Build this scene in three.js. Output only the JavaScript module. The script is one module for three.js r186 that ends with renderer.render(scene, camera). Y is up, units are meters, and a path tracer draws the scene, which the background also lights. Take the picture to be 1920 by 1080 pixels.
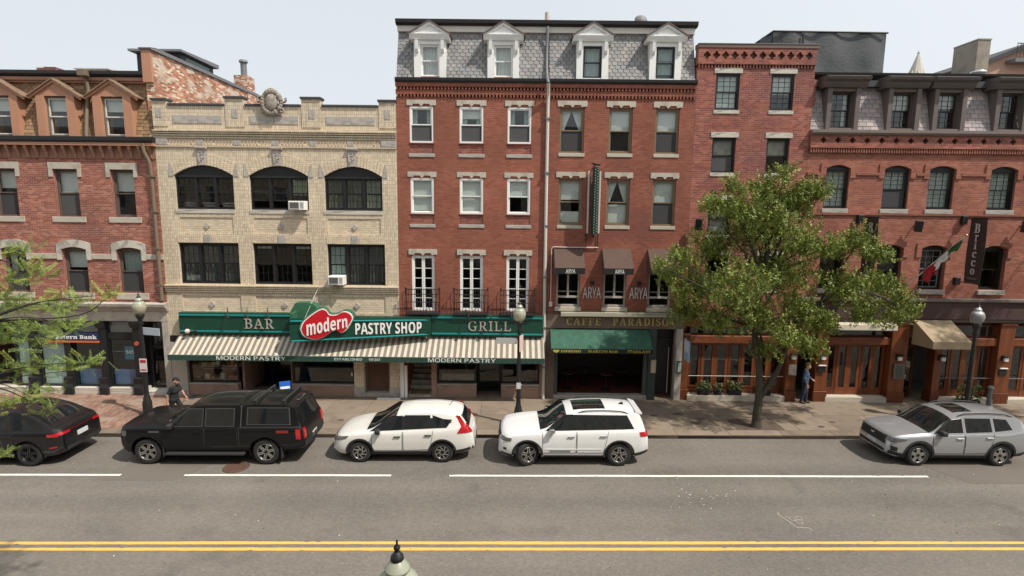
import * as THREE from 'three';
import { mergeGeometries, toCreasedNormals } from 'three/addons/utils/BufferGeometryUtils.js';
import { MarchingCubes } from 'three/addons/objects/MarchingCubes.js';
import { FontLoader } from 'three/addons/loaders/FontLoader.js';
import { TextGeometry } from 'three/addons/geometries/TextGeometry.js';
import { RoundedBoxGeometry } from 'three/addons/geometries/RoundedBoxGeometry.js';
import { Brush, Evaluator, SUBTRACTION } from 'three-bvh-csg';

// ---------- camera, sky, sun, exposure ----------
const scene = new THREE.Scene();
const camera = new THREE.PerspectiveCamera(54.43, 16 / 9, 0.1, 2000);
camera.position.set(0, 8.07, 22.9);
camera.rotation.set(-8 * Math.PI / 180, 0, 0.0105, 'YXZ');
const renderer = new THREE.WebGLRenderer({ antialias: true });
renderer.setSize(1024, 576);
renderer.toneMapping = THREE.LinearToneMapping;
renderer.toneMappingExposure = 1.0;
renderer.shadowMap.enabled = true;

const SUN = new THREE.Vector3(0.497, 0.819, 0.287).normalize();
function makeSky() {
  const w = 512, h = 256, d = new Float32Array(w * h * 4), v = new THREE.Vector3();
  for (let j = 0; j < h; j++) for (let i = 0; i < w; i++) {
    const lat = ((j + 0.5) / h - 0.5) * Math.PI, lon = ((i + 0.5) / w - 0.5) * 2 * Math.PI;
    v.set(Math.cos(lat) * Math.cos(lon), Math.sin(lat), Math.cos(lat) * Math.sin(lon));
    const up = Math.max(v.y, 0), c = Math.max(v.dot(SUN), 0);
    const k = Math.pow(1 - up, 1.5);                            // hazy white low down, faintly blue overhead
    const a = 0.26 * c + 0.4 * Math.pow(c, 14);             // summer haze scatters forward round the sun
    const o = (j * w + i) * 4;
    d[o] = 0.66 + 0.14 * k + a; d[o + 1] = 0.725 + 0.125 * k + a * 0.98; d[o + 2] = 0.80 + 0.09 * k + a * 0.94; d[o + 3] = 1;
  }
  const t = new THREE.DataTexture(d, w, h, THREE.RGBAFormat, THREE.FloatType);
  t.mapping = THREE.EquirectangularReflectionMapping; t.magFilter = THREE.LinearFilter; t.minFilter = THREE.LinearFilter;
  t.colorSpace = THREE.LinearSRGBColorSpace; t.needsUpdate = true;
  return t;
}
scene.background = makeSky(); scene.environment = scene.background;
const sun = new THREE.DirectionalLight(new THREE.Color(1, 0.93, 0.83), 4.9);
sun.position.copy(SUN).multiplyScalar(80); sun.castShadow = true; sun.shadow.radius = 2.2;
sun.shadow.mapSize.set(4096, 4096);
Object.assign(sun.shadow.camera, { left: -40, right: 40, top: 40, bottom: -40, near: 1, far: 220 });
scene.add(sun, sun.target);

// ---------- helpers ----------
function rng(s) { return () => { s |= 0; s = s + 0x6D2B79F5 | 0; let t = Math.imul(s ^ s >>> 15, 1 | s); t = t + Math.imul(t ^ t >>> 7, 61 | t) ^ t; return ((t ^ t >>> 14) >>> 0) / 4294967296; }; }
const used = {};
function numbered(n) { const k = used[n] = (used[n] ?? -1) + 1; return k ? `${n}_${String(k).padStart(3, '0')}` : n; }
const localRoots = new WeakSet();
function thing(name, label, category, pos = [0, 0, 0], group, local = false) {
  const g = new THREE.Group(); g.name = numbered(name); g.position.set(...pos); g.userData = { label, category };
  if (group) g.userData.group = group;
  if (local) localRoots.add(g);
  scene.add(g); return g;
}
function structure(o) { o.userData.kind = 'structure'; return o; }
function rootOf(o) { while (o.parent && o.parent !== scene) o = o.parent; return o; }
function add(name, geo, mat, parent) {              // geometry in world metres unless the thing is built in its own axes
  const m = new THREE.Mesh(geo, mat); m.name = parent ? name : numbered(name); m.castShadow = m.receiveShadow = true;
  if (parent) { const r = rootOf(parent); if (!localRoots.has(r)) geo.translate(-r.position.x, -r.position.y, -r.position.z); parent.add(m); } else scene.add(m);
  return m;
}
function part(name, parent, label) { const g = new THREE.Group(); g.name = name; if (label) g.userData.label = label; parent.add(g); return g; }
function plain(g) { if (g.index) g = g.toNonIndexed(); for (const k of Object.keys(g.attributes)) if (!['position', 'normal', 'uv'].includes(k)) g.deleteAttribute(k); g.morphAttributes = {}; g.clearGroups(); return g; }
function join(...l) { return mergeGeometries(l.flat().map(plain)); }
function bx(x0, x1, y0, y1, z0, z1) {               // box with uv in metres
  const g = new THREE.BoxGeometry(x1 - x0, y1 - y0, z1 - z0).toNonIndexed(); g.translate((x0 + x1) / 2, (y0 + y1) / 2, (z0 + z1) / 2);
  const p = g.attributes.position, n = g.attributes.normal, u = g.attributes.uv;
  for (let i = 0; i < p.count; i++) {
    const ax = Math.abs(n.getX(i)), ay = Math.abs(n.getY(i));
    if (ax > .5) u.setXY(i, p.getZ(i), p.getY(i)); else if (ay > .5) u.setXY(i, p.getX(i), p.getZ(i)); else u.setXY(i, p.getX(i), p.getY(i));
  }
  g.clearGroups(); return g;
}
function rbx(x0, x1, y0, y1, z0, z1, r = 0.01) { const g = new RoundedBoxGeometry(x1 - x0, y1 - y0, z1 - z0, 1, r); g.translate((x0 + x1) / 2, (y0 + y1) / 2, (z0 + z1) / 2); return plain(g); }
function cyl(r0, r1, h, x, y, z, n = 12) { const g = new THREE.CylinderGeometry(r1, r0, h, n); g.translate(x, y + h / 2, z); return plain(g); }   // base radius, top radius, base at y
function bar(a, b, r, n = 6, r2 = r) {
  const A = new THREE.Vector3(...a), B = new THREE.Vector3(...b), L = A.distanceTo(B);
  const g = new THREE.CylinderGeometry(r2, r, L, n); g.translate(0, L / 2, 0);
  g.applyQuaternion(new THREE.Quaternion().setFromUnitVectors(new THREE.Vector3(0, 1, 0), B.clone().sub(A).normalize())); g.translate(...a); return plain(g);
}
function tube(pts, r, n = 24, m = 6) { return plain(new THREE.TubeGeometry(new THREE.CatmullRomCurve3(pts.map(p => new THREE.Vector3(...p))), n, r, m)); }
function lathe(pts, x, y, z, n = 20) { const g = new THREE.LatheGeometry(pts.map(p => new THREE.Vector2(...p)), n); g.translate(x, y, z); return plain(g); }
function poly(pts) { const s = new THREE.Shape(); pts.forEach((p, i) => i ? s.lineTo(...p) : s.moveTo(...p)); s.closePath(); return s; }
function extr(shape, z0, z1, opt) { const g = new THREE.ExtrudeGeometry(shape, { depth: z1 - z0, bevelEnabled: false, curveSegments: 10, ...opt }); g.translate(0, 0, z0); return plain(g); }
function prismX(pts, x0, x1) {                       // profile in (z, y), swept along x
  const g = plain(new THREE.ExtrudeGeometry(poly(pts), { depth: x1 - x0, bevelEnabled: false })), q = g.attributes.position.array;
  for (let i = 0; i < q.length; i += 3) { const z = q[i]; q[i] = q[i + 2] + x0; q[i + 2] = z; }
  for (let t = 0; t < q.length; t += 9) for (let k = 0; k < 3; k++) { const s = q[t + 3 + k]; q[t + 3 + k] = q[t + 6 + k]; q[t + 6 + k] = s; }
  g.computeVertexNormals(); const uv = g.attributes.uv, n = g.attributes.normal;
  for (let i = 0; i < uv.count; i++) { const x = q[i * 3], y = q[i * 3 + 1], z = q[i * 3 + 2]; if (Math.abs(n.getX(i)) > .7) uv.setXY(i, z, y); else uv.setXY(i, x, Math.abs(n.getY(i)) > .8 ? z : y / Math.max(.3, Math.abs(n.getZ(i)))); }
  return g;
}
function archShape(x0, x1, y0, y1, rise = 0) {      // rectangle whose top edge is a segmental arch with crown at y1
  const s = new THREE.Shape(); s.moveTo(x0, y0); s.lineTo(x1, y0);
  if (!rise) { s.lineTo(x1, y1); s.lineTo(x0, y1); }
  else for (let i = 0; i <= 12; i++) { const t = i / 12, x = x1 + (x0 - x1) * t; s.lineTo(x, y1 - rise + rise * (1 - Math.pow(2 * t - 1, 2))); }
  s.closePath(); return s;
}
const V = (x, y, z) => new THREE.Vector3(x, y, z);

// ---------- tileable noise and textures ----------
function hash2(x, y, s) { let h = Math.imul(x, 374761393) ^ Math.imul(y, 668265263) ^ Math.imul(s, 2147483647 - 77777); h = Math.imul(h ^ h >>> 13, 1274126177); return ((h ^ h >>> 16) >>> 0) / 4294967296; }
function noise(u, v, px, py, s) {                   // value noise, period px, py cells over u, v in 0..1
  const x = u * px, y = v * py, i = Math.floor(x), j = Math.floor(y), a = x - i, b = y - j;
  const f = a * a * (3 - 2 * a), g = b * b * (3 - 2 * b), W = (m, p) => ((m % p) + p) % p;
  const h = (m, n) => hash2(W(m, px), W(n, py), s);
  return (h(i, j) * (1 - f) + h(i + 1, j) * f) * (1 - g) + (h(i, j + 1) * (1 - f) + h(i + 1, j + 1) * f) * g;
}
function fbm(u, v, p, q, s, o = 4) { let r = 0, a = .5, t = 0; for (let k = 0; k < o; k++) { r += a * noise(u, v, p << k, q << k, s + k); t += a; a *= .5; } return r / t; }
function field(p, q, s, o, n = 192) {                // the same noise, computed once on a coarse grid and read back smoothly
  const d = new Float32Array(n * n); for (let j = 0; j < n; j++) for (let i = 0; i < n; i++) d[j * n + i] = fbm(i / n, j / n, p, q, s, o);
  return (u, v) => { const x = u * n, y = v * n, i = Math.floor(x), j = Math.floor(y), a = x - i, b = y - j, w = m => ((m % n) + n) % n, r0 = w(j) * n, r1 = w(j + 1) * n, c0 = w(i), c1 = w(i + 1); return (d[r0 + c0] * (1 - a) + d[r0 + c1] * a) * (1 - b) + (d[r1 + c0] * (1 - a) + d[r1 + c1] * a) * b; };
}
const s8 = c => { c = Math.min(1, Math.max(0, c)); return 255 * (c <= .0031308 ? c * 12.92 : 1.055 * Math.pow(c, 1 / 2.4) - .055); };
function tex(w, h, mw, mh, fn, linear) {             // fn(u, v) -> linear rgb (or a height); covers mw x mh metres
  const d = new Uint8Array(w * h * 4);
  for (let j = 0; j < h; j++) for (let i = 0; i < w; i++) {
    const c = fn((i + .5) / w, (j + .5) / h, i, j), o = (j * w + i) * 4;
    if (linear) d[o] = d[o + 1] = d[o + 2] = 255 * Math.min(1, Math.max(0, c)); else { d[o] = s8(c[0]); d[o + 1] = s8(c[1]); d[o + 2] = s8(c[2]); }
    d[o + 3] = 255;
  }
  const t = new THREE.DataTexture(d, w, h, THREE.RGBAFormat); t.wrapS = t.wrapT = THREE.RepeatWrapping; t.magFilter = THREE.LinearFilter; t.minFilter = THREE.LinearFilter;
  if (!linear) t.colorSpace = THREE.SRGBColorSpace; t.repeat.set(1 / mw, 1 / mh); t.needsUpdate = true; return t;
}
function mat(c, roughness = .8, o = {}) { const P = ['transmission', 'clearcoat', 'sheen', 'ior', 'thickness', 'specularIntensity'].some(k => k in o) ? THREE.MeshPhysicalMaterial : THREE.MeshStandardMaterial; const m = new P({ roughness, ...o }); m.color.setRGB(c[0], c[1], c[2]); return m; }
const mix = (a, b, t) => a.map((x, i) => x + (b[i] - x) * t);

// masonry: pals = brick colours, mort = mortar; rows x cols bricks over mw x mh metres
function masonry(w, h, mw, mh, cols, rows, pals, mort, o = {}) {
  const { seed = 1, bond = .5, gap = .010, stain = .25, vary = .12, soot = null, sootAmt = 0, gapv = gap, sf = [4, 5] } = o;
  const cell = (u, v) => { const r = Math.floor(v * rows), off = (r % 2) * bond; let c = u * cols + off; const ci = Math.floor(c); const fx = c - ci, fy = v * rows - r; return [((ci % cols) + cols) % cols, r, fx, fy]; };
  const N1 = field(6, 6, seed + 9, 5), N2 = field(sf[0], sf[1], seed + 50, 5);
  const gx = gapv / (mw / cols), gy = gap / (mh / rows);
  const color = tex(w, h, mw, mh, (u, v) => {
    const [c, r, fx, fy] = cell(u, v), n = N1(u, v), f = hash2(Math.floor(u * w), Math.floor(v * h), seed + 30);
    if (fx < gx || fy < gy) { const k = 1 + (n - .5) * stain * 1.4 + (f - .5) * .2; return mort.map(x => x * k); }
    const a = hash2(c, r, seed), b = hash2(c, r, seed + 1), p = pals[Math.floor(a * pals.length)];
    let k = 1 + (b - .5) * 2 * vary + (n - .5) * stain * 2 + (f - .5) * .22; let q = p.map(x => x * k);
    if (soot) { const t = Math.min(1, Math.max(0, (N2(u, v) - .52) * 6)) * sootAmt * (.6 + .8 * hash2(c, r, seed + 7)); q = mix(q, soot, Math.min(1, t)); }
    return q;
  });
  const bump = tex(w, h, mw, mh, (u, v) => { const [c, r, fx, fy] = cell(u, v); return fx < gx || fy < gy ? .1 : .75 + .2 * hash2(c, r, seed + 3) + (hash2(Math.floor(u * w), Math.floor(v * h), seed + 4) - .5) * .2; }, true);
  return new THREE.MeshStandardMaterial({ map: color, bumpMap: bump, bumpScale: .006, roughness: .9 });
}
const grainMaps = new Map();
function grainMap(amt, ratio, fine, coarse, kind) {   // neutral weathering map, shared: coarse blotches, fine grain, darker worn patches
  const key = [amt, ratio, fine, coarse, kind].join();
  const F1 = grainMaps.has(key) || field(coarse, coarse, 7, 5), F2 = grainMaps.has(key) || field(coarse * 2, coarse * 2, 77, 5);
  if (!grainMaps.has(key)) grainMaps.set(key, tex(512, 512, 1, 1, (u, v) => {
    if (kind) return fbm(u, v, fine, fine, 80, 3);
    const n = F1(u, v), f = fbm(u, v, fine, fine, 47, 2); let k = 1 + (n - .5) * 2 * amt + (f - .5) * amt * 1.2;
    if (ratio !== 1) k *= 1 + (ratio - 1) * Math.min(1, Math.max(0, (F2(u, v) - .5) * 5));
    return [k * .8, k * .8, k * .8];
  }, kind));
  return grainMaps.get(key);
}
function mottled(base, amt, mw, o = {}) {            // weathered plain material
  const { seed = 1, fine = 160, coarse = 4, alt = null, altAmt = .6, rough = .85, bump = 0, ext = {} } = o;
  const lum = c => c[0] * .3 + c[1] * .6 + c[2] * .1, q = Math.round(amt / .05) * .05 || .05, ra = alt ? Math.round((1 + (lum(alt) / lum(base) - 1) * altAmt) / .2) * .2 : 1;
  const m = new THREE.MeshStandardMaterial({ roughness: rough, ...ext }); m.color.setRGB(base[0] / .8, base[1] / .8, base[2] / .8);
  const use = t => { const c = t.clone(); c.repeat.set(1 / mw, 1 / mw); c.offset.set((seed * .377) % 1, (seed * .613) % 1); c.needsUpdate = true; return c; };
  m.map = use(grainMap(+q.toFixed(2), +ra.toFixed(1), fine > 180 ? 220 : 130, 4, false));
  if (bump) { m.bumpMap = use(grainMap(0, 0, 160, 4, true)); m.bumpScale = bump; }
  return m;
}
const MT = {
  brickA: masonry(1024, 1024, 6.4, 6.4, 31, 86, [[.315, .105, .07], [.355, .125, .082], [.28, .09, .062], [.41, .17, .12], [.25, .09, .07]], [.42, .285, .225], { seed: 11, stain: .22, vary: .13, soot: [.16, .06, .045], sootAmt: .5 }),
  brickC: masonry(1024, 1024, 6.4, 6.4, 31, 86, [[.272, .085, .051], [.295, .096, .058], [.245, .076, .046], [.288, .10, .063]], [.235, .108, .076], { seed: 21, stain: .3, vary: .1, soot: [.20, .07, .045], sootAmt: .45 }),
  brickC2: masonry(1024, 1024, 6.4, 6.4, 31, 86, [[.255, .08, .049], [.278, .09, .055], [.23, .072, .045], [.272, .095, .062]], [.215, .094, .067], { seed: 25, stain: .32, vary: .1, soot: [.17, .055, .04], sootAmt: .6 }),
  brickD: masonry(1024, 1024, 6.4, 6.4, 31, 86, [[.27, .08, .054], [.235, .068, .049], [.30, .095, .062], [.20, .062, .05], [.33, .112, .075]], [.30, .20, .165], { seed: 31, stain: .2, vary: .15, soot: [.14, .05, .05], sootAmt: .5 }),
  brickE: masonry(1024, 1024, 6.4, 6.4, 31, 86, [[.295, .102, .066], [.27, .09, .058], [.32, .12, .08], [.235, .08, .053]], [.30, .168, .124], { seed: 41, stain: .3, vary: .12, soot: [.22, .07, .05], sootAmt: .5 }),
  cream: masonry(1024, 1024, 6.24, 6.3, 80, 42, [[.64, .535, .39], [.68, .565, .415], [.61, .51, .375], [.655, .55, .41], [.57, .475, .345]], [.40, .32, .235], { seed: 51, bond: 0, gap: .011, gapv: .011, stain: .16, vary: .09 }),
  creamRun: masonry(1024, 1024, 6.4, 6.4, 31, 86, [[.64, .53, .385], [.68, .56, .41], [.60, .495, .36]], [.45, .36, .265], { seed: 55, stain: .14, vary: .09 }),
  creamSoldier: masonry(512, 512, 3.12, 3.15, 40, 13, [[.64, .53, .38], [.68, .56, .405], [.59, .49, .35]], [.33, .265, .19], { seed: 57, bond: 0, gap: .008, gapv: .012, stain: .14, vary: .1 }),
  party: masonry(1024, 1024, 6.4, 6.4, 31, 86, [[.36, .13, .07], [.42, .16, .09], [.28, .11, .07], [.45, .2, .12], [.6, .5, .38]], [.42, .33, .24], { seed: 61, stain: .35, vary: .25, soot: [.60, .53, .43], sootAmt: .75, sf: [9, 26] }),
  asphalt: null,
  stone: mottled([.47, .42, .345], .2, 2, { seed: 3, alt: [.26, .225, .185], altAmt: .6, bump: .004 }),
  stoneLight: mottled([.53, .49, .42], .16, 2, { seed: 5, alt: [.27, .24, .2], altAmt: .7, bump: .003 }),
  stoneGrey: mottled([.41, .375, .335], .18, 2, { seed: 7, alt: [.28, .25, .22], altAmt: .5, bump: .003 }),
  brownstone: mottled([.17, .12, .095], .18, 3, { seed: 9, alt: [.10, .075, .06], altAmt: .5, bump: .003 }),
  granitePink: mottled([.30, .20, .155], .16, 2, { seed: 13, fine: 120, alt: [.24, .15, .12], bump: .001 }),
  black: mat([.012, .012, .013], .45), blackMatt: mat([.018, .017, .017], .8), darkMetal: mat([.025, .025, .027], .5, { metalness: .3 }),
  white: mottled([.78, .77, .74], .05, 2, { seed: 15, rough: .55 }), offwhite: mottled([.66, .63, .56], .07, 2, { seed: 16, rough: .6 }),
  salmon: mottled([.43, .215, .13], .12, 2, { seed: 17, alt: [.42, .22, .14], altAmt: .5, rough: .7 }),
  brownTrim: mottled([.12, .085, .07], .14, 2, { seed: 18, rough: .6 }), bronze: mottled([.20, .145, .085], .12, 2, { seed: 19, rough: .55 }),
  greyTrim: mottled([.17, .135, .12], .14, 2, { seed: 20, rough: .6 }),
  pipeBrown: mottled([.17, .125, .085], .15, 2, { seed: 22, rough: .55 }), pipeWhite: mottled([.55, .52, .47], .12, 2, { seed: 23, rough: .6 }), pipeGrey: mottled([.16, .16, .17], .12, 2, { seed: 24, rough: .6 }),
  screen: mottled([.075, .075, .075], .08, 1, { seed: 34, rough: .95 }),
  curtainPale: mottled([.66, .70, .67], .1, 1, { seed: 36 }),
  screenDark: mottled([.045, .045, .047], .1, 1, { seed: 35, rough: .9 }),
  glass: mat([.93, .96, .95], .02, { transmission: 1, thickness: 0, ior: 1.5 }), glassTint: mat([.55, .66, .62], .02, { transmission: 1, thickness: 0, ior: 1.5 }),
  blind: mottled([.62, .62, .59], .05, 1, { seed: 26 }), curtain: mottled([.70, .70, .68], .06, 1, { seed: 27 }), greenCurtain: mottled([.34, .36, .27], .1, 1, { seed: 28 }), teal: mottled([.42, .49, .465], .1, 1, { seed: 29 }),
  interior: mat([.10, .09, .08], .9), roofing: mottled([.06, .06, .065], .15, 3, { seed: 31 }),
};
// ---------- the street ----------
const K = -0.018;                                    // the street turns a hair away from the building line
const sz = (z0, x) => z0 + K * x;
function strip(x0, x1, z0, z1, y0, y1) {             // box sheared along the street line
  const g = bx(x0, x1, y0, y1, z0, z1), p = g.attributes.position; for (let i = 0; i < p.count; i++) p.setZ(i, p.getZ(i) + K * p.getX(i)); return g;
}
{
  // one sheet to the horizon, then the asphalt road on it
  const gm = mottled([.14, .13, .12], .12, 8, { seed: 33 });
  const g = new THREE.PlaneGeometry(1600, 1600); g.rotateX(-Math.PI / 2); g.translate(0, -0.06, 0);
  { const u = g.attributes.uv; for (let i = 0; i < u.count; i++) u.setXY(i, u.getX(i) * 1600, u.getY(i) * 1600); }
  structure(add('ground', plain(g), gm));
  const W = 64, H2 = 16, base = [.156, .139, .120];
  const am = new THREE.MeshStandardMaterial({ roughness: .93 });
  const R1 = field(24, 6, 101, 5, 384), R2 = field(10, 40, 103, 4, 384), R3 = field(60, 15, 104, 4, 384);
  am.map = tex(2048, 1024, W, H2, (u, v) => {
    const n = R1(u, v), f = hash2(Math.floor(u * 1024), Math.floor(v * 512), 6), st = R2(u, v), sp = hash2(Math.floor(u * 2048), Math.floor(v * 1024), 5);
    // worn, darker wheel tracks run along each lane; oil marks in broken patches
    const z = v * H2, tr = Math.exp(-Math.pow((z - 4.4) / .45, 2)) + Math.exp(-Math.pow((z - 6.1) / .45, 2)) + .6 * Math.exp(-Math.pow((z - 10.2) / .5, 2));
    let k = 1 + (n - .5) * .38 + (f - .5) * .26 - .17 * tr * (.3 + st * 1.2) + (st - .5) * .2;
    const oil = Math.max(0, R3(u, v) - .70) * 1.2; k *= 1 - Math.min(.2, oil);
    let c = base.map(x => x * k);
    if (sp > .9990) c = [.36, .33, .30]; else if (sp < .0020) c = [.075, .065, .055];
    return c;
  });
  am.bumpMap = tex(512, 512, 4, 4, (u, v) => fbm(u, v, 180, 180, 106, 2), true); am.bumpScale = .006;
  const road = strip(-32, 32, 3.88, 17.3, -.05, 0);
  { const p = road.attributes.position, uu = road.attributes.uv; for (let i = 0; i < p.count; i++) uu.setXY(i, p.getX(i) + 32, p.getZ(i) - K * p.getX(i) - 2.2); }
  structure(add('road', road, am)); MT.asphalt = am;
  // darker asphalt repairs
  const pm = mottled([.128, .11, .093], .12, 4, { seed: 107, fine: 240, bump: .004 });
  const patchGeo = pts => { const g = new THREE.ShapeGeometry(poly(pts.map(([x, z]) => [x, -z]))); g.rotateX(-Math.PI / 2); const p = g.attributes.position; const u = g.attributes.uv; for (let i = 0; i < p.count; i++) { u.setXY(i, p.getX(i), p.getZ(i)); p.setY(i, .004); } return plain(g); };
  structure(add('asphalt_patch', patchGeo([[13.0, 5.2], [14.0, 6.95], [22, 6.75], [22, 4.4], [14.5, 4.6]]), pm));
  structure(add('asphalt_patch', patchGeo([[-11.9, 5.9], [-12.4, 7.3], [-10.0, 7.25], [-9.3, 6.0]]), mottled([.137, .119, .10], .1, 4, { seed: 108, fine: 240 })));
  // painted lines with ragged, chipped edges
  const wornStrip = (a, b, z0, z1, s) => { const P = [], n = Math.round((b - a) / .07), w = (z, i, k) => z + .013 * (noise(i / n, .5, Math.max(4, n >> 1), 3, s + k) - .5) + .02 * (noise(i / n, .5, Math.max(3, n >> 5), 3, s + k + 9) - .5) - (hash2(i, k, s) > .985 ? (k ? 1 : -1) * .025 : 0); for (let i = 0; i < n; i++) { const x = a + (b - a) * i / n, X = a + (b - a) * (i + 1) / n, q = [[x, w(z0, i, 0)], [x, w(z1, i, 1)], [X, w(z1, i + 1, 1)], [X, w(z0, i + 1, 0)]].map(([u, v]) => [u, .006, v + K * u]); for (const t of [0, 1, 2, 0, 2, 3]) P.push(...q[t]); } const g = new THREE.BufferGeometry(); g.setAttribute('position', new THREE.Float32BufferAttribute(P, 3)); const U = []; for (let i = 0; i < P.length; i += 3) U.push(P[i], P[i + 2]); g.setAttribute('uv', new THREE.Float32BufferAttribute(U, 2)); g.computeVertexNormals(); return g; };
  const worn = (c, s) => mottled(c, .07, 3, { seed: s, fine: 220, alt: c.map(x => x * .75), altAmt: .35, rough: .75, bump: .002 });
  const wl = worn([.72, .69, .62], 111), yl = worn([.66, .40, .085], 112);
  for (const [a, b] of [[-23, -11.75], [-9.85, -3.62], [-1.85, 12.95]]) structure(add('white_road_line', wornStrip(a, b, 6.69, 6.80, 7), wl));
  for (const z of [10.17, 10.42]) structure(add('yellow_road_line', wornStrip(-30, 30, z, z + .115, z * 10), yl));
  // chalky survey mark sprayed on the lane
  const cm = worn([.33, .305, .27], 113), mk = [];
  const dash = (x0, z0, x1, z1, w = .03) => { const g = new THREE.BoxGeometry(Math.hypot(x1 - x0, z1 - z0), .003, w); g.rotateY(-Math.atan2(z1 - z0, x1 - x0)); g.translate((x0 + x1) / 2, .006, (z0 + z1) / 2); mk.push(g); };
  const ring = (x, z, r) => { for (let k = 0; k < 10; k++) { const a = k * .628, b = a + .628; dash(x + r * Math.cos(a), z + r * Math.sin(a) * 1.3, x + r * Math.cos(b), z + r * Math.sin(b) * 1.3, .022); } };
  dash(7.22, 8.76, 7.43, 9.42); dash(7.43, 9.42, 7.72, 9.44); dash(7.72, 9.44, 7.76, 9.55); dash(7.22, 8.76, 7.29, 8.72); ring(7.5, 9.02, .07); ring(7.62, 9.16, .08); ring(7.7, 8.98, .07); dash(7.38, 8.9, 7.45, 8.96);
  structure(add('road_survey_mark', join(mk), cm));
  // manhole cover: rusty iron disc with a raised rim
  const rust = mottled([.10, .052, .034], .25, 1, { seed: 114, alt: [.055, .035, .028], bump: .004 });
  const mh = thing('manhole_cover', 'rusty round iron manhole cover beside the white line by the black pickup', 'manhole cover', [-8.55, 0, 6.38]);
  add('disc', cyl(.36, .36, .012, -8.55, 0, 6.38, 32), rust, mh);
  add('rim', plain(new THREE.TorusGeometry(.375, .016, 6, 36).rotateX(Math.PI / 2).translate(-8.55, .008, 6.38)), rust, mh);
  for (let k = -2; k <= 2; k++) { const h = Math.sqrt(.09 - k * k * .011); add('rib', bx(-8.55 - h, -8.55 + h, .011, .018, 6.38 + k * .1 - .018, 6.38 + k * .1 + .018), rust, mh); }
  // litter flecks
  const r = rng(77), lm = [mat([.7, .68, .62], .9), mat([.05, .04, .03], .9)];
  for (let q = 0; q < 2; q++) { const fl = []; for (let i = 0; i < 70; i++) { const s = .008 + r() * .016, g = new THREE.BoxGeometry(s * 1.6, .006, s); g.rotateY(r() * 6); const cx = q === 0 && i < 34 ? 4.4 + r() * 2.2 : -14 + r() * 30, cz = q === 0 && i < 34 ? 7.1 + r() * 1.5 : 4.2 + r() * 7; g.translate(cx, .008, cz); fl.push(g); } const m = add('road_litter', join(fl), lm[q]); m.userData = { kind: 'stuff', label: q ? 'dark specks of grit scattered over the asphalt' : 'pale flecks of litter scattered over the asphalt', category: 'litter' }; }
  // far pavement: concrete slabs, brick paving before the bank, granite kerb
  const slabM = [0, 1, 2].map(k => mottled([[.212, .166, .122], [.19, .147, .108], [.232, .18, .133]][k], .17, 3, { seed: 120 + k, fine: 200, alt: [.13, .10, .076], altAmt: .6, bump: .003 }));
  const pav = new THREE.Group(); pav.name = 'pavement'; structure(pav); scene.add(pav);
  add('bedding', strip(-32, 32, -1.4, 3.9, -.05, .118), mat([.10, .085, .07], .95), pav);
  const r2 = rng(5); const rows = [[-1.4, .42], [.432, 1.9], [1.912, 3.42]];
  for (const [a, b] of rows) { let x = -13.4 + r2() * .4; while (x < 30) { const w = 1.45 + r2() * .12; add('slab', strip(x, x + w - .014, a, b, .1, .138 + r2() * .005), slabM[Math.floor(r2() * 3)], pav); x += w; } }
  for (let x = -32; x < 30; x += 1.9) add('kerb_stone', strip(x, x + 1.885, 3.43, 3.9, .0, .137 + r2() * .006), slabM[1 + Math.floor(r2() * 2)], pav);
  const paver = masonry(512, 512, 3.2, 3.2, 32, 16, [[.24, .125, .085], [.20, .10, .072], [.28, .165, .118], [.22, .13, .098]], [.22, .165, .125], { seed: 131, bond: .5, gap: .012, stain: .35, vary: .18, soot: [.29, .225, .175], sootAmt: .9 });
  const pg = strip(-32, -13.45, -1.4, 3.42, .1, .137); add('brick_paving', pg, paver, pav);
  // dark gum and coffee stains on the slabs
  const stM = mottled([.085, .066, .052], .2, 1, { seed: 133, rough: .9 }), r4 = rng(66);
  for (const [x, z, s] of [[7.0, 2.6, .2], [7.3, 2.2, .14], [6.2, 2.9, .16], [5.6, 1.9, .12], [6.6, 1.7, .15], [11.6, 2.9, .12], [12.3, 2.4, .1], [-2.2, 1.4, .1], [3.9, 2.5, .22], [9.9, 2.1, .13], [8.1, 3.2, .11], [-6.4, 2.7, .1], [15.6, 1.6, .2]]) { const pts = []; for (let k = 0; k < 14; k++) { const a = k / 14 * 6.283, q = s * (.7 + r4() * .6); pts.push([x + q * 1.3 * Math.cos(a), z + q * .8 * Math.sin(a)]); } const g = patchGeo(pts); g.translate(0, .1455, 0); structure(add('pavement_stain', g, stM)); }
  // sidewalk on the camera's side of the street
  structure(add('near_pavement', strip(-32, 32, 17.3, 22.4, -.05, .14), slabM[0]));
}
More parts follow.
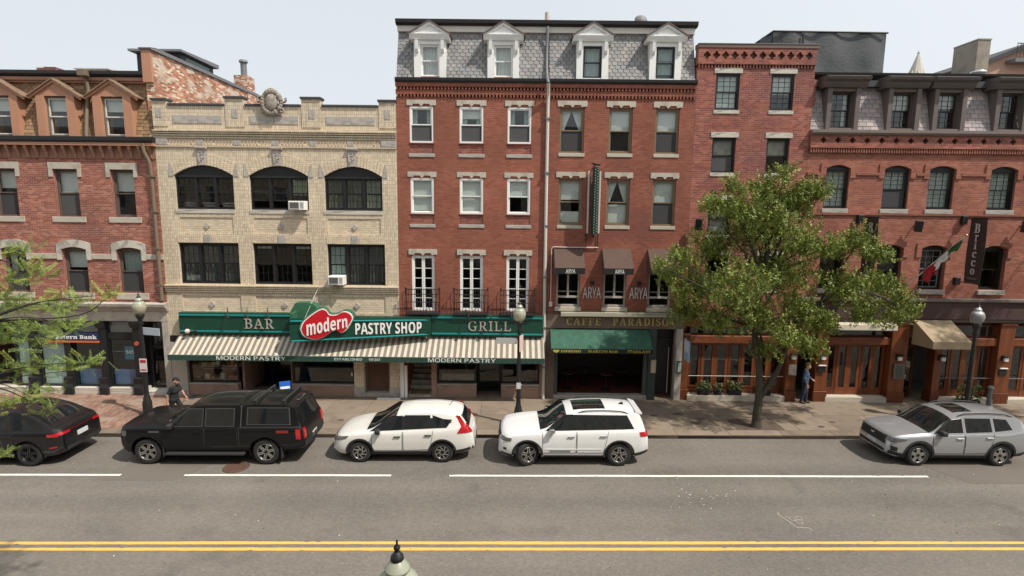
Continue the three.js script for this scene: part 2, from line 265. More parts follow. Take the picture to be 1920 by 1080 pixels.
// ---------- building helpers ----------
const fonts = {};
for (const [k, f] of [['sb', 'sans_bold'], ['sr', 'sans_regular'], ['fb', 'serif_bold'], ['fr', 'serif_regular']]) fonts[k] = await new FontLoader().loadAsync(`fonts/droid/droid_${f}.typeface.json`);
function text(str, font, x0, x1, y0, y1, z, depth = .01, spread = 0) {      // lettering fitted to a box, front face at z + depth
  let g;
  if (spread) { let pen = 0; const l = []; for (const ch of str) { if (ch === ' ') { pen += spread * 2.5; continue; } const t = plain(new TextGeometry(ch, { font: fonts[font], size: 1, depth: 1, curveSegments: 4, bevelEnabled: false })); t.computeBoundingBox(); const b = t.boundingBox; t.translate(pen - b.min.x, 0, 0); pen += b.max.x - b.min.x + spread; l.push(t); } g = join(l); }
  else g = plain(new TextGeometry(str, { font: fonts[font], size: 1, depth: 1, curveSegments: 4, bevelEnabled: false }));
  g.computeBoundingBox(); const b = g.boundingBox; g.translate(-b.min.x, -b.min.y, 0);
  g.scale((x1 - x0) / (b.max.x - b.min.x), (y1 - y0) / (b.max.y - b.min.y), depth); g.translate(x0, y0, z); g.computeVertexNormals(); return g;
}
function wall(b, name, x0, x1, y0, y1, holes, m, z1 = 0, z0 = -.3) {
  const s = poly([[x0, y0], [x1, y0], [x1, y1], [x0, y1]]);
  for (const h of holes) s.holes.push(archShape(h[0], h[1], h[2], h[3], h[4] || 0));
  return add(name, extr(s, z0, z1), m, b);
}
function shell(b, x0, x1, top, m, floors, depth = 11) {          // closed body behind the street front
  add('side_wall', bx(x0 + .003, x0 + .25, 0, top, -depth, -.302), m, b); add('side_wall', bx(x1 - .25, x1 - .003, 0, top, -depth, -.302), m, b);
  add('back_wall', bx(x0 + .252, x1 - .252, 0, top, -depth, -depth + .25), m, b);
  add('roof', bx(x0 + .252, x1 - .252, top - .25, top - .01, -depth + .252, -.302), MT.roofing, b);
  for (const f of floors) add('floor_slab', bx(x0 + .252, x1 - .252, f - .25, f, -depth + .252, -.303), MT.interior, b);
  add('partition_wall', bx(x0 + .254, x1 - .254, .01, top - .26, -3.6, -3.5), MT.interior, b);
}
function barsRect(x0, x1, y0, y1, w, z0, z1) { const s = poly([[x0, y0], [x1, y0], [x1, y1], [x0, y1]]); s.holes.push(poly([[x0 + w, y0 + w], [x1 - w, y0 + w], [x1 - w, y1 - w], [x0 + w, y1 - w]])); return extr(s, z0, z1); }
function grid(x0, x1, y0, y1, c, r, w, z0, z1) { const l = []; for (let i = 1; i < c; i++) { const x = x0 + (x1 - x0) * i / c; l.push(bx(x - w / 2, x + w / 2, y0, y1, z0, z1)); } for (let j = 1; j < r; j++) { const y = y0 + (y1 - y0) * j / r; l.push(bx(x0, x1, y - w / 2, y + w / 2, z0 + .001, z1 - .001)); } return join(l); }
function drape(x0, x1, y0, y1, z, folds, amp = .03) {           // cloth with folds
  const n = folds * 6, g = new THREE.PlaneGeometry(x1 - x0, y1 - y0, n, 1), p = g.attributes.position; g.translate((x0 + x1) / 2, (y0 + y1) / 2, z);
  for (let i = 0; i < p.count; i++) p.setZ(i, z + amp * Math.sin((p.getX(i) - x0) / (x1 - x0) * folds * 6.283)); g.computeVertexNormals(); return plain(g);
}
// double-hung window. o: f frame material, s sash material, mid height of the meeting rail 0..1, mun [cols, rows], blind fraction, curtain 'sides' | 'tie' | 'full'
function hung(b, x0, x1, y0, y1, o = {}) {
  const { f = MT.white, s = f, z = -.14, fw = .06, sw = .045, mid = .5, mun, blind = 0, bm = MT.blind, low = 0, curtain, cm = MT.curtain, rise = 0, glass = MT.glass, into, open = 0, screen = 0 } = o;
  const g = into || part('window', b), sp = y1 - rise;
  const fs = archShape(x0 + .002, x1 - .002, y0 + .002, y1 - .002, rise); fs.holes.push(poly([[x0 + fw, y0 + fw], [x1 - fw, y0 + fw], [x1 - fw, sp - fw], [x0 + fw, sp - fw]]));
  add('frame', extr(fs, z - .06, z + .06), f, g);
  const X0 = x0 + fw + .001, X1 = x1 - fw - .001, Y0 = y0 + fw + .001, Y1 = sp - fw - .001, ym = Y0 + (Y1 - Y0) * mid;
  const up = [barsRect(X0, X1, ym - .02, Y1, sw, z - .005, z + .035)], lo = [barsRect(X0, X1, Y0 + open, ym + .02 + open, sw, z - .05, z - .008)];
  if (mun) { up.push(grid(X0 + sw, X1 - sw, ym - .02 + sw, Y1 - sw, mun[0], mun[1], .018, z + .002, z + .028)); lo.push(grid(X0 + sw, X1 - sw, Y0 + sw + open, ym + .02 - sw + open, mun[0], mun[1], .018, z - .042, z - .016)); }
  add('upper_sash', join(up), s, g); add('lower_sash', join(lo), s, g);
  add('pane', bx(X0 + sw, X1 - sw, ym - .02 + sw, Y1 - sw, z + .013, z + .017), glass, g); add('pane', bx(X0 + sw, X1 - sw, Y0 + sw + open, ym + .02 - sw + open, z - .031, z - .027), glass, g);
  if (blind) add('blind', rbx(X0, X1, Y1 - (Y1 - Y0) * blind, Y1, z - .10, z - .085, .004), bm, g);
  if (low) add('blind', rbx(X0, X1, Y0, Y0 + (Y1 - Y0) * low, z - .125, z - .112, .004), bm, g);
  if (screen && hash2(Math.round(x0 * 10), Math.round(y0 * 10), 3) > .3) add('insect_screen', bx(X0 + .01, X1 - .01, Y0 + .01, ym - .025, z - .004, z + .004), hash2(Math.round(x0 * 10), Math.round(y0 * 10), 8) > .5 ? MT.screen : MT.screenDark, g);
  const w = X1 - X0, h = Y1 - Y0;
  if (curtain === 'full') add('curtain', drape(X0, X1, Y0, Y1, z - .16, Math.round(w * 9)), cm, g);
  if (curtain === 'sides') { add('curtain', drape(X0, X0 + w * .27, Y0, Y1, z - .16, 3), cm, g); add('curtain', drape(X1 - w * .27, X1, Y0, Y1, z - .16, 3), cm, g); }
  if (curtain === 'tie') for (const k of [0, 1]) { const sh = poly(k ? [[X1, Y1], [X0 + w * .5, Y1], [X1 - w * .12, ym - .02], [X1, ym - .02]] : [[X0, Y1], [X0 + w * .5, Y1], [X0 + w * .12, ym - .02], [X0, ym - .02]]); add('curtain', extr(sh, z - .14 - k * .02, z - .13 - k * .02), cm, g); }
  return g;
}
function sill(g, x0, x1, y0, y1, m, z1 = .035) { add('sill', rbx(x0, x1, y0, y1, -.1, z1, .012), m, g); }
// mansard slope carrying separate slates: from (y0, z0) at the foot to (y1, z1) at the head
function mansard(b, x0, x1, y0, z0, y1, z1, w, h, kind, mats, holes, seed, name = 'slate', frame = [-99, 99]) {
  const L = Math.hypot(y1 - y0, z1 - z0), ang = Math.atan2(z0 - z1, y1 - y0), r = rng(seed), root = rootOf(b);
  const cuts = holes.map(([c, hw]) => [c - hw, c + hw]).sort((p, q) => p[0] - q[0]), yh = holes.length ? holes[0][2] : y1, zh = z0 + (z1 - z0) * (yh - y0) / (y1 - y0); let at = x0;
  for (const [p, q] of [...cuts, [x1, x1]]) { if (p > at + .01) add('roof_deck', prismX([[z0 - .02, y0], [z1 - .02, y1], [z1 - .3, y1], [z0 - .3, y0]], at, Math.min(p, x1)), MT.roofing, b); if (q > p) add('roof_deck', prismX([[zh - .02, yh], [z1 - .02, y1], [z1 - .3, y1], [zh - .3, yh]], p + .001, q - .001), MT.roofing, b); at = q; }
  const mk = ww => { const lap = h * 1.3; let s; if (kind === 'scallop') { s = new THREE.Shape(); s.moveTo(-ww / 2, lap); s.lineTo(-ww / 2, h * .42); s.quadraticCurveTo(-ww * .46, h * .02, 0, 0); s.quadraticCurveTo(ww * .46, h * .02, ww / 2, h * .42); s.lineTo(ww / 2, lap); s.closePath(); } else s = poly([[-ww / 2, 0], [ww / 2, 0], [ww / 2, lap], [-ww / 2, lap]]);
    const g = plain(new THREE.ExtrudeGeometry(s, { depth: .018, bevelEnabled: false, curveSegments: 3 })); g.rotateX(-.085); return g; };
  const geos = [mk(w - .014), mk(w - .02), mk(w - .017)], half = mk(w / 2 - .005), skip = (x, y) => holes.some(([c, hw, top]) => Math.abs(x - c) < hw - .02 && y < top), rest = mats.map(() => []); let n = 0;
  for (let j = 0; j * h < L - h * .3; j++) for (let i = 0; ; i++) {
    let x = x0 + (i + (j % 2 ? 0 : .5)) * w, edge = 0; if (x > x1 + .01) break; if (x - w / 2 < x0 - .02) { x = x0 + w / 4; edge = 1; } else if (x + w / 2 > x1 + .02) { x = Math.max(x - w / 4, x - w / 2 + .03); edge = 1; if (x > x1) continue; }
    const t = j * h / L, y = y0 + (y1 - y0) * t, z = z0 + (z1 - z0) * t;
    if (skip(x, y + h * .5)) continue;
    const mi = Math.floor(r() * mats.length), gi = Math.floor(r() * 3), tilt = (r() - .5) * .02 + (r() < .02 ? .08 : 0), px = x - root.position.x, py = y + (r() - .5) * .006 - root.position.y, pz = z + .004 - root.position.z;
    if (n < 300 && x > frame[0] && x < frame[1]) { const m = new THREE.Mesh(edge ? half : geos[gi], mats[mi]); m.name = name; m.position.set(px, py, pz); m.rotation.set(-ang, 0, tilt, 'XYZ'); m.castShadow = m.receiveShadow = true; b.add(m); n++; }
    else { const g = (edge ? half : geos[gi]).clone(); g.rotateZ(tilt); g.rotateX(-ang); g.translate(px, py, pz); rest[mi].push(g); }
  }
  rest.forEach((l, k) => { if (!l.length) return; const m = new THREE.Mesh(mergeGeometries(l), mats[k]); m.name = name + 's'; m.userData.kind = 'stuff'; m.castShadow = m.receiveShadow = true; b.add(m); });
}
function dentils(b, x0, x1, y0, y1, z0, z1, pitch, m, fill = .5) { const l = []; for (let x = x0 + pitch * .25; x + pitch * fill < x1; x += pitch) l.push(bx(x, x + pitch * fill, y0, y1, z0, z1)); const d = add('dentils', join(l), m, b); d.userData.kind = 'stuff'; return d; }
function crossBand(b, x0, x1, y0, y1, cx, m, r, shape = 4, z1 = .06) {     // brick band pierced by foils
  const s = poly([[x0, y0], [x1, y0], [x1, y1], [x0, y1]]), cy = (y0 + y1) / 2;
  for (const x of cx) { const pts = []; for (let k = 0; k < 24; k++) { const a = k / 24 * 6.2832, q = r * (shape === 4 ? .62 + .38 * Math.abs(Math.cos(2 * a)) : 1); pts.push([x + q * Math.cos(a), cy + q * Math.sin(a) * 1.05]); } s.holes.push(poly(pts)); }
  add('pierced_band', extr(s, -.1, z1), m, b); add('band_backing', bx(x0, x1, y0, y1, -.3, -.102), MT.brownstone, b);
}
const earedLintel = (x0, x1, y0, ym, y1, ear) => poly([[x0, y0], [x0 + ear, y0], [x0 + ear, ym], [x1 - ear, ym], [x1 - ear, y0], [x1, y0], [x1, y1], [x0, y1]]);
const scallopLintel = (x0, x1, y0, y1) => { const w = x1 - x0, c = (x0 + x1) / 2, d = (y1 - y0) * .38, e = w * .14; return poly([[x0, y0 + d * .4], [x0 + e, y0 + d * .4], [x0 + e + .04, y0], [x0 + e * 1.6, y0 + d], [c - .09, y0 + d], [c, y0 - .01], [c + .09, y0 + d], [x1 - e * 1.6, y0 + d], [x1 - e - .04, y0], [x1 - e, y0 + d * .4], [x1, y0 + d * .4], [x1, y1], [x0, y1]]); };

// ---------- building A: red brick house with the bank ----------
{
  const b = thing('brick_row_house', 'red brick house with brown shingled mansard and salmon gabled dormers above a bank', 'building', [-19, 0, 0]);
  const x0 = -24.5, x1 = -14.30;
  const top = [[-20.93, -20.01], [-18.49, -17.52], [-16.19, -15.26]], low = [[-20.93, -19.92], [-18.45, -17.45], [-16.21, -15.20]];
  wall(b, 'front_wall', x0, x1, 4.10, 9.9, [...top.map(w => [...w, 7.59, 9.48]), ...low.map(w => [...w, 4.47, 6.36, .1])], MT.brickA);
  shell(b, x0, x1, 13.2, MT.brickA, [4.1, 7.2, 10.6]);
  const specs = [{ blind: .4 }, { blind: .95, bm: MT.curtain, curtain: 'sides' }, { blind: .45 }];
  top.forEach(([a, c], i) => { const g = hung(b, a, c, 7.59, 9.48, { f: MT.brownTrim, z: -.2, screen: 1, ...specs[i] }); add('lintel', extr(earedLintel(a - .17, c + .17, 9.18, 9.49, 9.75, .16), -.1, .03), MT.stone, g); sill(g, a - .2, c + .2, 7.36, 7.585, MT.stone); });
  const sp2 = [{ curtain: 'sides' }, { blind: .42 }, { curtain: 'full', cm: MT.teal }];
  low.forEach(([a, c], i) => {
    const g = hung(b, a, c, 4.47, 6.36, { f: MT.brownTrim, z: -.2, rise: .1, screen: 1, ...sp2[i] });
    const o = new THREE.Shape(); o.moveTo(a - .2, 5.83); o.lineTo(a - .01, 5.83); o.lineTo(a - .01, 6.26); for (let k = 0; k <= 8; k++) { const t = k / 8; o.lineTo(a - .01 + (c - a + .02) * t, 6.26 + .1 * (1 - (2 * t - 1) ** 2)); } o.lineTo(c + .01, 5.83); o.lineTo(c + .2, 5.83); o.lineTo(c + .2, 6.5); for (let k = 0; k <= 8; k++) { const t = k / 8; o.lineTo(c + .2 - (c - a + .4) * t, 6.5 + .16 * (1 - (2 * t - 1) ** 2)); } o.closePath();
    add('lintel', extr(o, -.1, .04), MT.stoneLight, g); sill(g, a - .16, c + .18, 4.2, 4.465, MT.stone);
  });
  for (const [a, c] of [[x0, -21.15], [-19.72, -18.67], [-17.25, -16.42], [-15.0, x1 + .02]]) add('string_course', rbx(a, c - .003, 5.87, 6.08, -.1, .045, .01), MT.stone, b);
  // shopfront cornice and frieze
  add('shop_cornice', prismX([[-.3, 3.74], [.12, 3.74], [.18, 3.85], [.3, 3.95], [.32, 4.06], [.1, 4.098], [-.3, 4.098]], x0, x1 + .05), MT.stoneGrey, b);
  add('frieze', bx(x0, x1, 3.3, 3.738, -.3, .06), MT.stone, b);
  // bracketed eaves
  const bracketM = mottled([.33, .17, .105], .16, 1, { seed: 142, alt: [.2, .11, .07] });
  add('eaves_board', bx(x0, x1, 9.902, 10.40, -.3, .03), mottled([.26, .13, .085], .16, 2, { seed: 140 }), b);
  for (let x = x0 + .2; x < x1; x += .375) add('bracket', prismX([[.032, 9.93], [.06, 9.95], [.1, 10.12], [.19, 10.28], [.21, 10.398], [.032, 10.398]], x, x + .11), bracketM, b);
  add('eaves_fascia', bx(x0, x1 + .06, 10.402, 10.51, -.3, .24), MT.salmon, b);
  add('gutter', prismX([[-.3, 10.512], [.24, 10.512], [.3, 10.6], [.3, 10.74], [.22, 10.74], [-.05, 10.72], [-.3, 10.72]], x0, x1 + .06), MT.black, b);
  // mansard with brown shingles
  const dc = [-20.3, -18.06, -15.83];
  const sm = [[.27, .165, .085], [.23, .14, .075], [.31, .195, .105], [.20, .125, .07]].map((c, k) => mottled(c, .16, 1.2, { seed: 150 + k, size: 256 }));
  mansard(b, -21.6, x1 + .0, 10.74, -.05, 12.88, -.5, .235, .15, 'rect', sm, dc.map(c => [c, .5, 12.4]), 15, 'shingle');
  add('roof_fascia', bx(x0, x1, 12.9, 13.14, -.7, -.36), MT.salmon, b);
  add('fascia_moulding', prismX([[-.36, 12.94], [-.28, 12.98], [-.22, 13.08], [-.36, 13.1]], x0, x1), mottled([.42, .24, .17], .1, 2, { seed: 141 }), b);
  add('roof_edge', prismX([[-.9, 13.142], [-.2, 13.142], [-.12, 13.2], [-.12, 13.32], [-.9, 13.36]], x0, x1 - .37), MT.darkMetal, b);
  const gableM = mottled([.21, .135, .085], .2, 1, { seed: 161, alt: [.12, .08, .055], altAmt: .9 });
  for (const c of dc) {
    const d = part('dormer', b);
    add('post', bx(c - .76, c - .44, 10.76, 12.32, -.55, .1), MT.salmon, d); add('post', bx(c + .44, c + .76, 10.76, 12.32, -.55, .1), MT.salmon, d);
    add('gable', extr(poly([[c - .78, 12.3], [c + .78, 12.3], [c, 12.86]]), -.6, .07), MT.salmon, d);
    for (const k of [-1, 1]) { add('rake_trim', extr(poly([[c, 12.80], [c + k * 1.0, 12.17], [c + k * 1.0, 12.26], [c, 12.90]]), .03, .14), MT.salmon, d); add('gable_roof', extr(poly([[c, 12.905], [c + k * 1.03, 12.245], [c + k * 1.03, 12.30], [c, 12.965]]), -.7, .2), gableM, d); }
    hung(b, c - .435, c + .435, 10.78, 12.28, { into: d, f: MT.greyTrim, s: MT.offwhite, z: -.1, fw: .05, mun: null, blind: .35, glass: MT.glass });
  }
  const dp = part('downpipe', b); add('pipe', join(tube([[-17.0, 13.1, -.1], [-16.93, 12.7, -.22], [-16.93, 11.6, -.02], [-16.9, 10.74, .14]], .07, 20, 8)), MT.pipeBrown, dp); add('hopper', rbx(-17.12, -16.78, 13.08, 13.34, -.2, .08, .02), MT.pipeBrown, dp);
  const dp2 = part('downpipe', b); add('pipe', join(tube([[-14.62, 10.5, .26], [-14.62, 10.2, .24], [-14.5, 9.75, .12], [-14.48, 9.4, .1], [-14.46, 7, .1], [-14.42, 4.2, .12]], .075, 40, 8)), MT.pipeBrown, dp2);
  for (const y of [9.2, 7.8, 6.3, 4.8]) add('clip', bx(-14.57, -14.36, y, y + .06, -.02, .19), MT.pipeBrown, dp2);
  // party wall rising above the neighbour, with coping, chimney and roof lantern
  add('party_wall', bx(-14.62, -14.297, 9.95, 14.12, -13, -.25), MT.party, b);
  add('party_wall_end', bx(-14.66, -14.30, 12.9, 14.12, -.249, -.12), MT.salmon, b);
  add('coping', prismX([[-13.02, 14.122], [-.08, 14.122], [-.05, 14.19], [-.4, 14.26], [-13.02, 14.26]], -14.72, -14.22), MT.pipeGrey, b);
  const ch = part('chimney', b); add('stack', bx(-14.95, -14.25, 13.2, 15.0, -9.1, -8.2), MT.party, ch); add('flue', cyl(.16, .16, .75, -14.6, 15.0, -8.65, 14), MT.pipeGrey, ch); add('cowl', cyl(.24, .2, .12, -14.6, 15.75, -8.65, 14), MT.pipeGrey, ch);
  const la = part('roof_lantern', b); add('lantern_wall', bx(-17.2, -15.2, 13.2, 14.95, -6.6, -3.8), MT.darkMetal, la); add('lantern_roof', prismX([[-6.8, 14.955], [-3.5, 14.955], [-3.5, 15.05], [-6.8, 15.15]], -17.4, -15.0), MT.pipeGrey, la); add('lantern_pane', bx(-16.9, -15.5, 14.2, 14.85, -3.795, -3.78), MT.glassTint, la);
  add('lantern_window', bx(-15.198, -15.185, 14.35, 14.85, -6.2, -4.2), MT.glassTint, la);
  const c2 = part('chimney', b); add('stack', bx(-20.85, -20.0, 13.2, 13.98, -3.6, -2.6), MT.brickD, c2); add('cap', bx(-20.7, -20.2, 13.98, 14.06, -3.4, -2.8), MT.roofing, c2);
  const sk = part('skylight', b); add('kerb', bx(-18.35, -17.1, 13.2, 13.7, -3, -1.6), MT.offwhite, sk); add('light', prismX([[-3.1, 13.702], [-1.55, 13.702], [-1.55, 13.74], [-3.1, 13.86]], -18.45, -17.0), MT.pipeWhite, sk);
  // bank shopfront
  add('shop_base', rbx(-24, -15.45, 0.13, .42, -.35, .06, .015), MT.stoneLight, b);
  for (const x of [-20.1, -18.62, -17.14, -15.70]) {
    const c = part('iron_column', b); add('shaft', rbx(x - .15, x + .15, .9, 3.0, -.3, .02, .02), MT.black, c);
    add('pedestal', prismX([[-.3, .13], [.16, .13], [.2, .2], [.2, .45], [.14, .6], [.18, .86], [.12, .898], [-.3, .898]], x - .17, x + .17), MT.black, c); add('capital', prismX([[-.3, 3.002], [.06, 3.002], [.16, 3.18], [.16, 3.298], [-.3, 3.298]], x - .18, x + .18), MT.black, c);
  }
  const postM = { blue: mottled([.06, .14, .28], .2, 2, { seed: 170 }), paper: mat([.55, .66, .68], .7), white: mat([.7, .7, .68], .7) };
  for (const [i, a, c] of [[0, -20.95, -20.26], [1, -19.94, -18.78], [2, -18.46, -17.30], [3, -16.98, -15.86]]) {
    const w = part('display_window', b); add('frame', barsRect(a, c, .425, 2.5, .06, -.2, -.1), MT.black, w); add('pane', bx(a + .061, c - .061, .486, 2.44, -.156, -.15), MT.glass, w);
    add('transom_frame', barsRect(a, c, 2.72, 3.29, .05, -.2, -.1), MT.black, w); add('transom_pane', bx(a + .051, c - .051, 2.771, 3.24, -.156, -.15), MT.glass, w); add('transom_panel', bx(a + .02, c - .02, 2.74, 3.27, -.26, -.24), mottled([.33, .31, .28], .08, 1, { seed: 172 + i }), w);
    add('rail', bx(a, c, 2.502, 2.718, -.22, -.08), i === 3 ? MT.black : mat([.02, .03, .08], .5), w);
    add('poster', bx(a + .08, c - .08, .5, i === 1 || i === 0 ? 2.4 : 1.15, -.25, -.23), i < 2 ? mottled([.44, .58, .57], .12, 1.5, { seed: 175 + i, alt: [.5, .55, .52] }) : postM.blue, w);
    if (i === 3) { add('notice', bx(a + .5, c - .06, 1.55, 2.12, -.36, -.34), mat([.05, .22, .36], .6), w); add('notice_print', text('$450', 'sb', a + .55, c - .12, 1.78, 1.98, -.34, .006), postM.white, w); add('orange_band', bx(a + .1, c - .3, .75, 1.1, -.38, -.36), mat([.42, .1, .03], .6), w); }
  }
  const dr = part('shop_door', b); add('frame', join(barsRect(-15.42, -14.58, .3, 2.1, .09, -.5, -.42), barsRect(-15.42, -14.58, 2.1, 3.29, .07, -.5, -.42)), MT.black, dr); add('pane', bx(-15.33, -14.67, .39, 2.01, -.465, -.46), MT.glassTint, dr); add('transom_bar', grid(-15.35, -14.65, 2.17, 3.22, 3, 1, .03, -.48, -.45), MT.black, dr); add('transom_pane', bx(-15.35, -14.65, 2.17, 3.22, -.47, -.464), MT.glass, dr); add('handle', bar([-15.2, .95, -.38], [-15.2, 1.35, -.38], .015), MT.pipeGrey, dr);
  add('door_step', rbx(-15.45, -14.5, .13, .3, -.5, .12, .015), MT.stoneLight, b); add('pilaster', bx(-14.56, x1, .13, 3.298, -.299, .05), MT.stoneGrey, b);
  add('shop_soffit', bx(x0, x1, 3.2, 3.297, -.9, -.31), MT.interior, b);
  const sg = thing('bank_sign', 'navy blue bank fascia sign with white lettering and orange underline', 'sign', [-18, 2.4, 0]);
  add('board', rbx(-19.5, -17.24, 2.44, 2.76, -.07, .06, .01), mat([.012, .022, .075], .4), sg); add('underline', rbx(-19.5, -17.24, 2.36, 2.437, -.07, .07, .01), mat([.6, .13, .02], .5), sg); add('lettering', text('Eastern Bank', 'fb', -19.2, -17.32, 2.52, 2.69, .06, .012), MT.white, sg);
}
// ---------- building B: cream brick block ----------
{
  const b = thing('cream_brick_building', 'cream brick commercial block with broad black arched windows and carved parapet crest', 'building', [-9.5, 0, 0]);
  const x0 = -14.295, x1 = -4.66, ns = .003;
  const up = [[-13.63, -11.26], [-10.62, -8.25], [-7.60, -5.27]], lo = [[-13.66, -11.2], [-10.62, -8.22], [-7.58, -5.22]], cs = [-12.45, -9.43, -6.43];
  const pan = up.map(([a, c]) => [a + .1, c - .1, 6.98, 7.62]), pan2 = lo.map(([a, c]) => [a + .02, c - .02, 3.72, 4.4]);
  wall(b, 'front_wall', x0, x1, 2.7, 12.0, [...up.map(w => [...w, 7.78, 9.69, .39]), ...lo.map(w => [...w, 4.89, 6.59]), ...pan, ...pan2], MT.cream);
  shell(b, x0, x1, 11.9, MT.cream, [4.0, 7.3]);
  pan.forEach(([a, c, y, q], i) => { add('spandrel_panel', bx(a, c, y, q, -.28, -.035), MT.creamRun, b); add('diamond_stone', extr(poly([[cs[i] - .12, 7.27], [cs[i], 7.13], [cs[i] + .12, 7.27], [cs[i], 7.41]]), -.034, .005), MT.stoneGrey, b); });
  pan2.forEach(([a, c, y, q], i) => { add('spandrel_panel', bx(a, c, y, q, -.28, -.04), MT.creamRun, b); add('diamond_stone', extr(poly([[cs[i] - .13, 4.02], [cs[i], 3.88], [cs[i] + .13, 4.02], [cs[i], 4.16]]), -.039, .005), MT.stoneGrey, b); });
  up.forEach(([a, c], i) => {                                                     // arched windows in three lights
    const g = part('arched_window', b), w = (c - a) / 3, sp = 9.3;
    const fs = archShape(a + ns, c - ns, 7.945, 9.69 - ns, .39); for (let k = 0; k < 3; k++) fs.holes.push(poly([[a + k * w + .06, 8.02], [a + (k + 1) * w - .06, 8.02], [a + (k + 1) * w - .06, 9.2], [a + k * w + .06, 9.2]]));
    add('frame', extr(fs, -.22, -.1), MT.black, g); add('transom_bar', bx(a + .02, c - .02, 9.22, 9.30, -.1, -.06), MT.darkMetal, g);
    for (let k = 0; k < 3; k++) {
      const p = a + k * w + .062, q = a + (k + 1) * w - .062, open = i === 1 && k < 2 ? .28 : i === 0 ? .1 : 0;
      add('sash', join(barsRect(p, q, 8.6, 9.198, .04, -.19, -.15), grid(p + .04, q - .04, 8.64, 9.16, 3, 2, .016, -.18, -.155), barsRect(p, q, 8.022 + open, 8.62 + open * .4, .04, -.215, -.192), grid(p + .04, q - .04, 8.06 + open, 8.58 + open * .4, 3, 2, .016, -.21, -.195)), MT.black, g);
      add('pane', bx(p + .04, q - .04, 8.64, 9.16, -.172, -.168), MT.glass, g); add('pane', bx(p + .04, q - .04, 8.06 + open, 8.58 + open * .4, -.205, -.201), MT.glass, g);
      if (i === 2) add('curtain', drape(p, q, 8.03, 9.19, -.27, 5), k === 2 ? MT.greenCurtain : mottled([.2, .19, .15], .1, 1, { seed: 180 + k }), g);
      if (i === 1 && k === 2) add('curtain', drape(p, q, 8.55, 9.19, -.27, 5), MT.greenCurtain, g);
      if (i === 0) add('shelf_clutter', rbx(p + .05, q - .1, 8.03, 8.22, -.5, -.36, .02), MT.stoneGrey, g);
    }
    add('sill', rbx(a - .05, c + .01, 7.782, 7.942, -.2, .028, .01), MT.stoneLight, g);
    // voussoir band, springers and carved keystone
    const m = (a + c) / 2, n = 19; const R = x => 9.3 + .39 * (1 - ((x - m) / ((c - a) / 2)) ** 2);
    for (let k = 0; k < n; k++) { const t0 = k / n, t1 = (k + .9) / n, xa = a + (c - a) * t0, xb = a + (c - a) * t1, f = x => (x - m) * .11; if (Math.abs((xa + xb) / 2 - m) < .2) continue; add('voussoir', extr(poly([[xa, R(xa) + .004], [xb, R(xb) + .004], [xb + f(xb), R(xb) + .46], [xa + f(xa), R(xa) + .46]]), -.05, .02), MT.creamRun, g); }
    for (const k of [-1, 1]) { const e = k < 0 ? a : c; add('springer', extr(poly([[e + k * .02, 9.26], [e + k * .22, 9.26], [e + k * .17, 9.78], [e + k * .13, 9.78]]), -.05, .022), MT.stoneGrey, g); }
    add('keystone', extr(poly([[m - .14, 9.7], [m + .14, 9.7], [m + .18, 10.3], [m - .18, 10.3]]), -.05, .07), MT.stoneGrey, g);
    add('keystone_cap', prismX([[.0, 10.302], [.1, 10.302], [.14, 10.36], [.14, 10.4], [0, 10.4]], m - .22, m + .22), MT.stoneGrey, g);
    add('keystone_carving', join([0, 1, 2].map(k => { const s = new THREE.TorusGeometry(.055, .03, 5, 8, 4.4); s.rotateZ(k * 2.1); s.translate(m + (k % 2 ? .035 : -.035), 9.86 + k * .15, .065); return plain(s); })), MT.stoneGrey, g);
  });
  lo.forEach(([a, c], i) => {
    const g = part('tripartite_window', b), w = (c - a) / 3; const fs = poly([[a + ns, 4.895], [c - ns, 4.895], [c - ns, 6.585], [a + ns, 6.585]]); for (let k = 0; k < 3; k++) fs.holes.push(poly([[a + k * w + .06, 4.96], [a + (k + 1) * w - .06, 4.96], [a + (k + 1) * w - .06, 6.5], [a + k * w + .06, 6.5]]));
    add('frame', extr(fs, -.24, -.1), MT.black, g);
    for (let k = 0; k < 3; k++) {
      const p = a + k * w + .062, q = a + (k + 1) * w - .062;
      add('sash', join(barsRect(p, q, 5.72, 6.498, .04, -.19, -.15), grid(p + .04, q - .04, 5.76, 6.46, 3, 2, .016, -.18, -.155), barsRect(p, q, 4.962, 5.74, .04, -.215, -.192), grid(p + .04, q - .04, 5.0, 5.7, 3, 2, .016, -.21, -.195)), MT.black, g);
      add('pane', bx(p + .04, q - .04, 5.76, 6.46, -.172, -.168), MT.glass, g); add('pane', bx(p + .04, q - .04, 5.0, 5.7, -.205, -.201), MT.glass, g);
      if (i === 2 && k === 0) add('curtain', drape(p, q, 5.2, 6.49, -.27, 4), MT.teal, g);
      if (i !== 1 && !(i === 2 && k === 0)) add('curtain', drape(p, q, 4.97, 6.49, -.29, 5), mottled([.14, .135, .125], .12, 1, { seed: 190 + i * 3 + k }), g);
      if (i === 1 && k !== 1) add('blind', rbx(p, q, 6.36, 6.49, -.28, -.26, .005), MT.blind, g);
      if (i === 0 && k === 0) add('window_box', rbx(p + .02, q - .02, 4.97, 5.22, -.4, -.26, .02), MT.stoneGrey, g);
    }
    for (let k = 0; k < 30; k++) { const t = (c - a) / 30, x = a + k * t; if (Math.abs(x + t / 2 - cs[i]) < .2) continue; add('soldier_brick', bx(x + .004, x + t - .008, 6.592, 6.88, -.05, .018), MT.creamRun, g); }
    add('keystone', extr(poly([[cs[i] - .15, 6.592], [cs[i] + .15, 6.592], [cs[i] + .12, 6.93], [cs[i] - .12, 6.93]]), -.05, .03), MT.stoneGrey, g);
  });
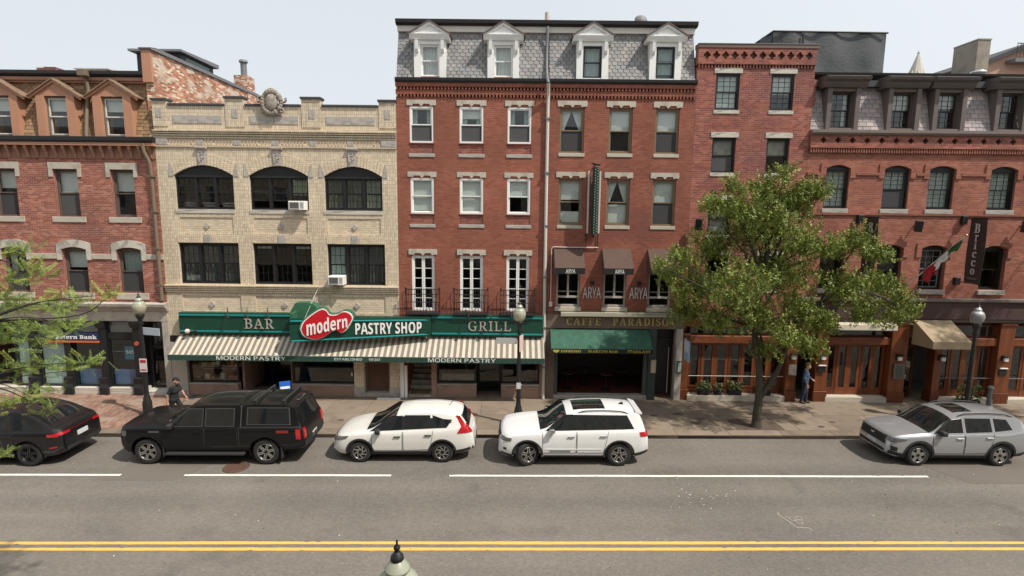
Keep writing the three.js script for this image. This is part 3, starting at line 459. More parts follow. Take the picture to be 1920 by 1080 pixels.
  // lower cornice, main cornice, herringbone frieze
  const cor = (y0, y1, n, z) => { for (let k = 0; k < n; k++) add('cornice_course', bx(x0, x1, y0 + (y1 - y0) * k / n + .002, y0 + (y1 - y0) * (k + 1) / n - .028, -.1, .03 + z * (k + 1) / n), MT.creamSoldier, b); };
  cor(4.56, 4.88, 4, .10); cor(10.74, 11.08, 4, .12); add('string_course', bx(x0, x1, 10.40, 10.455, -.1, .05), MT.creamSoldier, b);
  const hb = [[], []]; for (let x = -13.7; x < -5.35; x += .13) { const k = Math.floor((x + 13.7) / .9) % 2 ? 1 : -1; for (const r of [0, 1]) { const g = bx(-.03, .03, -.085, .085, -.03, .022); g.rotateZ((r ? -1 : 1) * k * .7); g.translate(x, 10.53 + r * .13, 0); hb[r].push(g); } } hb.forEach(l => { const m = add('herringbone_bricks', join(l), MT.creamRun, b); m.userData.kind = 'stuff'; });
  for (const x of [-12.5, -11.02, -9.5, -8.0, -6.5]) add('frieze_stone', rbx(x - .13, x + .13, 10.48, 10.72, -.03, .035, .01), MT.stoneGrey, b);
  add('end_block', rbx(x0, -13.78, 10.47, 10.735, -.05, .05, .01), MT.stoneGrey, b); add('end_block', rbx(-5.28, x1, 10.47, 10.735, -.05, .05, .01), MT.stoneGrey, b);
  // stepped parapet
  for (const [a, c, y] of [[x0, -13.72, 12.18], [-11.41, -10.68, 12.28], [-8.39, -7.64, 12.28], [-5.34, x1, 12.2]]) { add('parapet_block', bx(a, c, 11.2, y, -.32, .03), MT.cream, b); add('coping', rbx(a - .04, c + .04, y + .002, y + .09, -.38, .09, .015), MT.roofing, b); }
  for (const [a, c] of [[-13.68, -11.45], [-10.64, -8.43], [-7.6, -5.38]]) { add('coping', rbx(a, c, 12.002, 12.085, -.36, .06, .015), MT.roofing, b); }
  for (const [a, c] of [[-13.52, -11.57], [-10.47, -8.54], [-7.46, -5.51]]) { add('parapet_panel', rbx(a, (a + c) / 2 - .006, 11.31, 11.63, -.05, .02, .008), MT.stoneGrey, b); add('parapet_panel', rbx((a + c) / 2 + .006, c, 11.31, 11.63, -.05, .021, .008), MT.stoneGrey, b); }
  for (const x of [-14.05, -11.04, -8.0, -5.0]) add('parapet_tablet', rbx(x - .12, x + .12, 11.53, 11.9, .0, .045, .008), MT.stoneGrey, b);
  // carved crest: oval shield in a wreath of scrolls
  const cr = part('carved_crest', b), cx = -9.52, cy = 12.13, cm = mottled([.36, .31, .26], .22, .8, { seed: 195, alt: [.19, .165, .14], altAmt: .8, bump: .01 });
  const ov = new THREE.SphereGeometry(1, 20, 14); ov.scale(.25, .33, .13); ov.translate(cx, cy, .14); add('shield', plain(ov), cm, cr);
  const wr = []; for (let k = 0; k < 22; k++) { const a = k / 22 * 6.283, s = new THREE.SphereGeometry(.085 + .035 * hash2(k, 3, 4), 7, 5); s.scale(1, 1, .8); s.translate(cx + Math.cos(a) * .36, cy + Math.sin(a) * .41, .1 + .05 * hash2(k, 1, 2)); wr.push(plain(s)); } add('wreath', join(wr), cm, cr);
  for (const k of [-1, 1]) { const t = new THREE.TorusGeometry(.11, .05, 7, 12, 4.8); t.rotateZ(k > 0 ? 2 : -.6); t.translate(cx + k * .45, cy + .12, .1); add('scroll', plain(t), cm, cr); const t2 = new THREE.TorusGeometry(.07, .04, 7, 12); t2.translate(cx + k * .38, cy - .3, .11); add('scroll', plain(t2), cm, cr); }
  { const s = new THREE.TorusGeometry(.11, .06, 7, 12); s.scale(1.2, .8, 1); s.translate(cx, cy + .42, .12); add('crown_shell', plain(s), cm, cr); }
  add('crest_base', rbx(cx - .33, cx + .33, 11.65, 11.76, -.02, .1, .02), MT.stoneGrey, cr);
  // ground floor: piers, knee walls, display windows, recessed entry
  add('shop_lintel', bx(x0, x1, 2.42, 2.698, -.3, -.0), MT.black, b);
  const gp = mottled([.40, .37, .31], .1, 2, { seed: 196, bump: .002 });
  for (const [a, c] of [[x0, -13.66], [-6.62, -6.2], [-5.12, x1]]) { add('pier', bx(a, c, .14, 2.418, -.3, .03), a < -14 ? gp : MT.cream, b); add('pier_base', rbx(a - .02, c + .02, .12, .55, -.3, .06, .01), a < -14 ? MT.stoneGrey : MT.stoneGrey, b); }
  const sw = (a, c, y, inner) => { const w = part('display_window', b); add('knee_wall', bx(a, c, .14, y - .02, -.3, .0), MT.granitePink, w); add('sill', rbx(a, c, y - .018, y + .03, -.3, .04, .008), MT.stoneGrey, w); add('frame', barsRect(a, c, y + .032, 2.41, .07, -.22, -.12), MT.black, w); add('pane', bx(a + .071, c - .071, y + .103, 2.34, -.172, -.168), MT.glass, w); return w; };
  const w1 = sw(-13.64, -11.56, .62); add('display_shelf', bx(-13.55, -11.65, .66, .72, -.9, -.25), MT.greyTrim, w1); sw(-9.28, -6.64, .62);
  add('entry_wall', bx(-11.5, -11.4, .14, 2.41, -2.2, -.31), MT.granitePink, b); add('entry_wall', bx(-9.42, -9.32, .14, 2.41, -2.2, -.31), MT.granitePink, b);
  const ed = part('shop_door', b); add('frame', barsRect(-11.0, -9.7, .15, 2.4, .1, -2.2, -2.1), MT.black, ed); add('pane', bx(-10.9, -9.8, .25, 2.3, -2.16, -2.15), MT.glassTint, ed); add('handle', bar([-10.8, 1, -2.05], [-10.8, 1.4, -2.05], .015), MT.pipeGrey, ed);
  const d2 = part('side_door', b); add('frame', barsRect(-6.18, -5.14, .32, 2.4, .1, -.3, -.2), MT.brownTrim, d2); add('leaf', rbx(-6.078, -5.24, .34, 2.29, -.28, -.24, .01), mottled([.12, .06, .04], .2, 1, { seed: 197 }), d2); add('knob', plain(new THREE.SphereGeometry(.035, 10, 8).translate(-5.36, 1.25, -.2)), MT.bronze, d2);
  add('door_step', rbx(-6.18, -5.14, .12, .318, -.3, .05, .012), MT.stoneGrey, b); add('wall_notice', bx(-6.78, -6.72, 1.0, 1.14, -.09, -.085), MT.white, b);
  // goods in the first display window
  const gs = rng(9), cols = [[.35, .05, .05], [.5, .45, .38], [.3, .1, .06], [.12, .2, .28], [.55, .5, .45], [.4, .18, .05], [.06, .04, .04]], gm = cols.map(c => mat(c, .6));
  for (let r = 0; r < 3; r++) for (let i = 0; i < 9; i++) { const x = -13.45 + i * .205 + gs() * .05, s = .07 + gs() * .05, h = .12 + gs() * .16, y = r === 0 ? .725 : .725 + r * .5; const o = add('display_packet', rbx(x - s, x + s, y, y + h, -.48 - r * .12, -.34 - r * .12, .015), gm[Math.floor(gs() * 7)]); o.userData = { label: ['small colourful packet on the bottom display shelf under the striped awning', 'small colourful packet on the middle display shelf under the striped awning', 'small colourful packet on the top display shelf under the striped awning'][r], category: 'packet', group: 'packets in the shop display window' }; }
  for (let r = 1; r < 3; r++) add('display_shelf', bx(-13.55, -11.65, .70 + r * .5, .722 + r * .5, -.75, -.3), MT.greyTrim, w1);
}
// ---------- buildings C: pair of brick houses under one slate mansard ----------
const slateM = [[.235, .225, .215], [.20, .195, .19], [.265, .25, .235], [.215, .215, .22]].map((c, k) => mottled(c, .14, 1.3, { seed: 200 + k, size: 256, rough: .75 }));
function whiteDormer(b, c, o) {
  const d = part('dormer', b), w = .62, z = .02;
  for (const k of [-1, 1]) { add('post', bx(c + Math.min(k * w, k * .37), c + Math.max(k * w, k * .37), 13.12, 14.55, -.75, z), MT.white, d); add('console', prismX([[z, 14.1], [z + .05, 14.08], [z + .1, 14.2], [z + .14, 14.52], [z, 14.52]], c + k * .5 - .06, c + k * .5 + .06), MT.white, d); }
  add('head', bx(c - .368, c + .368, 14.4, 14.55, -.75, z - .01), MT.white, d);
  add('entablature', prismX([[-1.1, 14.552], [.1, 14.552], [.16, 14.66], [.2, 14.74], [-1.1, 14.74]], c - .78, c + .78), MT.white, d);
  const ped = poly([[c - .78, 14.742], [c + .78, 14.742], [c, 15.2]]); ped.holes.push(poly([[c - .5, 14.8], [c + .5, 14.8], [c, 15.09]]));
  add('pediment', extr(ped, -1.1, .18), MT.white, d); add('tympanum', extr(poly([[c - .5, 14.79], [c + .5, 14.79], [c, 15.1]]), -1.0, .11), MT.white, d);
  for (const k of [-1, 1]) add('pediment_roof', extr(poly([[c, 15.202], [c + k * .84, 14.70], [c + k * .84, 14.745], [c, 15.245]]), -1.1, .24), MT.brownTrim, d);
  add('cheek_sill', bx(c - .368, c + .368, 13.12, 13.2, -.6, .0), o.brickSill ? MT.brickD : MT.white, d);
  hung(b, c - .366, c + .366, 13.202, 14.398, { into: d, z: -.12, fw: .04, sw: .04, ...o });
}
function cHouse(name, label, x0, x1, brick, dc, cols) {
  const b = thing(name, label, 'building', [(x0 + x1) / 2, 0, 0]);
  shell(b, x0, x1, 12.9, brick, [3.6, 7.1, 10.1]);
  dentils(b, x0, x1, 12.70, 12.80, -.05, .1, .135, brick); dentils(b, x0, x1, 12.42, 12.52, -.05, .05, .135, brick);
  add('corbel_course', bx(x0, x1, 12.522, 12.698, -.3, .055), brick, b); add('corbel_course', bx(x0, x1, 12.802, 12.95, -.3, .12), brick, b);
  add('cornice_gutter', prismX([[-.3, 12.952], [.15, 12.952], [.2, 13.02], [.21, 13.12], [.16, 13.12], [-.3, 13.11]], x0, x1), MT.black, b);
  mansard(b, x0 + .02, x1 - .02, 13.12, -.02, 15.02, -.62, .225, .158, 'scallop', slateM, dc.map(c => [c, .5, 14.5]), 40 + x0, 'slate');
  add('roof_fascia', bx(x0, x1, 15.02, 15.24, -.9, -.5), MT.offwhite, b);
  add('roof_gutter', prismX([[-.9, 15.242], [-.42, 15.242], [-.3, 15.3], [-.28, 15.43], [-.9, 15.46]], x0 - (x0 < 0 ? .04 : 0), x1 + (x0 > 0 ? .06 : 0)), MT.blackMatt, b);
  add('attic_wall', bx(x0, x1, 12.92, 15.24, -11, -.95), MT.roofing, b);
  return b;
}
{
  const x0 = -4.655, x1 = 1.355, xs = [[-4.13, -3.19], [-2.15, -1.20], [-.24, .70]];
  const b = cHouse('brick_town_house', 'red brick town house with white windows, iron balconies and two white slate-roof dormers', x0, x1, MT.brickC, [-3.30, -.43], xs);
  wall(b, 'front_wall', x0, x1, 2.7, 12.42, [...xs.map(w => [...w, 10.24, 12.06]), ...xs.map(w => [...w, 7.37, 9.28]), ...xs.map(w => [...w, 3.86, 6.16])], MT.brickC);
  for (const [c] of [[-3.30], [-.43]]) whiteDormer(b, c, { f: MT.white, curtain: 'full', brickSill: true });
  const sp = [{ curtain: 'sides', cm: MT.teal }, { curtain: 'sides', cm: MT.teal, blind: .3 }, { curtain: 'sides', cm: MT.teal }];
  const low = [{ blind: .95 }, { blind: .5, low: .5 }, { blind: .5 }];
  xs.forEach(([a, c], i) => {
    for (const [y, q, o] of [[10.66, 12.06, sp[i]], [7.86, 9.28, low[i]]]) {
      const g = hung(b, a, c, y, q, { f: MT.white, z: -.07, fw: .065, screen: y > 9 ? 1 : 0, ...o });
      add('lintel', extr(scallopLintel(a - .11, c + .11, q + .002, q + .25), -.1, .028), MT.stone, g); add('brick_infill', bx(a, c, y - .42, y - .04, -.25, -.03), MT.brickD, g); add('brick_sill', rbx(a - .03, c + .03, y - .038, y - .002, -.2, .03, .006), MT.brickD, g); sill(g, a - .05, c + .05, y - .56, y - .422, MT.stoneGrey, .03);
    }
    // french window: two leaves of five panes
    const g = part('french_window', b), m = (a + c) / 2; add('frame', barsRect(a + .002, c - .002, 3.862, 6.158, .055, -.16, -.04), MT.white, g);
    for (const [p, q] of [[a + .058, m - .003], [m + .003, c - .058]]) {
      add('leaf', join(barsRect(p, q, 3.92, 6.10, .06, -.12, -.07), grid(p + .06, q - .06, 3.98, 6.04, 1, 5, .025, -.11, -.08)), MT.white, g);
      for (let k = 0; k < 5; k++) { const h = 2.06 / 5, y = 3.98 + k * h; add('pane', bx(p + .06, q - .06, y + .013, y + h - .013, -.097, -.093), MT.glass, g); }
    }
    add('lintel', extr(scallopLintel(a - .11, c + .11, 6.162, 6.42), -.1, .045), MT.stone, g);
    // bowed wrought-iron balcony
    const bl = part('balcony', b), p = a - .22, q = c + .22, prof = [[.0, 3.84], [.34, 3.86], [.5, 4.05], [.46, 4.3], [.33, 4.55], [.3, 4.8]], L = [];
    add('slab', rbx(p, q, 3.76, 3.83, -.05, .42, .01), MT.blackMatt, bl);
    for (let k = 0; k <= 11; k++) { const x = p + (q - p) * k / 11; L.push(tube(prof.map(([z, y]) => [x, y, z]), .011, 10, 4)); } add('front_bars', join(L), MT.black, bl);
    for (const x of [p, q]) add('side_bars', join([.1, .2].map(z => bar([x, 3.83, z], [x, 4.8, z], .011, 4)), bar([x, 4.8, 0], [x, 4.8, .3], .016, 4)), MT.black, bl);
    for (const [z, y, n] of [[.3, 4.8, 'top_rail'], [.34, 4.6, 'middle_rail'], [.46, 4.3, 'middle_rail']]) add(n, bar([p, y, z], [q, y, z], .016, 5), MT.black, bl);
    add('ball_finial', join([p, q].map(x => plain(new THREE.SphereGeometry(.04, 8, 6).translate(x, 4.86, .3)))), MT.black, bl);
  });
  // downpipe between the houses
  const dp = part('downpipe', b); add('pipe', tube([[1.3, 15.2, -.35], [1.28, 14.2, -.28], [1.28, 13.3, .1], [1.32, 12.9, .42]], .06, 20, 8), MT.pipeGrey, dp); add('lower_pipe', tube([[1.32, 12.92, .4], [1.34, 12.5, .14], [1.34, 12.2, .1], [1.34, 6, .1], [1.36, .5, .1], [1.36, .15, .12]], .065, 60, 8), MT.pipeWhite, dp);
  for (const y of [11.6, 9.5, 7.4, 5.3, 3.2, 1.5]) add('clip', bx(1.25, 1.44, y, y + .06, -.02, .18), MT.pipeGrey, dp);
  const ch = part('chimney', b); add('stack', bx(.95, 1.85, 14.9, 16.25, -3.6, -2.9), MT.brickD, ch); add('flue', cyl(.13, .13, .4, 1.45, 16.25, -3.2, 12), MT.pipeWhite, ch);
  // ground floor
  add('shop_lintel', bx(x0, x1, 2.42, 2.698, -.3, 0), MT.black, b);
  add('pier', bx(-3.36, -3.14, .14, 2.418, -.3, .03), MT.granitePink, b); add('pier', bx(1.2, x1, .14, 2.418, -.3, .03), MT.granitePink, b); add('pier', bx(x0, -4.5, .14, 2.418, -.3, .02), MT.brickD, b);
  const sw = (a, c) => { const w = part('display_window', b); add('knee_wall', rbx(a, c, .14, .68, -.3, .02, .01), MT.granitePink, w); add('sill', rbx(a, c, .682, .73, -.3, .06, .008), MT.stoneGrey, w); add('frame', barsRect(a, c, .732, 2.41, .07, -.22, -.12), MT.black, w); add('pane', bx(a + .071, c - .071, .803, 2.34, -.172, -.168), MT.glass, w); return w; };
  const w3 = sw(-3.13, -1.46); sw(-.42, 1.19); add('inner_counter', bx(-3.0, -1.6, .75, 1.0, -.7, -.5), MT.stoneGrey, w3); add('easel', join(bar([-2.7, 1, -.8], [-2.45, 2.3, -.8], .025), bar([-1.9, 1, -.8], [-2.2, 2.3, -.8], .025)), MT.greyTrim, w3);
  const d = part('shop_door', b); add('frame', barsRect(-1.45, -.43, .15, 2.41, .09, -1.0, -.9), MT.black, d); add('pane', bx(-1.36, -.52, .24, 2.32, -.96, -.955), MT.glassTint, d); add('handle', bar([-.6, .95, -.86], [-.6, 1.3, -.86], .015), MT.pipeGrey, d);
  const d2 = part('stair_entry', b); add('jamb', bx(-4.49, -4.42, .14, 2.41, -2.4, -.31), MT.pipeWhite, d2); add('step', bx(-4.4, -3.38, .14, .24, -.6, .02), MT.stoneGrey, d2); for (let k = 0; k < 8; k++) add('stair', bx(-4.4, -3.38, .24 + k * .17, .41 + k * .17, -1.0 - k * .27, -.73 - k * .27), k % 2 ? MT.stoneGrey : MT.stoneLight, d2); add('mat', bx(-4.3, -3.5, .242, .255, -.66, -.05), mat([.2, .14, .07], .95), d2);
  const sh = thing('white_shutter_post', 'tall white folded shutter panel standing at the stair doorway', 'shutter', [-4.5, .14, .1]); add('panel', rbx(-4.66, -4.5, .145, 2.0, .06, .14, .01), MT.white, sh); add('panel', rbx(-4.48, -4.36, .145, 1.55, .09, .15, .01), MT.white, sh);
  const pl = thing('white_plank', 'white plank lying on the pavement against the wall beside the side door', 'plank', [-5, .14, .3]); add('board', rbx(-5.6, -4.62, .143, .19, .28, .42, .01), MT.white, pl);
}
{
  const x0 = 1.358, x1 = 7.15, xs = [[1.83, 2.80], [3.77, 4.71], [5.62, 6.56]];
  const b = cHouse('brick_town_house', 'red brick town house with bronze windows above a green-awninged cafe', x0, x1, MT.brickC2, [3.05, 5.9], xs);
  wall(b, 'front_wall', x0, x1, 3.8, 12.42, [...xs.map(w => [...w, 10.32, 12.07]), ...xs.map(w => [...w, 7.46, 9.32]), ...xs.map(w => [...w, 4.1, 6.3])], MT.brickC2);
  whiteDormer(b, 3.05, { f: MT.black, curtain: 'full', cm: MT.teal }); whiteDormer(b, 5.9, { f: MT.black, curtain: 'full', cm: MT.teal, open: .08 });
  const sp = [{ curtain: 'tie' }, { blind: .5 }, { blind: .5, low: .2 }], lw = [{ blind: .45, low: .28 }, { low: .45, curtain: 'tie' }, { blind: .97 }];
  xs.forEach(([a, c], i) => {
    for (const [y, q, o] of [[10.32, 12.07, sp[i]], [7.46, 9.32, lw[i]]]) { const g = hung(b, a, c, y, q, { f: MT.bronze, z: -.14, fw: .07, screen: 1, ...o }); add('lintel', extr(scallopLintel(a - .1, c + .1, q + .002, q + .26), -.1, .028), MT.stone, g); sill(g, a - .04, c + .04, y - .145, y - .002, MT.stone, .03); }
    const g = part('casement_window', b), m = (a + c) / 2; add('frame', join(barsRect(a + .002, c - .002, 4.102, 6.298, .07, -.2, -.06), bx(a + .07, c - .07, 4.46, 4.54, -.18, -.08), bx(m - .04, m + .04, 4.541, 6.22, -.18, -.08)), MT.stoneGrey, g);
    for (const [p, q] of [[a + .071, m - .041], [m + .041, c - .071]]) add('pane', bx(p, q, 4.542, 6.22, -.135, -.13), MT.glass, g); add('pane', bx(a + .071, c - .071, 4.172, 4.458, -.135, -.13), MT.glass, g); add('safety_rail', bx(a + .07, c - .07, 4.68, 4.72, -.3, -.27), MT.pipeWhite, g); sill(g, a - .06, c + .06, 3.93, 4.098, MT.stone, .12);
  });
  // cafe front
  add('sign_frieze', bx(x0, x1 + .05, 3.2, 3.798, -.3, .05), MT.brownstone, b); add('ledge', rbx(2.02, 6.9, 3.73, 3.9, .0, .28, .015), mottled([.36, .35, .27], .25, 1.5, { seed: 210, alt: [.16, .2, .15], altAmt: .9 }), b);
  add('pier', bx(x0, 1.8, .14, 3.198, -.3, .02), MT.brownstone, b); add('pier', bx(6.88, x1, .14, 3.198, -.3, .06), MT.stoneGrey, b); add('pier', rbx(5.74, 6.06, .14, 3.198, -.3, .1, .02), mottled([.035, .06, .055], .2, 1, { seed: 211, rough: .5 }), b);
  add('window_jamb', bx(1.802, 1.95, .2, 3.19, -.25, -.05), mottled([.05, .085, .08], .2, 1, { seed: 212, rough: .5 }), b); add('window_jamb', bx(5.58, 5.738, .2, 3.19, -.25, -.05), mottled([.10, .10, .09], .2, 1, { seed: 213, rough: .5 }), b); add('threshold', rbx(1.8, 5.74, .12, .3, -.3, .02, .01), MT.stoneGrey, b); add('floor', bx(1.62, 6.88, .12, .2, -3.4, -.31), mat([.12, .035, .025], .5), b);
  const d = part('side_door', b); add('leaf', rbx(6.08, 6.86, .16, 2.7, -.6, -.54, .01), MT.black, d); add('handle', bar([6.72, .3, -.45], [6.72, 2.3, -.45], .02), MT.pipeWhite, d); add('transom', bx(6.08, 6.86, 2.72, 3.19, -.6, -.55), MT.darkMetal, d);
  const cf = mat([.08, .04, .02], .6);
  for (const [x, z] of [[2.5, -1.2], [3.3, -1.8], [4.2, -1.1], [5.0, -1.7]]) { const t = thing('cafe_table', { 2.5: 'small round cafe table just inside the opening by the brown stone pier', 3.3: 'small round cafe table set back behind the awning cup emblem', 4.2: 'small round cafe table just inside the middle of the cafe opening', 5: 'small round cafe table set back by the dark green cafe pier' }[x], 'table', [x, .2, z], 'tables inside the cafe'); add('top', cyl(.32, .32, .03, x, .92, z, 18), cf, t); add('stem', cyl(.03, .03, .7, x, .22, z, 8), MT.darkMetal, t); add('base', cyl(.22, .2, .02, x, .2, z, 16), MT.darkMetal, t); }
  const dish = thing('satellite_dish', 'dark round satellite dish on the slate roof edge', 'satellite dish', [5.2, 15.4, -1.6]); const dg = new THREE.SphereGeometry(.34, 16, 8, 0, 6.283, 0, .9); dg.rotateX(1.1); dg.translate(5.2, 15.75, -1.7); add('reflector', plain(dg), MT.pipeGrey, dish); add('mast', bar([5.2, 15.2, -1.7], [5.2, 15.9, -1.6], .025), MT.pipeGrey, dish);
}
// ---------- building D: narrow brick building ----------
{
  const x0 = 7.155, x1 = 11.77, b = thing('brick_town_house', 'narrow dark red brick house with flat parapet of pierced crosses behind the street tree', 'building', [9.45, 0, 0]);
  const xs = [[7.92, 8.86], [10.09, 11.0]], rows = [[12.04, 13.43], [9.61, 10.98], [7.12, 8.5], [4.9, 6.3]], ops = [[{ mun: [3, 3], blind: .97, bm: MT.curtainPale, z: -.12 }, { mun: [3, 3], blind: .55, bm: MT.white, z: -.12 }], [{ blind: .5, bm: MT.stoneGrey }, { blind: .5, bm: MT.stoneGrey }], [{ blind: .95, bm: MT.stoneGrey }, {}], [{}, {}]];
  wall(b, 'front_wall', x0, x1, 3.6, 13.64, rows.flatMap(r => xs.map(w => [...w, ...r])), MT.brickD);
  shell(b, x0, x1, 14.1, MT.brickD, [3.6, 6.8, 9.2, 11.6]);
  rows.forEach(([y, q], j) => xs.forEach(([a, c], i) => { const g = hung(b, a, c, y, q, { f: MT.black, z: -.18, fw: .06, screen: j ? 1 : 0, ...ops[j][i] }); add('lintel', rbx(a - .08, c + .08, q + .002, q + .21, -.1, .03, .01), MT.stoneLight, g); sill(g, a - .04, c + .04, y - .145, y - .002, MT.stoneLight, .03); }));
  dentils(b, x0, x1, 13.642, 13.76, -.05, .05, .125, MT.brickD); add('corbel_course', bx(x0, x1, 13.762, 13.83, -.3, .08), MT.brickD, b);
  crossBand(b, x0, x1, 13.832, 14.36, [...Array(12).keys()].map(k => 7.5 + k * .361), MT.brickD, .14, 4, .06);
  add('parapet_cap', rbx(x0 - .02, x1 + .06, 14.362, 14.50, -.35, .09, .015), MT.brownstone, b); add('parapet_flashing', rbx(x0 - .02, x1 + .06, 14.502, 14.53, -.37, .11, .006), MT.pipeGrey, b);
}
// ---------- building E: brick building with grey slate mansard ----------
const wood = (() => { const m = new THREE.MeshStandardMaterial({ roughness: .42 }); m.map = tex(512, 512, 1.2, 1.2, (u, v) => { const g = fbm(u, v, 60, 3, 221, 4), n = fbm(u, v, 5, 4, 222, 4); const k = .62 + g * .55 + (n - .5) * .5; return [.195 * k, .058 * k, .02 * k]; }); return m; })();
const woodDark = (() => { const m = new THREE.MeshStandardMaterial({ roughness: .4 }); m.map = tex(256, 512, 1, 1.6, (u, v) => { const g = fbm(u, v, 50, 3, 225, 4), n = fbm(u, v, 5, 4, 226, 4); const k = .6 + g * .5 + (n - .5) * .5; return [.15 * k, .038 * k, .013 * k]; }); return m; })();
{
  const x0 = 11.775, x1 = 26, b = thing('brick_row_house', 'red brick building with grey slate mansard, brown flat-topped dormers and arched windows', 'building', [16.5, 0, 0]);
  const up = [[12.54, 13.5], [14.88, 15.92], [16.69, 17.73], [19.15, 20.2]], lo = [[12.6, 13.6], [14.96, 15.96], [16.72, 17.75], [19.21, 20.22], [21.7, 22.7]];
  wall(b, 'front_wall', x0, x1, 3.75, 10.42, [...up.map(w => [...w, 8.24, 9.95, .14]), ...lo.map(w => [...w, 4.97, 6.79, .14])], MT.brickE);
  shell(b, x0, x1, 13.3, MT.brickE, [4.2, 7.4, 10.8]);
  const ring = (g, a, c, y, name) => { const s = new THREE.Shape(), m = (a + c) / 2, R = (x, r) => y - .14 + r + .14 * (1 - ((x - m) / ((c - a) / 2 + .22)) ** 2); s.moveTo(a - .22, y - .5); s.lineTo(a - .01, y - .5); s.lineTo(a - .01, y - .13); for (let k = 0; k <= 8; k++) { const t = k / 8; s.lineTo(a - .01 + (c - a + .02) * t, y - .13 + .145 * (1 - (2 * t - 1) ** 2)); } s.lineTo(c + .01, y - .5); s.lineTo(c + .22, y - .5); for (let k = 0; k <= 8; k++) { const t = k / 8; s.lineTo(c + .22 - (c - a + .44) * t, R(c + .22 - (c - a + .44) * t, .22)); } s.closePath(); add(name, extr(s, -.05, .045), MT.brickE, g); };
  up.forEach(([a, c], i) => { const g = hung(b, a, c, 8.24, 9.95, { f: MT.black, z: -.15, rise: .14, mun: [3, 4], screen: i % 2, curtain: 'full', cm: MT.curtainPale, glass: MT.glass }); ring(g, a, c, 9.95, 'hood_arch'); sill(g, a - .05, c + .05, 8.06, 8.238, MT.stoneGrey, .04); });
  lo.forEach(([a, c], i) => { const g = hung(b, a, c, 4.97, 6.79, { f: MT.black, s: i === 2 ? MT.pipeGrey : MT.black, z: -.24, rise: .14, mun: i === 2 ? [3, 3] : null }); ring(g, a, c, 6.79, 'hood_arch'); sill(g, a - .05, c + .05, 4.78, 4.968, MT.stoneGrey, .1); });
  for (const y of [9.56, 8.0]) { let x = x0; for (const [a, c] of [...up, [x1, x1]]) { const e = y > 9 ? a - .23 : a - .06; if (y < 9) break; add('string_course', rbx(x, e, y, y + .11, -.05, .06, .008), MT.brickE, b); x = c + .23; } } add('string_course', rbx(x0, x1, 7.98, 8.05, -.05, .055, .008), MT.brickE, b);
  dentils(b, x0, x1, 10.44, 10.62, -.05, .1, .1, MT.brickE, .55); add('corbel_course', bx(x0, x1, 10.422, 10.438, -.3, .06), MT.brickE, b); add('corbel_course', bx(x0, x1, 10.622, 10.705, -.3, .13), MT.brickE, b);
  crossBand(b, x0, x1, 10.707, 11.12, [...Array(24).keys()].map(k => 12.28 + k * .578), MT.brickD, .12, 4, .1);
  add('cornice_gutter', prismX([[-.3, 11.122], [.17, 11.122], [.23, 11.2], [.23, 11.31], [.18, 11.31], [-.3, 11.29]], x0 - .03, x1), MT.greyTrim, b);
  const dc = [12.97, 15.37, 17.18, 19.62], em = [[.34, .285, .27], [.30, .255, .245], [.38, .315, .295], [.27, .24, .24]].map((c, k) => mottled(c, .12, 1.3, { seed: 230 + k, size: 256, rough: .75 }));
  mansard(b, x0 + .02, 21.6, 11.3, -.05, 13.36, -.62, .30, .19, 'rect', em, dc.map(c => [c, .55, 12.92]), 70, 'slate');
  add('roof_edge', prismX([[-.9, 13.36], [-.5, 13.36], [-.42, 13.45], [-.3, 13.5], [-.28, 13.58], [-.9, 13.62]], x0, x1), MT.blackMatt, b);
  const capM = mottled([.10, .08, .072], .16, 1.5, { seed: 243, rough: .6 });
  for (const c of dc) {
    const d = part('dormer', b); for (const k of [-1, 1]) add('post', bx(c + Math.min(k * .64, k * .47), c + Math.max(k * .64, k * .47), 11.31, 12.93, -.7, .06), mottled([.135, .108, .098], .14, 1, { seed: 240 }), d);
    add('cap', prismX([[-.9, 12.932], [.12, 12.932], [.2, 13.05], [.22, 13.12], [.36, 13.2], [.4, 13.3], [.2, 13.36], [-.9, 13.4]], c - .84, c + .84), capM, d); add('head', bx(c - .468, c + .468, 12.8, 12.93, -.7, .0), MT.brownTrim, d); add('foot', bx(c - .468, c + .468, 11.31, 11.4, -.6, .02), MT.greyTrim, d);
    hung(b, c - .466, c + .466, 11.402, 12.798, { into: d, f: MT.brownTrim, s: MT.black, z: -.28, fw: .05, mun: [3, 3], curtain: c === 12.97 ? 'sides' : null, blind: c === 15.37 ? .45 : c === 17.18 ? .4 : 0 });
  }
  const vt = part('roof_vent', b); add('stem', cyl(.13, .13, .4, 19.9, 13.6, -2.2, 12), MT.pipeWhite, vt); add('hood', lathe([[0, .25], [.28, .18], [.28, .1], [.14, .0]], 19.9, 13.95, -2.2, 14), mat([.6, .6, .6], .35, { metalness: .7 }), vt);
  // shop level: dark fascia over mahogany piers and folding doors, running on below building D
  add('shop_ledge', rbx(x0, x1, 4.5, 4.62, -.1, .3, .02), MT.greyTrim, b); add('shop_fascia', bx(x0, x1, 3.78, 4.498, -.1, .2), mottled([.075, .042, .038], .2, 2, { seed: 241 }), b);
}
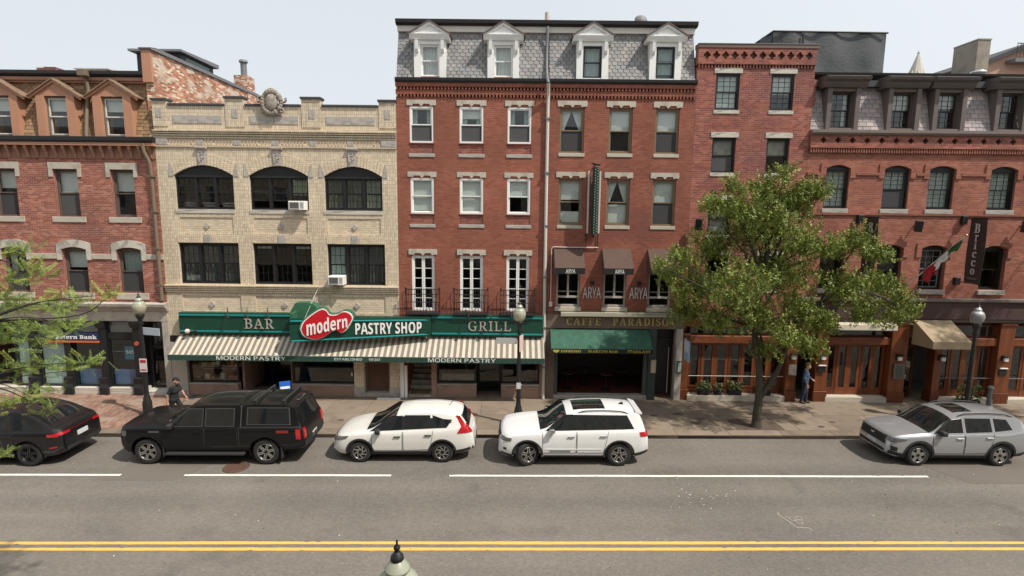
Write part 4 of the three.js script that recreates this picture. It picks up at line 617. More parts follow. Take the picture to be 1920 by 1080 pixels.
{
  const b = thing('mahogany_shopfront', 'glossy mahogany restaurant front with folding glass doors and wooden piers', 'shopfront', [14, 0, 0]);
  add('soffit', bx(7.2, 26, 3.62, 3.76, -1.2, .1), MT.brownTrim, b);
  add('upper_beam', rbx(7.2, 11.76, 3.30, 3.598, -.3, -.02, .02), mottled([.25, .09, .022], .15, 1.5, { seed: 242, rough: .5 }), b);
  const pier = (a, c, y = 3.6, z = .05) => { const p = part('pier', b); add('shaft', rbx(a, c, .6, y, -.4, z, .015), wood, p); add('plinth', rbx(a - .03, c + .03, .13, .598, -.4, z + .04, .012), woodDark, p); add('capital', rbx(a - .03, c + .03, y + .002, y + .1, -.4, z + .05, .012), woodDark, p); return p; };
  pier(7.18, 7.46, 2.9, -.02); pier(11.55, 12.0, 3.4); pier(12.78, 13.3, 3.4); pier(15.86, 16.55, 3.5, .08); pier(17.74, 18.05, 2.9); pier(20.33, 20.95, 3.5, .08);
  const bay = (a, c, n, kneeH) => {
    const w = part('folding_doors', b); add('head_beam', rbx(a - .02, c + .02, 2.60, 2.92, -.35, .0, .02), wood, w); add('transom_frame', barsRect(a, c, 2.922, 3.45, .05, -.28, -.2), woodDark, w); add('transom_pane', bx(a + .051, c - .051, 2.973, 3.4, -.245, -.24), MT.glass, w);
    if (kneeH > .2) add('base', rbx(a - .06, c + .06, .13, kneeH, -.5, .12, .012), MT.stone, w);
    const L = (c - a) / n; for (let k = 0; k < n; k++) { const p = a + k * L + .005, q = a + (k + 1) * L - .005, s = poly([[p, kneeH + .005], [q, kneeH + .005], [q, 2.598], [p, 2.598]]); s.holes.push(poly([[p + .12, kneeH + .32], [q - .12, kneeH + .32], [q - .12, 2.46], [p + .12, 2.46]])); add('leaf', extr(s, -.3, -.25 + (k % 2) * .012), k % 3 ? wood : woodDark, w); add('pane', bx(p + .12, q - .12, kneeH + .32, 2.46, -.28, -.275), MT.glass, w); }
    return w;
  };
  bay(7.5, 11.5, 7, .38); bay(13.32, 15.84, 5, .36); const w5 = bay(18.08, 20.3, 4, .34); bay(20.98, 24, 4, .34);
  add('guard_rail', bar([7.5, 1.18, -.05], [11.5, 1.18, -.05], .014, 6), MT.pipeWhite, b); add('guard_rail', bar([18.08, 1.2, -.05], [20.3, 1.2, -.05], .014, 6), MT.pipeGrey, b); add('guard_rail', bar([20.98, 1.2, -.05], [24, 1.2, -.05], .014, 6), MT.pipeGrey, b);
  const dr = part('entry_door', b); add('leaf', (() => { const g = join(barsRect(0, .82, .15, 2.5, .11, -.03, .03)); g.rotateY(.5); g.translate(16.62, 0, -.25); return g; })(), woodDark, dr); add('pane', (() => { const g = bx(.11, .71, .26, 2.39, -.004, .004); g.rotateY(.5); g.translate(16.62, 0, -.25); return g; })(), MT.glassTint, dr); add('handle', bar([16.75, 1.1, -.2], [16.75, 1.3, -.2], .02), MT.pipeWhite, dr);
  for (const [a, c] of [[12.01, 12.77], [16.56, 17.73]]) { add('entry_header', rbx(a, c, 2.9, 3.6, -.4, -.1, .01), woodDark, b); add('entry_side', bx(a + .01, a + .08, .14, 2.9, -1.6, -.41), woodDark, b); add('entry_back', bx(a, c, .14, 2.9, -1.7, -1.62), MT.black, b); }
  for (const x of [11.78, 13.02, 16.2, 18.0, 20.62]) { const l = part('wall_lantern', b); add('back_plate', rbx(x - .13, x + .13, 1.98, 2.2, .09, .12, .01), MT.black, l); add('shade', rbx(x - .085, x + .085, 1.99, 2.15, .122, .22, .02), MT.white, l); add('hood', rbx(x - .13, x + .13, 2.2, 2.24, .09, .26, .008), MT.black, l); }
  for (const [x, y] of [[13.02, 1.55], [20.62, 1.5]]) { const p = part('plaque', b); add('plate', rbx(x - .16, x + .16, y - .13, y + .13, .09, .115, .008), MT.darkMetal, p); add('light_bar', rbx(x - .17, x + .17, y + .16, y + .2, .09, .16, .008), MT.white, p); }
  const mb = part('menu_case', b); add('case', rbx(16.0, 16.42, 1.2, 1.85, .125, .19, .015), MT.greyTrim, mb); add('menu', bx(16.05, 16.37, 1.25, 1.8, .19, .194), mat([.07, .08, .08], .3), mb); const mb2 = part('menu_case', b); add('case', rbx(11.62, 11.95, 1.3, 1.75, .095, .15, .015), MT.stoneGrey, mb2);
}
// ---------- roofs and towers behind ----------
{
  const p = thing('mesh_wrapped_penthouse', 'rooftop structure wrapped in dark grey scaffold mesh behind the narrow brick house', 'scaffold', [14, 14, -7]);
  const nm = mottled([.085, .09, .092], .16, 3, { seed: 250, fine: 200, alt: [.13, .135, .135], altAmt: .5, bump: .01 });
  const sheet = (w, h, s, o = 0) => { const g = new THREE.PlaneGeometry(w, h, 40, 12), q = g.attributes.position; for (let i = 0; i < q.count; i++) { const u = q.getX(i) / w, v = q.getY(i) / h; q.setZ(i, .14 * (fbm(u + .5, v + .5, 5, 3, s, 3) - .5) + .05 * Math.sin(u * 19 + v * 4) * (v + .5)); } g.computeVertexNormals(); return plain(g); };
  const front = sheet(5.15, 3.2, 7); front.translate(14.35, 14.62, -3.96); add('front_mesh', front, nm, p);
  const sd = sheet(5, 3.2, 8); sd.rotateY(-Math.PI / 2); sd.translate(11.76, 14.62, -6.5); add('side_mesh', sd, nm, p); add('core', bx(11.85, 16.8, 13.2, 16.05, -9, -4.2), MT.roofing, p);
  add('top_rail', join(bar([11.74, 16.2, -3.9], [16.95, 16.17, -3.9], .04), bar([11.74, 16.2, -3.9], [11.74, 16.2, -9], .04)), MT.darkMetal, p); for (const x of [11.76, 13.1, 14.6, 16.93]) add('standard', bar([x, 13.2, -4.05], [x, 16.22, -4.05], .035), MT.darkMetal, p);
  add('seam', join(bx(13.05, 13.13, 14.8, 16.1, -3.87, -3.83), bx(12.1, 12.14, 15.2, 16.1, -3.87, -3.84)), MT.blackMatt, p);
  const s = thing('church_steeple', 'pale distant stone church spire rising above the slate roof', 'steeple', [57, 0, -60]);
  const sp = new THREE.ConeGeometry(2.75, 8.1, 8); sp.translate(57, 26.7, -60); add('spire', plain(sp), MT.stoneGrey, s); add('tower', bx(54, 60, -.05, 22.6, -63, -57), MT.stoneGrey, s); for (let k = 0; k < 8; k++) { const a = k * .785 + .39; add('crocket', join([0, 1, 2, 3].map(q => { const r = 2.75 * (1 - q / 4.6) * .97, c = new THREE.ConeGeometry(.2, .55, 5); c.translate(57 + r * Math.cos(a), 22.6 + q * 1.75, -60 + r * Math.sin(a)); return plain(c); })), MT.stoneLight, s); } add('finial', join(cyl(.06, .05, .7, 57, 30.1, -60, 6), plain(new THREE.SphereGeometry(.17, 8, 6).translate(57, 30.5, -60))), MT.stoneGrey, s);
  const c = thing('stucco_chimney', 'tall grey stuccoed chimney slab on the roof beside the metal vent', 'chimney', [22, 13, -6.5]); add('slab', bx(21.95, 22.55, 12.9, 16.25, -6.5, -5), mottled([.30, .26, .21], .14, 3, { seed: 252, alt: [.2, .18, .155], bump: .004 }), c); add('cap', bx(21.93, 22.57, 16.252, 16.3, -6.53, -4.97), MT.stoneGrey, c);
  const h = thing('salmon_house', 'salmon rendered house with dark roof edge and rooftop terrace rail behind the slate roof', 'building', [31, 0, -14]); add('wall', extr(poly([[28.2, -.05], [37, -.05], [37, 19.0], [30.6, 18.0], [28.2, 17.0]]), -22, -12), mottled([.46, .30, .225], .08, 3, { seed: 253 }), h);
  add('roof_edge', extr(poly([[28.0, 16.92], [30.6, 18.0], [37, 19.0], [37, 19.25], [30.55, 18.22], [28.0, 17.15]]), -22, -11.7), MT.roofing, h); add('terrace_slab', bx(29.2, 37, 16.9, 17.1, -12, -11.3), MT.pipeGrey, h); add('terrace_rail', join([...Array(20).keys()].map(k => bar([29.3 + k * .2, 17.1, -11.4], [29.3 + k * .2, 17.95, -11.4], .018, 4)), bar([29.3, 17.95, -11.4], [33.2, 17.95, -11.4], .03)), MT.black, h);
}
// ---------- awnings, signs, banners ----------
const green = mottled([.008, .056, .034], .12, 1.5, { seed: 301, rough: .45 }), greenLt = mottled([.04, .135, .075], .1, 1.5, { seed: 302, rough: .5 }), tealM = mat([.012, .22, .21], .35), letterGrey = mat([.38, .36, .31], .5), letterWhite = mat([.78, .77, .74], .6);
function scallop(x0, x1, y0, y1, n, d) { const s = new THREE.Shape(); s.moveTo(x0, y1); s.lineTo(x0, y0 + d); const w = (x1 - x0) / n; for (let i = 0; i < n; i++) s.quadraticCurveTo(x0 + (i + .5) * w, y0 - d, x0 + (i + 1) * w, y0 + d); s.lineTo(x1, y1); s.closePath(); return s; }
{
  // long striped awning
  const a = thing('striped_awning', 'long cream and taupe striped awning with scalloped green valance', 'awning', [-6.2, 1.9, .1]), x0 = -13.79, x1 = 1.33;
  const sm = new THREE.MeshStandardMaterial({ roughness: .9 }); sm.map = tex(256, 64, .235 * 8, 1, (u, v) => { const p = (u * 8) % 1, k = .9 + .2 * fbm(u, v, 16, 8, 310, 3) + .1 * (hash2(Math.floor(u * 8), 1, 3) - .5); const e = Math.min(1, Math.max(0, (p - .02) / .03)) * Math.min(1, Math.max(0, (.56 - p) / .03)); return mix([.54, .485, .395], [.20, .172, .138], e).map(x => x * k); });
  const r = rng(3), slope = prismX([[.12, 2.80], [1.05, 2.145], [1.05, 2.13], [.12, 2.785]], x0, x1); add('canopy', slope, sm, a);
  add('valance', extr(scallop(x0, x1, 1.925, 2.15, 62, .018), 1.052, 1.064), mottled([.022, .06, .042], .1, 1.5, { seed: 303 }), a); add('front_bar', bar([x0, 2.14, 1.03], [x1, 2.14, 1.03], .02), MT.pipeGrey, a);
  for (const x of [x0, x1 - .01]) add('end_gusset', prismX([[.12, 2.78], [1.05, 2.13], [1.05, 2.0], [.12, 2.6]], x, x + .01), sm, a);
  for (const [s, p, q, y, t] of [['MODERN PASTRY', -11.83, -9.05, 1.965, 2.125], ['MODERN PASTRY', -3.34, -.63, 1.965, 2.125], ['ESTABLISHED', -7.1, -5.98, 1.995, 2.09], ['1930', -5.72, -5.27, 1.995, 2.09]]) add('lettering', text(s, 'sr', p, q, y, t, 1.064, .004, .16), letterWhite, a);
  for (const x of [-13.4, -10.5, -7.2, -3.9, -1.4, 1.0]) add('arm', bar([x, 2.6, .02], [x, 2.12, 1.02], .018), MT.pipeGrey, a);
}
function bandSign(name, label, x0, x1, word, p, q, lamps) {
  const s = thing(name, label, 'sign', [(x0 + x1) / 2, 2.8, 0]); add('board', rbx(x0, x1, 2.84, 3.74, .003, .28, .012), green, s);
  for (const y of [2.92, 3.6]) add('teal_tube', rbx(x0 + .03, x1 - .01, y, y + .075, .281, .325, .015), tealM, s);
  add('lettering', text(word, 'fr', p, q, 3.09, 3.5, .28, .03, .18), letterGrey, s);
  for (const x of lamps) { const l = part('gooseneck_lamp', s); add('arm', tube([[x, 3.72, .1], [x + .02, 3.92, .16], [x + .1, 3.95, .32], [x + .18, 3.82, .5], [x + .2, 3.72, .58]], .014, 18, 5), MT.black, l); const g = new THREE.ConeGeometry(.09, .14, 12, 1, true); g.rotateX(.5); g.translate(x + .2, 3.68, .62); add('shade', plain(g), MT.black, l); }
  return s;
}
const sgL = bandSign('green_band_sign', 'dark green fascia sign reading bar above the striped awning', -13.7, -8.7, 'BAR', -11.0, -9.8, [-11.75, -10.95, -10.1]);
{ const f = part('floodlight', sgL); add('lamp_head', plain(new THREE.SphereGeometry(.1, 12, 8).scale(1, 1, 1.2).translate(-13.3, 2.98, .42)), mat([.6, .5, .45], .3), f); add('bracket', join(bar([-13.3, 2.95, .28], [-13.0, 2.95, .36], .02), plain(new THREE.SphereGeometry(.06, 8, 6).translate(-13.0, 2.98, .36))), MT.black, f); }
bandSign('green_band_sign', 'dark green fascia sign reading grill beside the downpipe', -3.32, 1.28, 'GRILL', -1.78, -.03, [-1.95, -1.05, -.2]);
{
  // projecting shop sign with a red bean-shaped plaque; it stands at an angle to the wall
  const s = thing('angled_shop_sign', 'angled green shop sign with red bean-shaped plaque and white block letters', 'sign', [-6, 2.8, .5]), th = .1706, place = g => { g.rotateY(th); g.translate(-8.72, 0, 1.35); return g; };
  add('panel', place(extr(poly([[0, 2.79], [5.5, 2.93], [5.5, 3.64], [0, 3.74]]), -.12, 0)), green, s);
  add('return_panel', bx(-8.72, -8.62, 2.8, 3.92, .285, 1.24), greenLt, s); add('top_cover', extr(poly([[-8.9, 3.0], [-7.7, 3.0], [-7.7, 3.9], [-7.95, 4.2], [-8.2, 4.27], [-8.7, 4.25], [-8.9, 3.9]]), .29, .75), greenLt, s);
  add('backing', prismX([[.29, 2.86], [.5, 2.86], [.5, 3.68], [.29, 3.68]], -8.6, -3.33), green, s);
  for (const [a, c] of [[2.83, 2.965], [3.63, 3.55]]) add('teal_tube', place(bar([.05, a, .03], [5.45, c, .03], .035, 8)), tealM, s);
  const P = [[1190, 340], [1215, 280], [1290, 215], [1360, 175], [1400, 185], [1430, 225], [1490, 225], [1540, 200], [1590, 210], [1620, 250], [1600, 300], [1560, 360], [1520, 385], [1495, 370], [1475, 360], [1430, 380], [1370, 420], [1300, 437], [1230, 415], [1200, 380]].map(([x, y]) => [.42 + (x - 1190) * .0047, 3.34 - (y - 340) * .00468]);
  const spl = k => { const c = new THREE.SplineCurve([...P, P[0]].map(([x, y]) => new THREE.Vector2(1.45 + (x - 1.45) * k, 3.42 + (y - 3.42) * k))); return new THREE.Shape(c.getPoints(70)); };
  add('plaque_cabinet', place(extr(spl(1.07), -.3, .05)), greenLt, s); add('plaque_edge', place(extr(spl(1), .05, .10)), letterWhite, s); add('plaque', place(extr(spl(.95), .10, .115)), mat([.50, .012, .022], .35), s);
  const m = text('modern', 'sb', 0, 1.55, 0, .62, .115, .03); { const p = m.attributes.position; for (let i = 0; i < p.count; i++) { const x = p.getX(i), y = p.getY(i); p.setY(i, y * (1 - .12 * x) + x * .2); } m.translate(.66, 3.05, 0); m.computeVertexNormals(); } add('lettering', place(m), letterWhite, s);
  const t = text('PASTRY SHOP', 'sb', 2.5, 5.12, 3.03, 3.5, 0, .035); add('lettering', place(t), letterWhite, s);
  add('guy_wire', join(bar([-8.1, 4.25, .6], [-7.95, 4.85, .05], .008, 4), bar([-8.2, 3.6, 1.3], [-7.95, 4.85, .05], .008, 4)), MT.pipeWhite, s);
}
const brownFab = mottled([.092, .056, .043], .09, 1, { seed: 311, rough: .92 });
for (const [i, a, c] of [[0, 1.70, 2.90], [1, 3.67, 4.84], [2, 5.53, 6.72]]) {
  const w = thing('window_awning', ['brown window awning beside the white downpipe, a wall pipe above it', 'brown window awning between the two sets of wall letters', 'brown window awning partly behind the tree leaves'][i], 'awning', [(a + c) / 2, 5.5, 0], 'brown awnings over the first floor windows');
  add('canopy', prismX([[.012, 6.52], [.75, 5.785], [.75, 5.77], [.012, 6.5]], a, c), brownFab, w); for (const x of [a, c - .01]) add('side_panel', prismX([[.012, 6.5], [.75, 5.77], [.75, 5.54], [.012, 5.62]], x, x + .01), brownFab, w);
  add('valance', bx(a, c, 5.54, 5.784, .751, .76), mat([.014, .013, .013], .9), w); add('lettering', text('ARYA', 'sr', (a + c) / 2 - .17, (a + c) / 2 + .21, 5.57, 5.74, .76, .004), letterWhite, w);
  const f = part('frame', w); add('front_bar', bar([a, 5.56, .74], [c, 5.56, .74], .012), MT.darkMetal, f);
}
for (const [p, q, l] of [[2.92, 3.67, 'thin silver wall letters between the first two brown awnings'], [4.84, 5.6, 'thin silver wall letters nearer the tree, between two brown awnings']]) {
  const g = thing('wall_letters', l, 'sign', [(p + q) / 2, 4.4, 0], 'silver letters on the brick'); add('lettering', text('ARYA', 'sr', p, q, 4.46, 4.93, .03, .03), mat([.56, .53, .52], .4), g); add('stand_offs', join([.1, .35, .6, .9].map(t => bar([p + (q - p) * t, 4.6, -.01], [p + (q - p) * t, 4.6, .03], .012))), MT.darkMetal, g);
  const w = thing('wall_lamp', p < 4 ? 'small black wall lamp above the silver letters beside the second awning' : 'small black wall lamp above the silver letters nearer the tree', 'lamp', [(p + q) / 2, 5.1, 0], 'lamps above the wall letters'); add('body', rbx((p + q) / 2 - .08, (p + q) / 2 + .08, 5.05, 5.2, .06, .2, .02), MT.black, w); add('arm', bar([(p + q) / 2, 5.12, -.01], [(p + q) / 2, 5.12, .08], .02), MT.black, w);
}
{
  const s = thing('vertical_blade_sign', 'dark green vertical blade sign edged with white bulbs on the brick wall', 'sign', [3.25, 7, 0]);
  add('body', rbx(3.17, 3.35, 7.1, 9.75, .12, .62, .02), mottled([.012, .035, .025], .15, 1, { seed: 312 }), s); for (let k = 0; k < 24; k++) { const y = 7.2 + k * .107; add('bulb', join([-1, 1].map(q => plain(new THREE.SphereGeometry(.013, 6, 5).translate(3.26 + q * .05, y + q * .03, .63)))), letterWhite, s); }
  for (const x of [3.02, 3.47]) add('side_tube', rbx(x - .035, x + .035, 7.14, 9.6, .1, .19, .01), MT.pipeWhite, s); add('bracket', join(bar([3.26, 9.85, -.01], [3.26, 9.85, .5], .03), bar([3.1, 9.9, .3], [3.42, 9.82, .45], .035), bar([3.26, 7.02, -.01], [3.26, 7.02, .45], .03), bar([2.98, 6.75, .05], [2.98, 7.14, .05], .02), bar([3.47, 6.6, .05], [3.47, 7.14, .05], .02)), MT.black, s);
  const c = thing('wall_conduit', 'pale pipe running along and down the brick beside the downpipe', 'pipe', [1.6, 4, 0]); add('run', tube([[3.5, 6.56, .05], [2, 6.56, .05], [1.66, 6.56, .05], [1.6, 6.5, .05], [1.6, 6.2, .05], [1.6, 4.3, .05]], .022, 60, 6), MT.pipeWhite, c); add('box', rbx(1.53, 1.67, 4.1, 4.3, .0, .1, .01), MT.pipeWhite, c); const rg = new THREE.TorusGeometry(.17, .012, 5, 18); rg.translate(1.6, 3.98, .04); add('coiled_cable', plain(rg), MT.brownTrim, c);
}
{
  const gold = mat([.46, .36, .12], .5), l = thing('frieze_letters', 'worn gold serif letters on the brown frieze above the green awning', 'sign', [4.4, 3.3, 0]); add('lettering', join(text('CAFFE', 'fb', 2.28, 3.7, 3.33, 3.64, .05, .03, .22), text('PARADISO', 'fb', 4.2, 6.5, 3.33, 3.66, .05, .03, .22)), gold, l);
  const a = thing('green_awning', 'green cafe awning with black lettered valance', 'awning', [3.6, 2.3, 0]), x0 = 1.61, x1 = 5.72, gf = mottled([.025, .088, .055], .14, 1.3, { seed: 313, alt: [.05, .13, .085], altAmt: .7, rough: .8 });
  add('canopy', prismX([[.03, 3.16], [.85, 2.52], [.85, 2.505], [.03, 3.145]], x0, x1), gf, a); for (const x of [x0, x1 - .01]) add('side_panel', prismX([[.03, 3.14], [.85, 2.505], [.85, 2.34], [.03, 2.5]], x, x + .01), gf, a); add('valance', bx(x0, x1, 2.33, 2.518, .852, .862), mat([.016, .02, .012], .9), a);
  const yel = mat([.5, .40, .05], .7); for (const [s, p, q] of [['ESPRESSO', 2.0, 2.8], ['MARTINI BAR', 3.1, 4.3], ['GELATI', 4.9, 5.6]]) add('lettering', text(s, 'fb', p, q, 2.375, 2.47, .862, .004), yel, a); add('cup_emblem', join(extr(poly([[1.68, 2.47], [1.95, 2.47], [1.9, 2.39], [1.84, 2.36], [1.78, 2.36], [1.72, 2.39]]), .862, .866)), yel, a); add('cup_emblem', join(bar([4.72, 2.38, .864], [4.72, 2.47, .864], .015), bar([4.82, 2.38, .864], [4.82, 2.47, .864], .015), bar([4.7, 2.47, .864], [4.86, 2.47, .864], .012)), yel, a); for (const x of [x0 + .1, x1 - .1]) add('arm', bar([x, 2.6, -.02], [x, 2.45, .83], .015), MT.pipeGrey, a);
  const m = thing('menu_case', 'cream menu board on the dark cafe pier', 'menu board', [5.94, 1.3, .1]); add('case', rbx(5.82, 6.07, 1.32, 1.92, .102, .15, .01), MT.greyTrim, m); add('sheet', bx(5.85, 6.04, 1.35, 1.89, .15, .154), mat([.55, .48, .33], .8), m);
  const m2 = thing('menu_case', 'small pale green menu case on the grey stone pier', 'menu board', [7.05, 1.3, .1]); add('case', rbx(6.95, 7.15, 1.33, 1.85, .062, .13, .01), mottled([.03, .06, .05], .1, 1, { seed: 314 }), m2); add('sheet', bx(6.98, 7.12, 1.38, 1.8, .13, .134), mat([.45, .52, .48], .7), m2);
  const bs = thing('blue_blade_sign', 'small blue and white blade sign hanging on the stone pier', 'sign', [7.2, 2, 0]); add('panel', rbx(7.17, 7.22, 1.98, 2.86, .22, .86, .01), mat([.30, .42, .58], .6), bs); add('white_half', rbx(7.16, 7.169, 2.35, 2.82, .26, .82, .003), mat([.62, .66, .72], .6), bs); add('bracket', bar([7.195, 2.9, .0], [7.195, 2.9, .86], .02), MT.black, bs);
}
{
  // tan entrance awning
  const a = thing('entrance_awning', 'tan box awning over the restaurant entrance', 'awning', [17.3, 2.7, 0]), x0 = 16.58, x1 = 18.1, tf = mottled([.34, .26, .17], .08, 1, { seed: 315, alt: [.42, .32, .21], altAmt: .4, rough: .9 });
  add('canopy', prismX([[.21, 3.72], [1.38, 3.08], [1.38, 3.065], [.21, 3.705]], x0, x1), tf, a); for (const x of [x0, x1 - .012]) add('side_panel', prismX([[.21, 3.705], [1.38, 3.07], [1.38, 2.79], [.21, 2.72]], x, x + .012), tf, a); add('valance', bx(x0, x1, 2.79, 3.078, 1.382, 1.394), tf, a);
  const w = thing('cream_canopy', 'cream fabric strip of a rolled awning behind the tree leaves', 'awning', [14.5, 3.4, 0]); add('roll', prismX([[.0, 3.62], [.34, 3.52], [.36, 3.3], [.0, 3.36]], 13.3, 15.85), mottled([.55, .49, .38], .08, 1, { seed: 316 }), w); add('bar', bar([13.3, 3.3, .34], [15.85, 3.3, .34], .03), MT.pipeGrey, w);
  const bm = mottled([.042, .028, .024], .12, 1, { seed: 317, rough: .85 }), lt = mat([.50, .47, .42], .7);
  for (const [x, label, y0] of [[14.12, 'dark brown hanging banner half hidden by the tree crown', 5.35], [18.33, 'dark brown hanging banner beside the tricolour flag', 5.35]]) {
    const b = thing('hanging_banner', label, 'banner', [x, 5.3, 0], 'dark banners on the brick front');
    add('cloth', (() => { const g = new THREE.BoxGeometry(.012, 2.55, .82, 1, 8, 6), p = g.attributes.position; for (let i = 0; i < p.count; i++) p.setX(i, p.getX(i) + .02 * Math.sin(p.getY(i) * 2.2 + p.getZ(i) * 3)); g.translate(x, 6.63, .72); g.computeVertexNormals(); return plain(g); })(), bm, b);
    for (const y of [7.92, 5.33]) add('rod', bar([x, y, -.01], [x, y, 1.18], .02), MT.black, b); add('bracket', rbx(x - .2, x + .02, 7.65, 8.0, .0, .16, .02), MT.black, b); add('bracket', rbx(x - .2, x + .02, 5.2, 5.5, .0, .16, .02), MT.black, b);
    'Bricco'.split('').forEach((ch, k) => { const g = text(ch, 'fb', -.13 + (k ? .03 : 0) + (ch === 'i' || ch === 'r' ? .03 : 0), .13 - (k ? .03 : 0) - (ch === 'i' ? .03 : 0), 0, k ? (ch === 'i' ? .3 : .24) : .36, 0, .01); g.rotateY(-Math.PI / 2); g.translate(x - .028, k ? 7.36 - k * .335 : 7.34, .72); add('letter', g, lt, b); });
    { const g = join(bx(-.3, .3, .06, .075, 0, .006), bx(-.22, .22, 0, .03, 0, .006)); g.rotateY(-Math.PI / 2); g.translate(x - .028, 5.5, .72); add('small_print', g, mat([.2, .18, .16], .7), b); }
  }
  // tricolour on a slanting pole
  const f = thing('tricolour_flag', 'green white and red flag wrapped along a slanting pole on the brick wall', 'flag', [16.25, 5.1, 0]), A = [16.25, 5.12, .02], B = [17.1, 7.28, 1.7]; const L = t => [A[0] + (B[0] - A[0]) * t, A[1] + (B[1] - A[1]) * t, A[2] + (B[2] - A[2]) * t];
  add('pole', bar(A, B, .022, 8), MT.pipeWhite, f); add('finial', plain(new THREE.SphereGeometry(.05, 10, 8).translate(...B)), mat([.6, .45, .15], .3, { metalness: .8 }), f);
  for (const [t0, t1, c, n, w] of [[.70, .92, [.02, .10, .03], 'green_band', .16], [.50, .715, [.62, .6, .58], 'white_band', .26], [.30, .515, [.40, .015, .02], 'red_band', .40]]) {
    const N = 10, Mx = 10, pos = [], idx = []; for (let i = 0; i <= N; i++) for (let j = 0; j <= Mx; j++) { const t = t0 + (t1 - t0) * i / N, p = L(t), a = j / Mx; const dr = a * w * (1 + .35 * Math.sin(t * 40)); pos.push(p[0] + .05 * Math.sin(a * 9 + t * 14) + dr * .05, p[1] - dr, p[2] + .07 * Math.sin(a * 7 + t * 17) * a + .03); }
    for (let i = 0; i < N; i++) for (let j = 0; j < Mx; j++) { const k = i * (Mx + 1) + j; idx.push(k, k + 1, k + Mx + 1, k + 1, k + Mx + 2, k + Mx + 1); } const g = new THREE.BufferGeometry(); g.setAttribute('position', new THREE.Float32BufferAttribute(pos, 3)); g.setAttribute('uv', new THREE.Float32BufferAttribute(new Array(pos.length / 3 * 2).fill(0), 2)); g.setIndex(idx); g.computeVertexNormals(); add(n, plain(g), mat(c, .85), f);
  }
  for (const [x, y, l] of [[16.3, 7.58, 'black wall speaker on bracket between the arched windows'], [20.6, 7.6, 'black wall speaker on bracket beyond the dark banner'], [7.49, 7.56, 'black wall speaker on the narrow brick house']]) { const s = thing('wall_speaker', l, 'speaker', [x, y, 0], 'black speakers on the walls'); const g = rbx(-.13, .13, -.22, .22, 0, .2, .015); g.rotateY(-.35); g.rotateX(.15); g.translate(x, y, .22); add('cabinet', g, MT.black, s); add('bracket', bar([x, y, -.01], [x, y, .25], .025), MT.black, s); }
}
for (const [x0, x1, y0, y1, l] of [[-8.97, -8.32, 7.95, 8.31, 'white air conditioner in the arched window under the crest'], [-7.5, -6.86, 4.93, 5.3, 'white air conditioner sticking out of the lower window above the shop sign']]) {
  const a = thing('air_conditioner', l, 'air conditioner', [(x0 + x1) / 2, y0, 0]); add('case', rbx(x0, x1, y0, y1, -.15, .32, .02), MT.white, a); add('grille_frame', barsRect(x0 + .04, x0 + .44, y0 + .04, y1 - .04, .02, .32, .33), MT.pipeWhite, a); add('coil', bx(x0 + .06, x0 + .42, y0 + .06, y1 - .06, .321, .325), mat([.10, .09, .085], .8), a); for (let k = 0; k < 6; k++) { const y = y0 + .08 + k * (y1 - y0 - .16) / 5; add('louvre', bx(x1 - .17, x1 - .04, y, y + .015, .32, .326), MT.pipeGrey, a); } add('support', join([.15, .45].map(q => bar([x0 + q, y0 - .2, .01], [x0 + q, y0, .28], .015))), MT.pipeWhite, a);
}
// ---------- street furniture ----------
function lampPost(x, z, label, glassM, cap, extra) {
  const l = thing('street_lamp', label, 'street lamp', [x, .14, z], 'acorn street lamps'); const y = .14, pm = mat([.014, .014, .015], .5);
  add('base', lathe([[.001, 0], [.2, 0], [.2, .08], [.17, .12], [.165, .5], [.13, .6], [.13, .66], [.09, .78], [.085, .9]], x, y, z, 16), pm, l); add('shaft', lathe([[.085, .9], [.075, 2], [.06, 3.5], [.06, 3.56]], x, y, z, 12), pm, l);
  add('collar', lathe([[.06, 3.5], [.1, 3.54], [.07, 3.62], [.09, 3.72], [.14, 3.82], [.16, 3.9], [.13, 3.93], [.001, 3.93]], x, y, z, 16), pm, l);
  add('globe', lathe([[.12, 3.93], [.17, 3.98], [.215, 4.08], [.235, 4.18], [.225, 4.26], [.2, 4.30]], x, y, z, 24), glassM, l); add('globe_roof', lathe([[.205, 4.30], [.2, 4.33], [.15, 4.39], [.105, 4.41], [.10, 4.425], [.125, 4.44], [.12, 4.46], [.07, 4.53], [.03, 4.56]], x, y, z, 24), cap, l);
  add('finial', lathe([[.055, 4.53], [.068, 4.55], [.06, 4.585], [.03, 4.625], [.018, 4.635], [.034, 4.66], [.032, 4.68], [.012, 4.70], [.01, 4.745], [.001, 4.75]], x, y, z, 12), pm, l);
  if (extra) extra(l, pm); return l;
}
const frosted = mat([.60, .58, .44], .3, { transmission: .45, thickness: 0, ior: 1.45 }), frostCap = mat([.44, .46, .36], .35, { transmission: .3, thickness: 0, ior: 1.45 });
lampPost(-13.85, 2.4, 'black acorn street lamp carrying the street name plate by the bank', frosted, frostCap, (l, pm) => {
  add('name_plate', (() => { const g = rbx(0, .75, 3.28, 3.56, -.012, .012, .004); g.rotateY(-.25); g.translate(-13.78, 0, 2.4); return g; })(), mat([.42, .47, .52], .5), l); add('parking_sign', rbx(-13.96, -13.68, 1.86, 2.38, 2.49, 2.5, .003), mat([.62, .56, .55], .6), l); add('sign_print', join(bx(-13.93, -13.71, 2.22, 2.33, 2.501, 2.504), bx(-13.93, -13.71, 1.92, 1.97, 2.501, 2.504)), mat([.4, .03, .03], .6), l); add('reflector', plain(new THREE.CylinderGeometry(.08, .08, .03, 14).rotateX(1.57).translate(-14.03, 2.95, 2.46)), mat([.5, .08, .05], .4), l);
});
